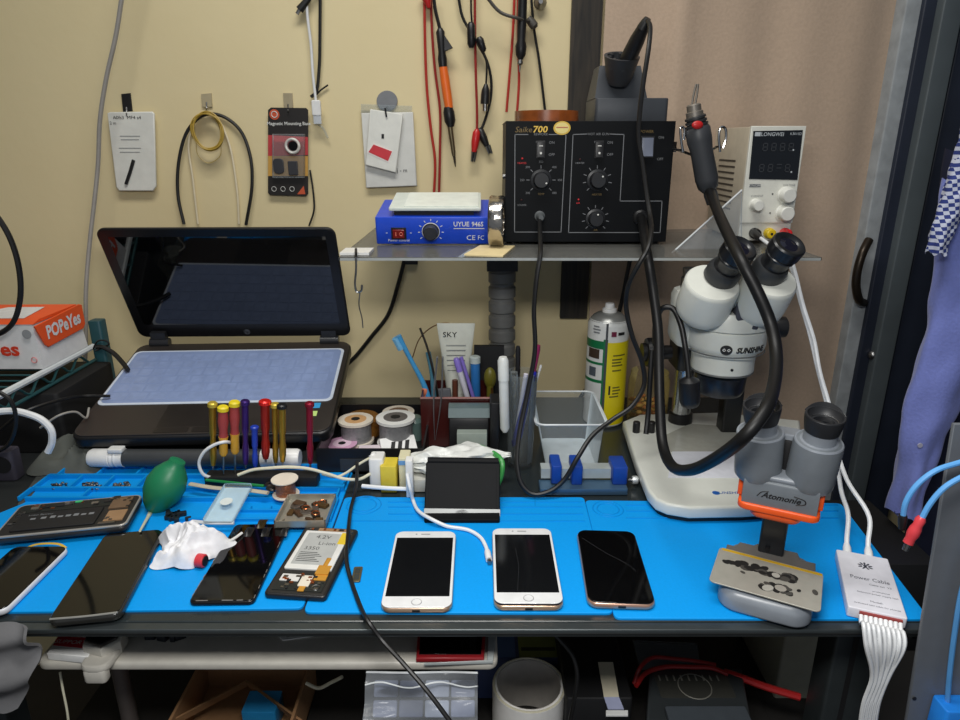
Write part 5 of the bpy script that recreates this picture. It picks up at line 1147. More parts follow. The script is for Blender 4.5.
for k in range(26):
    x = rnd.uniform(-.43,.27)*w; y = rnd.uniform(.20,.41)*l; s = rnd.uniform(.002,.007); b.box(x, x+s*1.4, y, y+s*.8, .0122, .0122+rnd.uniform(.0006,.0016), [steel, M('chip_black', (30,30,32), .4), copper, M('shield_can', (150,146,136), .35, .7)][k%4])
b.box(-.006, .003, l*.38, l*.42, .0122, .0135, M('green_chip', (60, 190, 120), .5)); b.build('logic_board', t)
b = MB(); b.box(w*.28, w*.44, l*.05, l*.40, .0112, .0132, M('brass_bracket', (128, 104, 82), .4, .4)); b.box(w*.30, w*.45, -l*.35, -l*.02, .0112, .0128, M('tan_flex', (150, 118, 86), .45)); b.box(w*.27,w*.40,-l*.42,-l*.36,.0112,.0126,steel)
for k in range(9):
    x = rnd.uniform(.27,.44)*w; y = rnd.uniform(-.42,.38)*l; b.box(x, x+.004, y, y+.003, .0128, .0138, steel if k%2 else M('chip_black'))
b.build('speaker_module', t)
b = MB()
for k in range(7):
    x = -w*.46+rnd.uniform(0,.05)*w; y = rnd.uniform(-.30,.25)*l; b.rbox(x, x+.006, y, y+.004, .0112, .0130, .001, .0003, steel)
b.build('camera_parts', t)
# display assembly lying face up
t, w, l = phone_base('bare black phone screen with peeled top, between tissue and opened phone', [(237,524),(287,525),(254,600),(189,600)], .006, name='phone_screen')
b = slab(w, l, .007, 0, .0052, rim_dark, .0015)
for k in range(14): 
    s = -1 if k % 2 else 1; y = rnd.uniform(-.48,.2)*l; b.tube([(s*w*.487,y,.0061),(s*w*.485,y+.006,.0061)], .0005, M('chipped_edge', (150, 146, 140), .3, .5), 5, 1)
for k in range(6): x = rnd.uniform(-.4,.3)*w; b.tube([(x,-l*.488,.0061),(x+.007,-l*.487,.0061)], .0006, M('chipped_edge'), 5, 1)
b.build('frame', t)
slab(w-.003, l-.003, .006, .0046, .0060, glassblk, .0006).build('front_glass', t)

b = MB()
for k in range(5): 
    x = (-.22+.16*k)*w; b.sheet(lambda u, v, x=x, k=k: Vector((x+.010*u, l*(.30+.12*(k%2))+.022*v, .0064+.005*math.sin(3.1*v)*(.5+.5*math.sin(5*u+k)))), 8, 8, M('bronze_film', (56, 46, 26), .3, .3) if k%2 else blackp, .0004)
b.build('peeled_film', t)
# opened phone with the white battery
t, w, l = phone_base('opened phone with a white battery, right side of the left mat', [(306,527),(357,529),(325,597),(265,590)], .008, name='opened_phone')
slab(w, l, .006, 0, .0072, M('black_phone_frame', (24, 24, 27), .35), .002).build('housing', t)
slab(w-.006, l-.006, .004, .0066, .0076, M('dark_chassis'), .0004).build('chassis', t)
b = MB(); b.rbox(-w*.40, w*.40, -l*.18, l*.40, .0076, .0106, .002, .0008, M('white_battery', (214, 214, 210), .4)); b.rbox(-w*.33, w*.30, -l*.12, l*.36, .0106, .0108, .001, .0001, M('battery_label', (172, 174, 172), .45))
b.text('4.2V', .011, flat(-w*.02, l*.30, .01085, R(0)), M('ink_dark', (60,62,64), .5)); b.text('Li-ion', .010, flat(w*.10, l*.20, .01085), M('ink_dark')); b.text('3350', .010, flat(-w*.12, l*.12, .01085), M('ink_dark'))
for i in range(6): b.box(-w*.28, w*(.02+.05*(i%3)), l*(.05-.025*i), l*(.05-.025*i)+.0012, .0108, .0109, M('ink_dark'))
b.build('battery', t)
b = MB(); b.box(w*.27, w*.41, l*.20, l*.38, .0106, .0109, M('yellow_sticker', (216, 186, 50), .5)); b.build('yellow_tab', t)
b = MB(); b.box(w*.16, w*.38, -l*.24, -l*.12, .0090, .0108, M('amber_flex', (206, 150, 60), .35, .3)); b.tube([(w*.26,-l*.13,.0106),(w*.27,-l*.02,.0110)], .003, M('amber_flex'), 8, 1, flat=.3); b.build('battery_flex', t)
b = MB()
b.box(-w*.40, w*.40, -l*.45, -l*.20, .0076, .0084, M('logic_board'))
b.rbox(-w*.36, -w*.05, -l*.34, -l*.25, .0084, .0098, .001, .0003, M('white_shield', (210, 210, 206), .4)); b.rbox(-w*.02, w*.16, -l*.40, -l*.26, .0084, .0100, .001, .0003, M('cream_shield', (214, 206, 190), .4)); b.box(w*.18, w*.38, -l*.31, -l*.24, .0084, .0094, M('amber_flex')); b.box(w*.02, w*.12, -l*.46, -l*.40, .0084, .0096, M('amber_flex'))
for k in range(30): x = rnd.uniform(-.38,.36)*w; y = rnd.uniform(-.44,-.22)*l; s = rnd.uniform(.001,.004); b.box(x, x+s*1.4, y, y+s, .0084, .0090+rnd.random()*.0012, [M('chip_black'), steel, copper][k%3])
b.torus((w*.28,-l*.40,.0086), .0045, .0008, steel, None, 18, 5); b.build('logic_board', t)
b = MB(); b.box(-w*.2, w*.35, l*.41, l*.46, .0076, .0094, M('tan_flex'))
for k in range(9): x = rnd.uniform(-.44,.40)*w; b.box(x, x+.003, l*.42, l*.45, .0090, .0100, steel if k%2 else copper)
b.lathe([(.0028,.0076),(.0028,.0098)], steel, 12, Matrix.Translation((w*.40, l*.42, 0))); b.build('camera_parts', t)
# small tray (SIM)
b = MB(); c, a, w, l = quad_frame([(354,566),(363,567),(360,581),(351,582)], T+.002)
b.prism(rrect(w, l, .002), 0, .0016, M('brass_grey', (116, 108, 84), .35, .7), flat(c.x, c.y, T+.0004, a), .0003); b.prism(rrect(w*.6, l*.36, .001), .0016, .0018, M('dark_window', (52, 56, 54), .4), flat(c.x, c.y, T+.0004, a) @ Matrix.Translation((0, l*.2, 0))); b.prism(rrect(w*.6, l*.36, .001), .0016, .0018, M('dark_window'), flat(c.x, c.y, T+.0004, a) @ Matrix.Translation((0, -l*.2, 0))); b.build('sim_tray', label='tiny metal SIM tray lying on blue beside the opened phone', cat='SIM tray')
# parts dish
c, a, w, l = quad_frame([(289,493),(335,494),(326,521),(273,521)], T+.018)
t = thing('parts_dish', 'pale metal dish full of dark copper parts, rear of the left mat', 'dish', (c.x, c.y, T+.0076), a)
b = MB(); dm = M('pale_tin', (176, 172, 160), .35, .6); b.prism(rrect(w, l, .003), 0, .0015, dm)
for (x0, x1, y0, y1) in ((-w/2,w/2,-l/2,-l/2+.002),(-w/2,w/2,l/2-.002,l/2),(-w/2,-w/2+.002,-l/2,l/2),(w/2-.002,w/2,-l/2,l/2)): b.box(x0, x1, y0, y1, 0, .010, dm)
b.build('dish_body', t)
for k in range(16):
    b = MB(); x, y = rnd.uniform(-.36,.36)*w, rnd.uniform(-.34,.34)*l; s = rnd.uniform(.004,.009); X = flat(x, y, .0016, rnd.uniform(0,6)) @ Matrix.Rotation(rnd.uniform(-.5,.5), 4, 'X')
    b.rbox(-s, s, -s*.6, s*.6, 0, s*.5, .001, .0005, [M('dark_coil', (40, 30, 20), .4), M('bronze_bit', (84, 62, 34), .45, .3), M('dull_steel_bit', (120, 112, 104), .35, .7), M('brown_bit', (74, 52, 34), .5)][k%4], X)
    if k % 4 == 0: b.torus((0,0,s*.5), s*.6, .0009, copper, X, 14, 5)
    s_ = MB(); s_.v = [MW[t.name] @ p for p in b.v]; s_.f, s_.mi, s_.sm, s_.mats = b.f, b.mi, b.sm, b.mats
    s_.build('salvaged_part', label='dark salvaged phone part heaped in the pale metal dish', cat='phone part', group='salvaged parts in the dish')
# copper wire bobbin
c = Q(284.5, 487, T+.022); r = 14/ppm(480, c.y)*.95
t = thing('wire_bobbin', 'white bobbin of copper wire standing behind the metal dish', 'bobbin', (c.x, c.y+.004, T+.0076))
b = MB(); b.lathe([(r*.3,0),(r,0),(r,.0015),(r*.5,.002),(r*.5,.024),(r,.0245),(r,.026),(r*.3,.026)], flange_w, 26); b.build('bobbin_body', t)
b = MB(); b.lathe([(r*.52,.002),(r*.74,.0022),(r*.74,.0238),(r*.52,.0242)], M('copper_winding', (176, 110, 76), .35, .6, bump=.8, scale=400), 26, caps=False); b.build('winding', t)
# tweezers/brush and white stick, clear box
b = MB(); b.tube([Q(190,484,T+.016), Q(215,488,T+.016), Q(245,490,T+.016), Q(268,493,T+.016)], .0042, M('aged_ivory', (190, 180, 158), .45), 8, flat=.55); b.build('spudger', label='ivory plastic spudger lying across the mat compartments', cat='spudger')
b = MB(); b.tube([Q(206,480,T+.022), Q(235,483,T+.022), Q(264,486,T+.020)], .0022, M('green_pick', (20, 120, 60), .4), 8); b.build('green_stick', label='thin green stick lying on the ivory spudger', cat='stick')
b = MB()
for k in range(6): p = Q(271+rnd.uniform(-4,4), 486+rnd.uniform(-3,3), T+.016); b.torus(p, .005, .0018, M('dark_bit', (60,54,52), .4, .5), None, 12, 5)
b.build('steel_rings', label='small heap of dark rings beside the copper bobbin', cat='ring heap', kind='stuff')
t = thing('clear_box', 'small clear plastic box with a white dot, left mat', 'box', Q(216, 520, T))
p0, p1, p2, p3 = Q(203,524,T+.0125), Q(233,524,T+.0125), P(230,491,.86), P(197,491,.86)
A_ = plane_px(p0, p1, p3); w = (p1-p0).length; l = (p3-p0).length
b = MB(A_); b.rbox(0, w, 0, l, 0, .008, .003, .001, M('clear_box_shell', (200, 220, 228), .12, alpha=.05)); b.build('shell', t, world=True)
b = MB(A_); b.lathe([(.0085,.0082),(.0085,.0088)], M('milk_dot', (214, 222, 220), .5), 22, Matrix.Translation((w*.47, l*.46, 0))); b.build('white_dot', t, world=True)
b = MB(); b.tube([Q(192,521.5,T+.013), Q(212,523,T+.013), Q(234,523,T+.013)], .0025, M('frosted_edge'), 6); b.build('lid_strip', t, world=True)
# blower
t = thing('dust_blower', 'green rubber dust blower bulb leaning on the left mat', 'dust blower', Q(163, 512, T))
gb = M('green_rubber', (26, 118, 78), .42, var=.04)
A1 = P(153, 510, .84); A2 = P(177, 462, .855)
b = MB(); b.lat(A1, A2, [(.0005,-.02),(.010,0),(.018,.12),(.0265,.36),(.028,.55),(.024,.75),(.016,.9),(.012,.96),(.011,1.03),(.0005,1.05)], gb, 28); b.build('bulb', t, world=True)
b = MB(); b.lat(Q(140,531,T+.014), P(151.5,511,.842), [(.0016,0),(.0022,.6),(.004,1)], M('cream_nozzle', (206, 204, 176), .4), 12); b.build('nozzle', t, world=True)
# dark bits
b = MB()
for k in range(12):
    p = Q(164+rnd.uniform(0,24), 510+rnd.uniform(0,8), T+.006); X = flat(p.x, p.y, T+.0005, rnd.uniform(0,3)); s = rnd.uniform(.003,.007); b.rbox(-s, s, -s*.5, s*.5, 0, .006, .001, .0005, M('dark_clip', (26,30,36), .4), X)
b.build('scrap_pieces', label='scatter of small black scraps between blower and clear box', cat='scraps', kind='stuff')
# tissue
b = MB(); c = Q(190, 552, T)
def ridge(p): return 1 - 2*abs(noise.noise(p))
def tis(u, v):
    a = u*2*math.pi; r = v; cx_, sy_ = math.cos(a), math.sin(a)
    rim = 1 + .16*math.sin(3*a+1) + .10*math.sin(5*a+.5) + .07*math.sin(8*a)
    x = .046*rim*r*cx_; y = .040*rim*r*sy_
    q = Vector((x*34, y*34, 2.3)); q2 = Vector((x*78, y*78, 5.1))
    h = .034*(1-r**3)*(.42 + .50*ridge(q) + .22*ridge(q2)) + .004*r*r*(1+math.sin(7*a))*.5
    return Vector((c.x + x + .006*noise.noise(q2)*r, c.y + y + .006*noise.noise(q)*r, T+.0009+max(0, h)))
b.sheet(tis, 120, 34, M('tissue_white', (226, 226, 230), .85, bump=.25, scale=120)); b.build('tissue', label='crumpled white tissue on the left mat beside the green blower', cat='tissue')
t = thing('red_stopper', 'small red plastic cap lying against the tissue', 'cap', Q(200, 562, T))
b = MB(); p = Q(196, 560, T+.009); q = Q(205, 561, T+.009); b.lat(p, q, [(.004,0),(.0085,.2),(.0085,.9),(.0075,1)], M('coral_red', (204, 56, 66), .4), 16); b.build('cap_shell', t, world=True)
b = MB(); b.lathe([(.0062,0),(.0062,.001)], blackm, 14, axis(q, q+(q-p)*.1)); b.build('opening', t, world=True)
b = MB(); b.tube([Q(226,543,T+.012), Q(235,538,T+.010), Q(242,533,T+.009)], .0018, whitep, 6); b.build('white_swab', label='white swab tip poking from the tissue toward the bare screen', cat='swab')
# cables on the bench
cable('white_usb_cable', 'white cable looping behind the screwdrivers from the blower', [(212,478,.90),(203,474,.893),(199,463,.892),(204,452,.892),(214,445,.893),(224,442,.894),(236,444,.93)], .0024, whitec)
cable('white_usb_cable', 'white cable lying along the mat before the screwdriver stand', [(238,475,.89),(252,470,.89),(270,468,.89),(290,467,.89),(310,469,.89),(328,474,.89),(345,479,.892),(360,479,.894),(370,474,.90)], .0024, M('cream_cable', (214, 210, 186), .45))
cable('white_usb_cable', 'cream cable crossing to the white plug from the tray front', [(322,474,.902),(336,477,.900),(346,473,.905),(356,466,.910),(366,460,.915),(372,457,.916)], .0020, M('cream_cable'))
t = thing('charging_cable', 'white charging cable crossing the blue mat to the second white phone', 'cable', Q(455, 530, T))
b = MB(); b.tube([P(407,474,.872), P(410,488,.858), Q(413,500,T+.004), Q(418.5,511,T+.006), Q(431,519,T+.0095), Q(446,526,T+.004), Q(450,527,T+.003), Q(468,530,T+.003), Q(480,537,T+.003), Q(486,547,T+.003), Q(487.5,553,T+.003)], .0026, whitec); b.build('cord', t, world=True)
b = MB(); b.lat(Q(487,550,T+.004), Q(489,560,T+.004), [(.003,0),(.0042,.3),(.0042,1)], whitec, 10); b.cyl(Q(489,559.5,T+.004), Q(489.7,563,T+.004), .0028, steel, n=8); b.build('plug', t, world=True)
cable('black_cable', 'thin black cord running down over the table front edge', [P(357,462,.905), P(357,476,.885), P(355,492,.868), Q(351,508,T+.007), Q(349,524,T+.0125), Q(347.5,540,T+.0125), Q(346.5,552,T+.013), Q(347,564,T+.010), Q(351,580,T+.004), Q(356,595,T+.004), Q(362,610,T+.0045), P(368,621,.597), P(382,640,.588), P(402,662,.570), P(428,692,.550), P(460,735,.530)], .0026, softblk)

# ================================================================ LARGE WHITE MICROSCOPE
mw = M('microscope_white', (214, 216, 208), .32, var=.02); mgr = M('microscope_grey', (150, 154, 154), .4)
BZ = T+.026
t = thing('stereo_microscope', 'white stereo microscope on a broad white base, right of the bench', 'microscope', Q(710, 470, T))
bp = [(623,421),(636,461),(648,490),(656,499),(668,504),(690,507.5),(745,506.5),(790,503),(806,494),(806,470),(800,420),(720,412),(640,414)]
b = MB(); w_ = [Q(px, py, BZ) for px, py in bp]; b.prism([(p.x, p.y) for p in w_], T+.008, BZ, mw, None, .004, True, eb=.003); b.build('base', t, world=True)
b = MB(); b.prism(offset_poly([(p.x, p.y) for p in w_], .006), T+.0005, T+.0085, softblk); b.build('rubber_base', t, world=True)
b = MB(); b.prism([(p.x, p.y) for p in [Q(668,478,BZ), Q(742,478,BZ), Q(740,452,BZ), Q(672,452,BZ)]], BZ, BZ+.0012, M('stage_white', (222, 224, 232), .25), None, .0004); b.prism([(p.x, p.y) for p in [Q(667,452,BZ), Q(742,452,BZ), Q(745,428,BZ), Q(690,424,BZ), Q(664,436,BZ)]], BZ, BZ+.0008, M('stage_grey', (176, 176, 166), .25), None, .0002); b.build('stage_plate', t, world=True)
b = MB(); p = Q(716, 493, BZ); b.lathe([(.0052,0),(.0052,.0004)], M('badge_blue', (30, 90, 170), .4), 20, flat(p.x, p.y, BZ)); b.text('SUNSHINE', .0095, flat(Q(731,493,BZ).x, p.y, BZ+.0006), M('badge_blue'), shear=.2); b.build('base_badge', t, world=True)
pb = Q(680, 421, BZ); py_ = pb.y
b = MB(); b.cyl((pb.x, py_, BZ), (pb.x, py_, P(680,305,py_).z), .0165, M('polished_pole', (186, 188, 188), .2, .9), n=26); b.build('pole', t, world=True)
b = MB(); b.lathe([(.021,0),(.0205,.016),(.0175,.018)], blackp, 26, flat(pb.x, py_, BZ)); b.build('pole_collar', t, world=True)
zk = P(660, 354, py_-.03).z
b = MB(); b.rbox(pb.x-.025, pb.x+.036, py_-.035, py_+.028, zk-.030, zk+.030, .008, .003, M('black_mount', (26, 27, 28), .4)); b.build('focus_mount', t, world=True)
b = MB(); xk = P(656, 354, py_-.03).x; b.lat((xk+.028, py_-.02, zk), (xk-.022, py_-.02, zk), [(.012,0),(.012,.3),(.0235,.34),(.0250,.5),(.0250,.78),(.0235,.85),(.016,.87),(.016,1)], blackp, 26); b.build('focus_knob', t, world=True)
MY = .965
k = 1/ppm(345, MY); ax = P(724, 345, MY).x
def mz(py, dy=0.0): return P(724, py, MY-dy).z
b = MB(); b.lathe([(30*k*.92, mz(376,.03)), (30.5*k, mz(373,.03)), (30.5*k, mz(356,.03)), (33*k, mz(354,.03)), (37.5*k, mz(350,.03)), (38.5*k, mz(346,.03)), (38.5*k, mz(331,.03)), (37*k, mz(329.5,.03)), (40.5*k, mz(328,.03)), (41*k, mz(318,.03)), (38*k, mz(311,.03)), (20*k, mz(308,.03))], mw, 44, flat(ax, MY, 0)); b.build('zoom_body', t, world=True)
b = MB()
for y in (329.2, 353.5): b.torus((ax, MY, mz(y,.035)), 38*k, .0010, M('groove_grey', (96, 98, 98), .5), None, 44, 5)
b.torus((ax, MY, mz(374.5,.03)), 30*k, .0012, M('groove_grey'), None, 40, 5); b.build('band_rings', t, world=True)
b = MB(); b.lathe([(22*k, mz(396,.02)), (24.5*k, mz(391,.02)), (25.5*k, mz(377,.02)), (20*k, mz(374,.02))], M('lens_black', (24, 26, 32), .28), 36, flat(ax, MY, 0)); b.build('objective_lens', t, world=True)
# logo wraps on the zoom body
b = MB(); zl = mz(347,.037); rl = 38.5*k+.0005
def wrap(vs, a0): return [(ax + rl*math.sin(a0 + x/rl), MY - (rl + z)*math.cos(a0 + x/rl), zl + y) for x, y, z in vs]
vs, fs = text_geo('SUNSHINE', 0, .05); sz = .0112; xm = min(v[0] for v in vs); 
b.add(wrap([((v[0]-xm)*sz*.92 + .25*v[1]*sz, v[1]*sz-.003, .0) for v in vs], R(-4)), fs, blackink)
cv = [(.0085*math.cos(2*math.pi*i/24), .0072*math.sin(2*math.pi*i/24)+.0008, 0) for i in range(24)]; b.add(wrap(cv, R(-17)), [tuple(range(24))], blackink)
for s in (-1, 1): 
    q = [(s*.0032+.0026*math.cos(2*math.pi*i/4), .0008+.0026*math.sin(2*math.pi*i/4), .0004) for i in range(4)]; b.add(wrap(q, R(-17)), [tuple(range(4))], whiteink)
    q = [(s*.0032+.0014*math.cos(2*math.pi*i/4), .0008+.0014*math.sin(2*math.pi*i/4), .0006) for i in range(4)]; b.add(wrap(q, R(-17)), [tuple(range(4))], blackink)
b.build('logo', t, world=True)
b = MB(); p = P(731, 370, MY-30*k); b.lathe([(.0022,0),(.0022,.0008)], blackink, 10, front(p.x+.001, p.z, .0008, MY-30*k)); b.build('set_screw', t, world=True)
# rear shell and prism housings
b = MB(); e0 = P(688, 330, 1.0); 
b.rbox(P(673,320,.99).x, P(745,320,.99).x, .955, 1.03, mz(345,-.02), mz(288,-.03), .02, .012, mw); b.build('rear_shell', t, world=True)
b = MB(); p = P(690, 285, 1.0); b.lathe([(.014,-.02),(.014,.012),(.012,.014),(.012,.022),(.013,.022),(.013,.026)], steel, 20, flat(p.x, 1.0, p.z)); b.build('camera_port', t, world=True)
ev = Vector((.19, -.57, .79)).normalized()
eh = Vector((.04, -.52, .85)).normalized()
for nm, fpx, rr_ in (('L', (713, 282, .905), 27.5), ('R', (771, 279, .895), 26.5)):
    f = P(*fpx); kk = 1/ppm(280, fpx[2]); r = rr_*kk; back = f - eh*.064
    b = MB(); b.lat(back, f, [(r*.80,0),(r*.97,.15),(r,.3),(r,.90),(r*.985,.96),(r*.93,1)], mw, 40)
    b.build('prism_housing', t, world=True)
    c0 = f + eh*.001 + Vector((.012 if nm == 'L' else -.004, .006, .007))
    b = MB(); b.lat(c0 - ev*.004, c0 + ev*.016, [(.0235,0),(.0235,.75),(.0215,1)], M('smoke_collar', (52, 54, 56), .4), 30); b.build('eyepiece_collar', t, world=True)
    b = MB(); b.lat(c0 + ev*.014, c0 + ev*.056, [(.0185,0),(.0185,.35),(.0205,.42),(.0205,.5),(.0195,.53),(.0225,.60),(.0225,.95),(.0205,1),(.015,.99),(.012,.93)], M('eyepiece_black', (26, 27, 30), .3), 32); b.build('eyepiece', t, world=True)
    b = MB(); b.lathe([(.0122,0),(.0122,.0012),(.006,.0022)], M('coated_lens', (26, 26, 38), .06, spec=.7), 24, axis(c0 + ev*.052, c0 + ev*.07)); b.build('eye_lens', t, world=True)
b = MB(); p = P(744, 306, .925); b.rbox(p.x-.017, p.x+.017, .905, .96, p.z-.030, p.z+.018, .004, .002, M('slate_bridge', (70, 72, 82), .4)); b.build('bridge', t, world=True)
b = MB(); p = P(780, 327, .98); b.lat(p - Vector((.02,0,0)), p + Vector((.008,0,0)), [(.012,0),(.016,.5),(.016,.95),(.014,1)], blackp, 22); b.build('zoom_knob', t, world=True)
# ring-light cord and rod
b = MB(); b.tube([P(655,345,.99), P(656,322,.97), P(663,308,.955), P(672,308,.95), P(680,322,.94), P(685,345,.925), P(688,368,.915), P(689,380,.91)], .0042, softblk, 10); b.build('lamp_cord', t, world=True)
b = MB(); kq = 1/ppm(390,.91); b.lat(P(689,377,.91), P(690,406,.91), [(.006,0),(.0145,.12),(.0150,.2),(.0150,.8),(.013,.95),(.011,1)], blackp, 24); b.build('lamp_plug', t, world=True)
b = MB(); b.tube([P(652,350,.985), P(650,380,.975), P(648,415,.965), P(646,434,.955)], .0042, softblk, 9); b.build('air_rod', t, world=True)
for px, py in ((636,425),(651,425)):
    p = Q(px, py+7, BZ); b = MB(); b.lathe([(.0062,0),(.0062,.018),(.005,.0195)], blackp, 16, flat(p.x, p.y, BZ)); b.build('base_knob', t, world=True)
b = MB(); p = P(732, 412, 1.0); p = P(732, 412, 1.06); b.rbox(p.x-.018, p.x+.014, 1.05, 1.08, BZ, P(732,384,1.05).z, .004, .002, M('black_mount')); b.build('rear_bracket', t, world=True)

# ================================================================ SMALL GREY AND ORANGE MICROSCOPE
yaw = R(-26)
t = thing('toy_microscope', 'grey and orange small microscope with a metal card, front right of the bench', 'microscope', (.336, .662, T+.0004), yaw)
mg = M('toy_grey', (112, 118, 124), .38); mgl = M('toy_pale_grey', (132, 138, 146), .32); mo = M('toy_orange', (240, 92, 34), .38)
bo = rrect(.098, .052, .022, 8)
b = MB(); b.prism(bo, 0, .026, mgl, Matrix.Translation((0, -.034, 0)), .012, True, eb=.004, n=4); b.prism(rrect(.088, .09, .012, 5), 0, .016, mg, Matrix.Translation((0, .018, 0)), .004, True); b.build('base', t)
b = MB(); b.prism(rrect(.030, .040, .006), .0255, .0262, M('toy_recess', (100, 106, 114), .35), Matrix.Translation((.004, -.030, 0))); b.build('base_recess', t)
b = MB(); b.prism([(-.050,.010),(-.050,.040),(-.040,.040),(-.036,.052),(-.020,.052),(-.016,.058),(.030,.058),(.034,.044),(.050,.044),(.050,.010)], .0155, .0235, M('toy_taupe', (104, 102, 98), .5), None, .0015, eb=0); b.build('rear_step', t)
b = MB(); b.rbox(-.0145, .0145, .040, .060, .020, .112, .003, .0015, M('column_black', (28, 30, 34), .35)); b.build('column', t)
b = MB(); b.lathe([(.003,0),(.003,.003)], blackp, 12, front(-.004, .031, .0005, .040)); b.build('column_screw', t)
b = MB(); b.prism(rrect(.086, .072, .010, 5), .100, .1085, mo, Matrix.Translation((0, .031, 0)), .002, True); b.prism(rrect(.056, .048, .012, 5), .089, .102, mo, Matrix.Translation((-.002, .022, 0)), .004, True, eb=.008)
for s in (-1, 1): b.rbox(s*.041-.004, s*.041+.004, .010, .030, .110, .133, .002, .001, mo)
b.build('orange_trim', t)
b = MB(); b.prism([(-.039,-.002),(.039,-.002),(.041,.020),(.038,.066),(-.038,.066),(-.041,.020)], .108, .139, mg, None, .004, True, eb=.001)
b.build('logo_block', t)
b = MB(); b.text('Atomonie', .0098, front(.002, .1225, .0005, -.002), blackink, off=.025, sx=1.0, shear=.35)
b.tube([(-.0235,-.0026,.1195),(-.019,-.0026,.1255),(-.012,-.0026,.1275)], .0005, blackink, 4, 4); b.tube([(.014,-.0026,.1275),(.0255,-.0026,.1245),(.026,-.0026,.1205),(.017,-.0026,.1175)], .0006, blackink, 4, 4); b.build('logo', t)
b = MB(); b.prism(rrect(.096, .052, .02, 5), .138, .145, M('toy_pale_grey'), Matrix.Translation((0, .026, 0)), .003, True); b.rbox(-.012, .012, .03, .055, .14, .186, .003, .002, M('toy_pale_grey')); b.rbox(-.011, .011, .0245, .030, .14, .18, .001, .0005, blackm); b.build('bridge', t)
for s in (-1, 1):
    tl = Matrix.Translation((s*.0268, .022, .1355)) @ Matrix.Rotation(R(8), 4, 'X') @ Matrix.Rotation(R(s*3), 4, 'Y')
    b = MB(tl); b.lathe([(.0225,-.002),(.0252,.002),(.0256,.010),(.0256,.052),(.0248,.056),(.0205,.057)], mg, 40); b.torus((0,0,.0555), .0236, .0016, mgl, None, 40, 6); b.lathe([(.0238,.0552),(.017,.058)], mgl, 40, caps=False); b.build('barrel', t)
    b = MB(tl); b.lathe([(.0170,.055),(.0170,.073)], mgl, 30); b.build('eye_tube', t)
    b = MB(tl); b.lathe([(.0178,.070),(.0182,.072),(.0194,.079),(.0202,.086),(.0198,.0895),(.0180,.0895),(.0165,.084),(.0150,.0825),(.0140,.081)], M('eyecup_black', (34, 35, 38), .45), 34); b.torus((0,.0,.0885), .0190, .0012, M('eyecup_black'), None, 34, 6)
    b.sheet(lambda u, v: Vector(((.0196+.002*v)*math.cos(R(20)+R(140)*u), (.0196+.002*v)*math.sin(R(20)+R(140)*u), .087+.007*v*math.sin(math.pi*u))), 18, 3, M('eyecup_black'), .0012); b.build('eyecup', t)
    b = MB(tl); b.lathe([(.0142,.0805),(.008,.0815),(.0005,.0818)], M('dark_lens_glass', (18, 19, 22), .08), 26); b.torus((0,0,.0815), .0145, .0006, steel, None, 26, 5); b.build('eye_lens', t)
# metal card held on the base: its own thing
c, a, w, l = quad_frame([(719,545),(825,571),(820,606),(709,582)], T+.033)
cc = M('metal_card', (172, 170, 160), .38, .3)
t = thing('metal_card', 'pale metal card with a dark burnt stain, resting on the small microscope base', 'card', (c.x, c.y, T+.0285), a)
b = MB(); b.prism(rrect(w, l, .006, 5), 0, .0016, cc, None, .0004); b.build('card_plate', t)
b = MB(); b.box(-w*.47, w*.49, l*.42, l*.475, .0016, .0020, M('yellow_stripe', (200, 160, 30), .5)); b.build('yellow_stripe', t)
b = MB(); rnd2 = random.Random(4); burn = [M('burnt_black', (22, 21, 20), .6), M('burnt_grey', (66, 64, 60), .6), M('burnt_white', (164, 162, 154), .5)]
def blot(x, y, rx, ry, m, z): rx *= 1.55; ry *= 1.5; b.lathe([(1,0),(1,.0002)], m, 12, Matrix.Translation((x, y, z)) @ Matrix.Rotation(rnd2.uniform(0,3), 4, 'Z') @ Matrix.Diagonal((rx, ry, 1, 1)))
for k in range(34):
    x = -w*.30 + w*.54*rnd2.random(); blot(x, l*(.13+.02*rnd2.random()) - .02*0 - (x/w)*l*.10 + rnd2.uniform(-.07,.07)*l, rnd2.uniform(.002,.005), rnd2.uniform(.0015,.004), burn[0 if k%3 else 1], .0016+.00001*k)
for k in range(5): blot(-w*.40+w*.03*k, l*.13+rnd2.uniform(-.02,.02)*l, .003, .0022, burn[0], .0017+.00001*k)
for k in range(18):
    x = -w*.02 + w*.26*rnd2.random(); blot(x, -l*.22+rnd2.uniform(-.08,.08)*l, rnd2.uniform(.0015,.004), rnd2.uniform(.0012,.003), burn[k%2], .0018+.00001*k)
blot(w*.03, -l*.28, .0045, .0034, burn[2], .0022); blot(w*.14, -l*.20, .004, .004, M('burnt_pale', (150,146,138), .5), .0022); blot(w*.30, -l*.13, .0018, .0014, burn[0], .002); blot(w*.44, -l*.06, .0032, .002, burn[1], .002); blot(-w*.22, -l*.05, .002, .0013, burn[1], .002); blot(w*.08, l*.1, .003, .003, burn[2], .0023)
b.build('burn_mark', t)

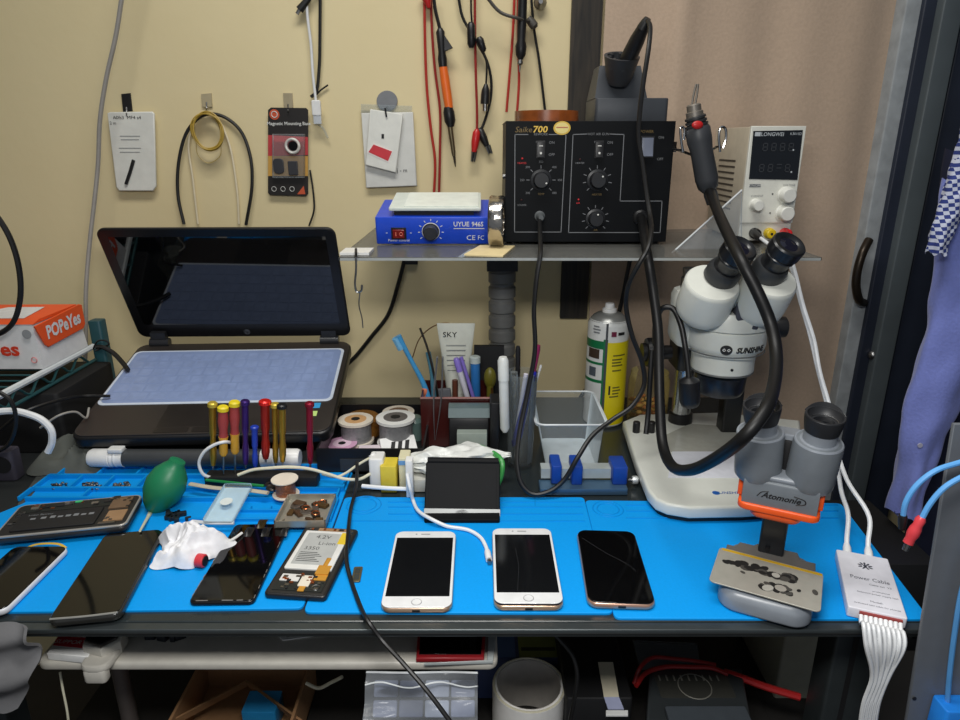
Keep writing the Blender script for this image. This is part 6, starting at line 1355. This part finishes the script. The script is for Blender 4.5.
# ================================================================ WHITE CABLE BOX
zt_ = T+.0135
c, a, w, l = quad_frame([(840,557),(883,550.5),(900,609),(855,616)], zt_); w *= .96
t = thing('cable_box', 'white flat cable box with many white leads, at the right front corner', 'cable box', (c.x, c.y, T+.0006), a)
b = MB(); b.prism(rrect(w, l, .002, 3), 0, .0129, M('box_white', (224, 224, 232), .35), None, .0012, True)
zz = .0131; ink = M('ink_slate', (70, 72, 84), .5)
b.text('Power Cable', .0098, flat(w*.02, l*.03, zz), ink, sx=.80); b.text('Cable set  V3', .0042, flat(w*.18, -l*.06, zz), ink)
b.text('professional', .0036, flat(w*.16, -l*.17, zz), ink); b.text('dedicated power supply lead', .0036, flat(w*.08, -l*.22, zz), ink)
b.text('Model:', .0046, flat(w*.03, -l*.345, zz), ink); b.text('dedicated test cable for phones', .0036, flat(w*.02, -l*.41, zz), ink)
for k in range(7):
    an = R(-20+220*k/6); b.lathe([(1,0),(1,.0001)], ink, 10, Matrix.Translation((.0058*math.cos(an), l*.26+.0058*math.sin(an), zz)) @ Matrix.Rotation(an, 4, 'Z') @ Matrix.Diagonal((.0026,.0012,1,1)))
b.lathe([(.0022,0),(.0022,.0001)], ink, 12, flat(0, l*.27, zz)); b.prism([(-.004,-.006),(-.002,-.006),(.001,-.001),(-.001,0)], 0, .0001, ink, flat(0, l*.26, zz)); b.prism([(.004,-.006),(.002,-.006),(-.001,-.001),(.001,0)], 0, .0001, ink, flat(0, l*.26, zz))
b.build('box_body', t)
b = MB(); b.box(-w*.30, w*.42, -l*.5-.0025, -l*.5+.001, .003, .0105, M('brick_red_edge', (150, 60, 56), .5)); b.build('lead_edge', t)
MWt = MW[t.name]
for k in range(9):
    f = k/8; s = MWt @ Vector((w*(-.27+.66*f), -l*.5-.002, .007)); e = MWt @ Vector((w*(-.27+.66*f), -l*.5-.010, .002)); sx_, sy_p = proj(s)
    mid = P(sx_+5-1*f, 645, .575-.0015*(k%2)); low = P(872+17*f+(1.5 if k%2 else 0), 676, .578+.002*(k%2)); lo2 = P(863+15*f, 705, .582); lo3 = P(857+15*f, 760, .588)
    b = MB(); b.tube([s, e, P(sx_+2.5, sy_p+9, .583), mid, low, lo2, lo3], .0022, whitec, 7); b.build('lead', t, world=True)
# two leads from the power supply into the back edge of the box
ends = [MWt @ Vector((w*x, l*.5+.004, .0075)) for x in (-.26, .16)]; dirb = (MWt.to_3x3() @ Vector((0, 1, 0))).normalized()
t = thing('output_lead', 'pair of white leads twisting from the power supply down to the white box', 'cable', ends[0])
e0, e1 = ends
b = MB(); b.tube([P(755,233,1.105), P(763,240,1.06), P(774,248,1.02), P(785,258,.972), P(793,272,.962), P(800,300,.955), P(810,335,.945), P(818,370,.925), P(827,405,.90), P(836,450,.86), P(841,490,.81), e0+dirb*.034+Vector((0,0,.034)), e0+dirb*.018+Vector((0,0,.012)), e0+dirb*.010+Vector((0,0,.004))], .0029, whitec, 8); b.build('cord', t, world=True)
b = MB(); b.tube([P(784,233,1.105), P(788,246,1.03), P(791,258,.968), P(796,276,.955), P(803,305,.948), P(814,340,.935), P(820,372,.915), P(830,408,.89), P(836,445,.85), P(847,480,.80), e1+dirb*.036+Vector((0,0,.036)), e1+dirb*.018+Vector((0,0,.012)), e1+dirb*.010+Vector((0,0,.004))], .0029, whitec, 8); b.build('cord', t, world=True)
b = MB(); b.lat(P(754,233,1.113), P(761,239,1.07), [(.0062,0),(.0062,.6),(.004,1)], blackp, 12); b.build('banana_plug', t, world=True)
b = MB(); b.lat(P(784.5,233,1.113), P(786,241,1.07), [(.0062,0),(.0062,.6),(.004,1)], redp, 12); b.build('banana_plug', t, world=True)
for e in ends:
    b = MB(); b.lat(e+dirb*.013+Vector((0,0,.006)), e-dirb*.002, [(.0032,0),(.0048,.4),(.0052,1)], whitec, 12); b.build('strain_relief', t, world=True)

# ================================================================ RIGHT SIDE: CLOTHES, PANEL, BLUE LEADS
def garment(name, label, rows, Y, dep, mat, group='clothes hanging at the right', fold=.004, nf=5, cat='shirt'):
    t = thing(name, label, cat, P(rows[-1][1], rows[-1][0], Y), group=group)
    ys = [r[0] for r in rows]
    def at(v):
        y = ys[0] + (ys[-1]-ys[0])*v
        for i in range(len(rows)-1):
            if y <= rows[i+1][0] or i == len(rows)-2:
                f = (y-rows[i][0])/(rows[i+1][0]-rows[i][0]); return y, rows[i][1]+(rows[i+1][1]-rows[i][1])*f, rows[i][2]+(rows[i+1][2]-rows[i][2])*f
    def fn(u, v):
        y, x0, x1 = at(v); c = P((x0+x1)/2, y, Y); hw = (P(x1, y, Y).x - P(x0, y, Y).x)/2; a = u*2*math.pi
        w = 1 + fold/hw*(.5*math.sin(nf*a+6*v)+.35*math.sin(3*a-19*v)+.3*math.sin(41*v+2*a))
        return Vector((c.x + hw*math.cos(a)*w, Y + dep*math.sin(a)*w, c.z + .003*math.sin(5*a+30*v)))
    b = MB(); b.sheet(lambda u, v: fn(u, 1-v), 48, 60, mat); b.build('sleeve', t, world=True)
    return t, fn
blushirt = M('periwinkle_cotton', (122, 134, 206), .85, bump=.35, scale=220, sheen=.2)
t, fn = garment('hanging_shirt', 'light blue cotton shirt sleeve hanging beside the doorway', [(180,946,1010),(257,938,1000),(290,935,990),(337,926,984),(367,916,975),(410,905,954),(430,902,942),(462,900,929),(487,895,921),(511,890,915)], 1.00, .03, blushirt, cat='shirt')
b = MB(); b.tube([P(890,508,1.0)+Vector((0,-.014,0)), P(903,512,.984), P(915,509,1.0)+Vector((0,-.014,0))], .003, M('periwinkle_dark', (96, 104, 166), .85), 6); b.build('cuff_edge', t, world=True)
b = MB(); b.lathe([(.004,0),(.004,.0015)], M('shell_button', (190, 190, 210), .3), 12, front(P(921,446,.965).x, P(921,446,.965).z, 0, .968)); b.build('button', t, world=True)
def plaid():
    m = bpy.data.materials.new('blue_white_gingham'); m.use_nodes = True
    nt = m.node_tree; n = nt.nodes; L = nt.links; bs = n['Principled BSDF']; tc = n.new('ShaderNodeTexCoord')
    ck = n.new('ShaderNodeTexChecker'); ck.inputs['Scale'].default_value = 190; ck.inputs['Color1'].default_value = (*lin((200, 206, 226)), 1); ck.inputs['Color2'].default_value = (*lin((44, 60, 130)), 1)
    mp = n.new('ShaderNodeMapping'); mp.inputs['Rotation'].default_value = (0, R(12), 0); mp.inputs['Scale'].default_value = (1, 0, 1)
    L.new(tc.outputs['Object'], mp.inputs['Vector']); L.new(mp.outputs['Vector'], ck.inputs['Vector']); L.new(ck.outputs['Color'], bs.inputs['Base Color']); bs.inputs['Roughness'].default_value = .85
    return m
t, fn = garment('hanging_shirt', 'blue and white gingham sleeve hanging above the light blue shirt', [(120,966,1002),(150,957,990),(180,948,974),(210,939,962),(235,931,949),(253,929,943)], .97, .016, plaid(), fold=.002, cat='shirt')
t, fn = garment('hanging_trousers', 'dark navy trousers hanging behind the light blue shirt', [(150,950,1060),(400,925,1050),(480,908,1050),(560,905,1050),(640,900,1050),(760,880,1030)], 1.09, .045, M('navy_cloth', (20, 25, 50), .9, bump=.3), fold=.006, cat='trousers')
# grey panel leaning at the lower right, blue leads
b = MB(); wallpoly(b, [(954,424),(1020,424),(1020,760),(900,760)], .575, .004, M('grey_enamel_panel', (104, 108, 114), .45, var=.04), .001); p = P(914, 698, .575); b.lathe([(.0022,0),(.0022,.0006)], blackink, 10, front(p.x, p.z, .0006, .575)); b.build('steel_sheet', label='grey metal panel standing at the lower right edge', cat='panel')
lb = M('light_blue_lead', (90, 158, 220), .35)
t = thing('test_lead', 'light blue lead with a black tip, arching above the other blue lead', 'test lead', P(903, 526, .60), group='light blue leads at the right')
b = MB(); b.tube([P(1130,440,.555), P(990,455,.555), P(958,463,.555), P(935,471,.555), P(917,485,.555), P(906,502,.555), P(903,517,.555)], .0026, lb, 9); b.build('cord', t, world=True)
b = MB(); b.lat(P(903,515,.555), P(902,529,.555), [(.0034,0),(.0042,.2),(.003,1)], blackp, 10); b.build('tip', t, world=True)
t = thing('test_lead', 'light blue lead ending in a red plug', 'test lead', P(906, 549, .585), group='light blue leads at the right')
b = MB(); b.tube([P(1130,448,.545), P(990,466,.545), P(962,477,.545), P(944,488,.545), P(930,504,.545), P(921,520,.545)], .0026, lb, 9); b.build('cord', t, world=True)
b = MB(); b.lat(P(922,517,.545), P(908,543,.545), [(.0032,0),(.0046,.1),(.0041,.3),(.0052,.45),(.0055,.65),(.0044,.8),(.0046,1)], M('coral_plug', (206, 62, 70), .35), 16); b.build('red_plug', t, world=True)
b = MB(); b.cyl(P(908.5,542,.545), P(905,550,.545), .0028, steel, n=10); b.build('tip', t, world=True)
t = thing('blue_clip', 'blue plastic clip with a hanging blue cord, bottom right corner', 'clip', P(945, 735, .56))
bb = M('vivid_blue_plastic', (34, 130, 226), .35)
b = MB(); p0, p1 = P(926, 760, .56), P(985, 705, .56); b.rbox(p0.x, p1.x, .55, .575, p0.z, p1.z, .004, .002, bb); b.build('clip_body', t, world=True)
b = MB(); b.tube([P(1010,500,.57), P(972,560,.565), P(962,590,.565), P(955,630,.565), P(949,680,.565), P(947,708,.565)], .0026, lb, 8); b.build('cord', t, world=True)

# ================================================================ BELOW THE BENCH
ty = .626; tz_ = P(200, 663, ty).z; tx0 = P(34, 664, ty).x; tx1 = P(498, 664, ty).x
trw = M('ivory_laminate', (196, 192, 182), .35)
t = thing('pullout_tray', 'long ivory pull-out board under the bench front', 'tray', ((tx0+tx1)/2, .8, tz_-.012))
b = MB(); b.prism(rrect(tx1-tx0, .30, .012, 5), tz_-.012, tz_, trw, Matrix.Translation(((tx0+tx1)/2, ty+.15, 0)), .004, True); b.build('board', t, world=True)
b = MB()
for x in (tx0+.03, tx1-.03): b.box(x-.004, x+.004, ty+.05, ty+.28, tz_, .7415, M('rail_steel', (110, 112, 112), .4, .7))
b.build('hanger_rail', t, world=True)
ZT = tz_
b = MB(); tablepoly(b, [(47,653),(88,657),(101,632),(62,631)], ZT+.0005, .010, paperw, .001); tablepoly(b, [(53,645),(84,648),(90,638),(58,636)], ZT+.0105, .0004, M('crimson_label', (196, 30, 50), .5)); p = Q(71, 642, ZT+.011); b.text('SUPPORT', .009, flat(p.x, p.y, ZT+.0112, R(-4)), whiteink); b.build('booklet', label='white booklet with a red band on the ivory board', cat='booklet')
t = thing('small_device', 'black device with a pale rim on the ivory board, beside the booklet', 'device', Q(108, 640, ZT))
b = MB(); tablepoly(b, [(82,645),(100,650),(120,640),(126,628),(90,628)], ZT+.0005, .020, M('pale_rim', (190, 186, 176), .4), .003); b.build('rim', t, world=True)
b = MB(); tablepoly(b, [(84,640),(100,644.5),(116,636),(122,626),(90,626)], ZT+.0205, .006, blackp, .002); b.build('top_cover', t, world=True)
t = thing('cable_clamp', 'pale plastic clamp hooked over the ivory board\'s front edge', 'clamp', P(95, 674, ty-.01))
b = MB(); p = P(95, 668, ty-.012); b.rbox(p.x-.017, p.x+.017, ty-.018, ty+.04, ZT+.0006, ZT+.010, .012, .003, trw); b.rbox(p.x-.013, p.x+.013, ty-.018, ty-.004, ZT-.014, ZT+.004, .005, .003, trw); b.build('clamp_body', t, world=True)
b = MB(); b.rbox(p.x-.006, p.x+.006, ty+.000, ty+.016, ZT+.0102, ZT+.013, .003, .001, blackp); b.build('clamp_slot', t, world=True)
b = MB(); tablepoly(b, [(273,631),(283,640),(340,632),(336,628)], ZT+.0005, .0015, paperw); tablepoly(b, [(280,633),(287,637),(318,633),(312,630)], ZT+.002, .0002, M('brown_print', (110, 50, 50), .5)); tablepoly(b, [(318,632),(330,630),(326,629),(314,630)], ZT+.002, .0002, M('ochre_print', (180, 150, 40), .5)); b.build('printed_card', label='printed card sticking out under the bench on the ivory board', cat='card')
b = MB()
for k in range(7): p = Q(150+6*k, 632+rnd.uniform(-2,5), ZT+.006); b.rbox(-.006, .006, -.003, .003, 0, .010, .001, .0005, M('dark_clip'), flat(p.x, p.y, ZT+.0006, rnd.uniform(0,3)))
b.build('dark_scraps', label='cluster of dark clips on the ivory board beneath the screen', cat='clips', kind='stuff')
t = thing('phone', 'red and black phone on the ivory board under the bench', 'phone', Q(450, 645, ZT))
b = MB(); tablepoly(b, [(416,658),(484,658),(486,626),(418,626)], ZT+.0005, .007, M('dark_red_shell', (140, 28, 34), .35), .002); b.build('housing', t, world=True)
b = MB(); tablepoly(b, [(419,654),(481,654),(483,626),(421,626)], ZT+.0075, .001, glassblk, .0004); b.build('front_glass', t, world=True)
b = MB(); tablepoly(b, [(424,663),(493,661),(497,628),(488,628),(487,659.5)], ZT+.0004, .004, M('cloudy_tray', (176, 182, 182), .25), .001); b.build('pale_liner', label='pale plastic liner under the red and black phone', cat='liner')
# clear bag leaning against the board
A_ = plane_px(P(366,762,.552), P(490,762,.552), P(378,676,.606)); W_ = .115; H_ = (P(378,676,.606)-P(366,762,.552)).length
b = MB(A_); gl = [M('slate_cell', (96, 104, 128), .4), M('pale_cell', (134, 142, 160), .4), M('deep_cell', (62, 70, 96), .4)]
for i in range(4):
    for j in range(4): b.rbox(.004+i*.029, .031+i*.029, .002+j*(H_-.004)/4, -.001+(j+1)*(H_-.004)/4, -.008, -.002-.001*((i+j)%2), .002, .001, gl[(i*2+j*3)%3])
b.build('compartment_tray', label='slate blue gridded parts tray inside the clear bag under the bench', cat='tray')
def bagf(u, v):
    p = A_ @ Vector((-.004+.125*u, -.002+(H_+.006)*v, .0085+.004*math.sin(9*u+4*v)+.003*math.sin(17*v-3*u)+.010*max(0,v-.8)*5*(.5+.5*math.sin(7*u))))
    return p
b = MB(); b.sheet(bagf, 30, 24, M('bag_film_clear', (214, 220, 228), .15, alpha=.16, bump=.2)); b.tube([bagf(i/12, 1) for i in range(13)], .0012, M('frosted_edge'), 6); b.tube([bagf(i/12, .86+.03*math.sin(i)) for i in range(13)], .0010, M('frosted_edge'), 6); b.build('plastic_bag', label='clear plastic bag round a gridded parts tray, leaning under the bench', cat='bag')
# tape roll
tx, tyy = .068, .742; tr = .0505; th = .10
zr_ = LSZ + .0005; ztop_ = P(529, 684, tyy).z
t = thing('tape_roll', 'big white roll of tape standing under the bench centre', 'tape roll', (tx, tyy, zr_))
hh = ztop_ - zr_
b = MB(); b.lathe([(tr*.88,0),(tr,0),(tr,hh),(tr*.88,hh),(tr*.88,0)], M('white_tape', (236, 234, 230), .45), 48, caps=False); b.torus((0,0,hh), tr*.965, .0016, M('cream_rim', (206, 200, 176), .5), None, 48, 6); b.build('tape', t)
b = MB(); b.lathe([(tr*.872,.0005),(tr*.88,.0005),(tr*.88,hh+.0006),(tr*.872,hh+.0006),(tr*.872,.0005)], M('grey_core', (196, 190, 182), .7), 44, caps=False); b.build('core', t)
b = MB(); b.rbox(tx-.075, tx+.055, .80, 1.05, LSZ+.0003, LSZ+.075, .003, .001, M('navy_print_box', (62, 74, 112), .5)); b.box(tx-.01, tx+.050, .802, 1.04, LSZ+.075, LSZ+.0756, M('olive_print', (128, 134, 70), .5)); b.box(tx-.07, tx-.015, .802, 1.04, LSZ+.075, LSZ+.0756, M('blue_print', (84, 110, 156), .5))
for k in range(6): b.box(tx-.006, tx+.045, .815+.035*k, .822+.035*k, LSZ+.0756, LSZ+.0759, M('dark_print', (50, 54, 36), .5))
b.build('printed_box', label='navy and olive printed box behind the white tape roll', cat='box')
cable('black_cable', 'black cable curving down at the right of the big tape roll', [(548,628,.66),(560,640,.655),(572,655,.65),(577,672,.645),(575,695,.64),(568,730,.635)], .0026, softblk)
# black case with cream strip
b = MB(); b.rbox(.115, .203, .70, .86, LSZ+.0003, LSZ+.10, .004, .002, blackm); b.build('black_case', label='black case under the bench carrying the cream strip', cat='case')
zc3 = LSZ+.1005
t = thing('tape_strip', 'cream adhesive strip with a white end on the black case', 'tape strip', Q(610, 690, zc3))
b = MB(); tablepoly(b, [(598,662),(613,662),(619,697),(604,697)], zc3, .001, M('cream_strip', (214, 206, 182), .5)); b.build('strip', t, world=True)
b = MB(); tablepoly(b, [(604,697),(619,697),(624,709),(608,709)], zc3, .0012, M('lavender_strip', (170, 176, 206), .4)); tablepoly(b, [(606,710),(628,710),(628,715),(606,715)], zc3, .003, whitep, .0005); b.build('strip_end', t, world=True)
# multimeter + leads + bag
mz_ = LSZ+.0003
mp = [(646,722),(752,722),(742,668),(650,668)]
t = thing('multimeter', 'dark analogue multimeter lying under the bench right', 'multimeter', Q(700, 700, mz_+.09))
w_ = [Q(px, py, mz_+.10) for px, py in mp]
b = MB(); b.prism([(p.x, p.y) for p in w_], mz_, mz_+.10, M('meter_case', (46, 50, 52), .45), None, .004); b.build('case', t, world=True)
b = MB(); mc_ = sum(w_, Vector())/4; b.prism(rrect(.10, .045, .004), mz_+.10, mz_+.1006, M('meter_dial', (58, 58, 54), .3), flat(mc_.x, mc_.y+.015, 0)); b.torus((mc_.x, mc_.y+.012, mz_+.1007), .022, .0008, M('meter_mark', (120, 118, 110), .5), None, 26, 5)
for i in range(9): b.box(mc_.x-.045+.010*i, mc_.x-.043+.010*i, mc_.y+.022, mc_.y+.032, mz_+.1006, mz_+.101, M('meter_mark'))
b.build('dial_face', t, world=True)
b = MB(); b.rbox(mc_.x-.052, mc_.x+.052, mc_.y-.055, mc_.y-.028, mz_+.10, mz_+.108, .003, .001, M('meter_lip', (70, 76, 82), .4)); b.build('meter_lip', t, world=True)
cable('red_lead', 'upper red lead lying across the multimeter', [P(634,684,.74)] + [Q(x,y,LSZ+.1042) for x, y in ((640,668),(652,658),(675,659),(700,662),(716,665))], .0030, M('deep_red_lead', (150, 30, 30), .4), 'red leads of the multimeter', 'wire')
cable('red_lead', 'lower red lead curving over the multimeter', [P(636,686,.72)] + [Q(x,y,LSZ+.1044) for x, y in ((646,673),(665,667),(690,667),(712,668),(728,674))], .0032, M('deep_red_lead'), 'red leads of the multimeter', 'wire')
cable('red_cable', 'thick red cord running down right beneath the bench', [(724,672,.75),(740,677,.74),(758,684,.73),(776,690,.72),(800,697,.71)], .0050, M('bright_red_cord', (180, 34, 34), .4), None, 'cable')
b = MB(); tablepoly(b, [(633,640),(697,643),(700,662),(640,668)], LSZ+.10, .004, M('film_grey', (150, 156, 160), .2, alpha=.25)); b.build('film_bag', label='flat grey film bag lying behind the multimeter', cat='bag')
b = MB(); b.rbox(P(781,660,.80).x, P(829,660,.80).x, .80, .95, LSZ+.0003, .70, .004, .001, M('olive_grey_box', (158, 156, 140), .6)); b.build('grey_carton', label='olive grey carton behind the bench leg', cat='carton')
b = MB(); b.rbox(P(845,660,.9).x, P(915,660,.9).x, .9, 1.1, LSZ+.0003, .62, .004, .001, blackm); b.build('black_carton', label='black carton in the dark right of the bench leg', cat='carton')
# lower left
b = MB(); gp = P(6, 660, .58); b.sheet(lambda u, v: Vector((P(-40+70*u*(1-.35*abs(v-.5)), 628+70*(1-v), .57).x, .57+.012*math.sin(6*u+3*v)+.008*math.sin(13*v), P(0, 628+72*(1-v)-6*math.sin(5*u), .57).z)), 24, 24, M('ash_cloth', (96, 96, 98), .9, bump=.4), .003); b.build('hanging_cloth', label='grey cloth hanging at the lower left corner', cat='cloth')
b = MB(); x = P(116, 700, .70).x; b.cyl((x, .72, LSZ+.0003), (x, .72, tz_-.0125), .0105, M('grey_tube', (104, 96, 92), .4, .5), n=18); b.build('support_tube', label='grey upright tube under the ivory board\'s left part', cat='tube')
cable('pale_wire', 'thin pale cord hanging below the booklet', [(60,672,.66),(63,690,.655),(67,710,.65),(70,735,.645)], .0014, M('cream_cable'))
t = thing('cardboard_box', 'open brown cardboard box on the lower shelf at left', 'box', (P(235, 720, .72).x, .76, LSZ))
cb = M('brown_card', (150, 112, 76), .8, bump=.2); x0, x1 = P(180,700,.74).x, P(300,700,.74).x; zc5 = P(240,690,.72).z
b = MB(); xm_ = (x0+x1)/2
for (a0, a1, c0, c1) in ((x0,x1,.68,.684),(x0,x1,.82,.824),(x0,x0+.004,.684,.82),(x1-.004,x1,.684,.82)): b.box(a0, a1, c0, c1, LSZ+.0003, zc5-.035, cb)
b.box(x0, x1, .68, .824, LSZ+.0003, LSZ+.004, cb); b.build('box_body', t, world=True)
b = MB(); pts = [P(165,726,.70), P(170,720,.70), P(243,684,.78), P(250,686,.78)]
def flap(p, q, w):
    d = (q-p); n = Vector((0, .0, -.03)); b = MB(); b.add([p, q, q+Vector((0,.004,-.012)), p+Vector((0,.004,-.012)), p+Vector((0,.004,0)), q+Vector((0,.004,0))], [(0,1,2,3),(4,5,1,0),(3,2,5,4)], cb); return b
flap(P(166,724,.705), P(246,682,.79), .01).build('flap', t, world=True); flap(P(246,682,.79), P(304,724,.705), .01).build('flap', t, world=True)
b = MB(); p = P(258, 703, .74); b.rbox(p.x-.024, p.x+.024, .735, .775, LSZ+.0045, p.z-.012, .003, .001, M('cerulean_plastic', (40, 140, 200), .4)); b.build('blue_block', label='blue plastic block inside the cardboard box', cat='block')
cable('white_cable', 'dirty white cord drooping beneath the ivory board', [(306,683,.74),(318,688,.735),(332,682,.73),(342,677,.725)], .0024, M('cream_cable'))

# ================================================================ LIGHT, CAMERA
def area(name, loc, size, power, col, rot=(0,0,0), sy=None):
    l = bpy.data.lights.new(name, 'AREA'); l.energy = power; l.color = col; l.shape = 'RECTANGLE'; l.size = size; l.size_y = sy or size
    o = bpy.data.objects.new(name, l); C.objects.link(o); o.location = loc; o.rotation_euler = rot; return o
area('ceiling_lamp', (-.10, .62, 2.30), .9, 13.5, (1.0, .975, .92), sy=.3)
area('bench_fill', (0, .13, 1.46), .34, 6.8, (1.0, .985, .95), (R(14), 0, 0), sy=.14)  # unseen fill light added to brighten the bench front and the board below
w = bpy.data.worlds.new('room_ambient'); scene.world = w; w.use_nodes = True
w.node_tree.nodes['Background'].inputs['Color'].default_value = (.80, .88, 1.0, 1); w.node_tree.nodes['Background'].inputs['Strength'].default_value = .24
cam = bpy.data.cameras.new('camera'); cam.sensor_width = 36; cam.lens = 36*FPX/960; cam.clip_start = .02
co = bpy.data.objects.new('camera', cam); C.objects.link(co); co.location = (0, 0, CAMZ); co.rotation_euler = (R(90)-PITCH, 0, 0)
scene.camera = co
scene.view_settings.view_transform = 'Standard'; scene.view_settings.look = 'None'; scene.view_settings.gamma = 1.0; scene.view_settings.use_curve_mapping = False
scene.view_settings.exposure = 0.0
scene.cycles.use_denoising = True
scene.cycles.max_bounces = 8; scene.cycles.transparent_max_bounces = 24

# ---------------------------------------------------------------- sub-parts: small fittings belong to the part they sit on
def base(n): return n.split('.')[0]
def nest(root, into, *kids):
    for r in [o for o in C.objects if o.parent is None and base(o.name) == root]:
        ch = sorted([o for o in C.objects if o.parent is r], key=lambda o: o.name)
        hosts = [o for o in ch if base(o.name) == into]
        if not hosts: continue
        for k in kids:
            for i, o in enumerate([c for c in ch if base(c.name) == k]): o.parent = hosts[i] if len(hosts) > i and len(hosts) > 1 else hosts[0]
nest('laptop', 'base', 'keyboard_cover', 'touchpad', 'blue_sticker', 'green_sticker')
nest('laptop', 'lid', 'screen', 'logo')
nest('rework_station', 'front_panel', 'knob', 'rocker_switch', 'indicator_light', 'foil_sticker', 'iron_connector', 'hose_port')
nest('rework_station', 'case', 'side_screw', 'rubber_foot')
nest('hot_air_gun', 'grip', 'red_badge')
nest('hot_air_gun', 'nozzle', 'heater_prong')
nest('hot_plate', 'case', 'printing', 'rocker_switch', 'knob', 'rubber_foot')
nest('hot_plate', 'plate', 'heat_sheet')
nest('power_supply', 'front_panel', 'printing', 'knob', 'binding_post')
nest('power_supply', 'display', 'digits', 'logo_mark')
nest('power_supply', 'case', 'rubber_foot')
nest('food_box', 'carton', 'lid', 'side_flap')
nest('solder_spool', 'bobbin', 'label_disc')
nest('spray_can', 'can_body', 'label')
nest('phone', 'front_glass', 'screen', 'home_button', 'earpiece', 'scratch')
nest('phone', 'housing', 'charging_port')
nest('opened_phone', 'battery', 'yellow_tab', 'battery_flex')
nest('stereo_microscope', 'zoom_body', 'band_rings', 'logo', 'set_screw', 'zoom_knob', 'objective_lens')
nest('stereo_microscope', 'base', 'base_badge', 'base_knob', 'rubber_base', 'stage_plate')
nest('stereo_microscope', 'eyepiece', 'eye_lens')
nest('toy_microscope', 'logo_block', 'logo', 'orange_trim')
nest('toy_microscope', 'eyecup', 'eye_lens')
nest('toy_microscope', 'column', 'column_screw')
nest('metal_card', 'card_plate', 'yellow_stripe', 'burn_mark')
nest('blister_card', 'backing_card', 'blister')
nest('hanging_bag', 'bag_film', 'printing', 'handwriting', 'red_label', 'hang_hole')
nest('adhesive_hook', 'adhesive_pad', 'hook_wire')
nest('soldering_iron', 'handle', 'cord_guard', 'collar')
nest('screwdriver', 'handle', 'swivel_cap')
nest('screwdriver', 'grip', 'swivel_cap')
nest('multimeter', 'case', 'dial_face', 'meter_lip')
nest('cable_box', 'box_body', 'lead_edge')
nest('tube_lamp', 'end_cap', 'cap_clip')
nest('wall_shelf', 'shelf_plate', 'edge_highlight')
nest('folding_stand', 'panel', 'silver_strip', 'hinge_bar')
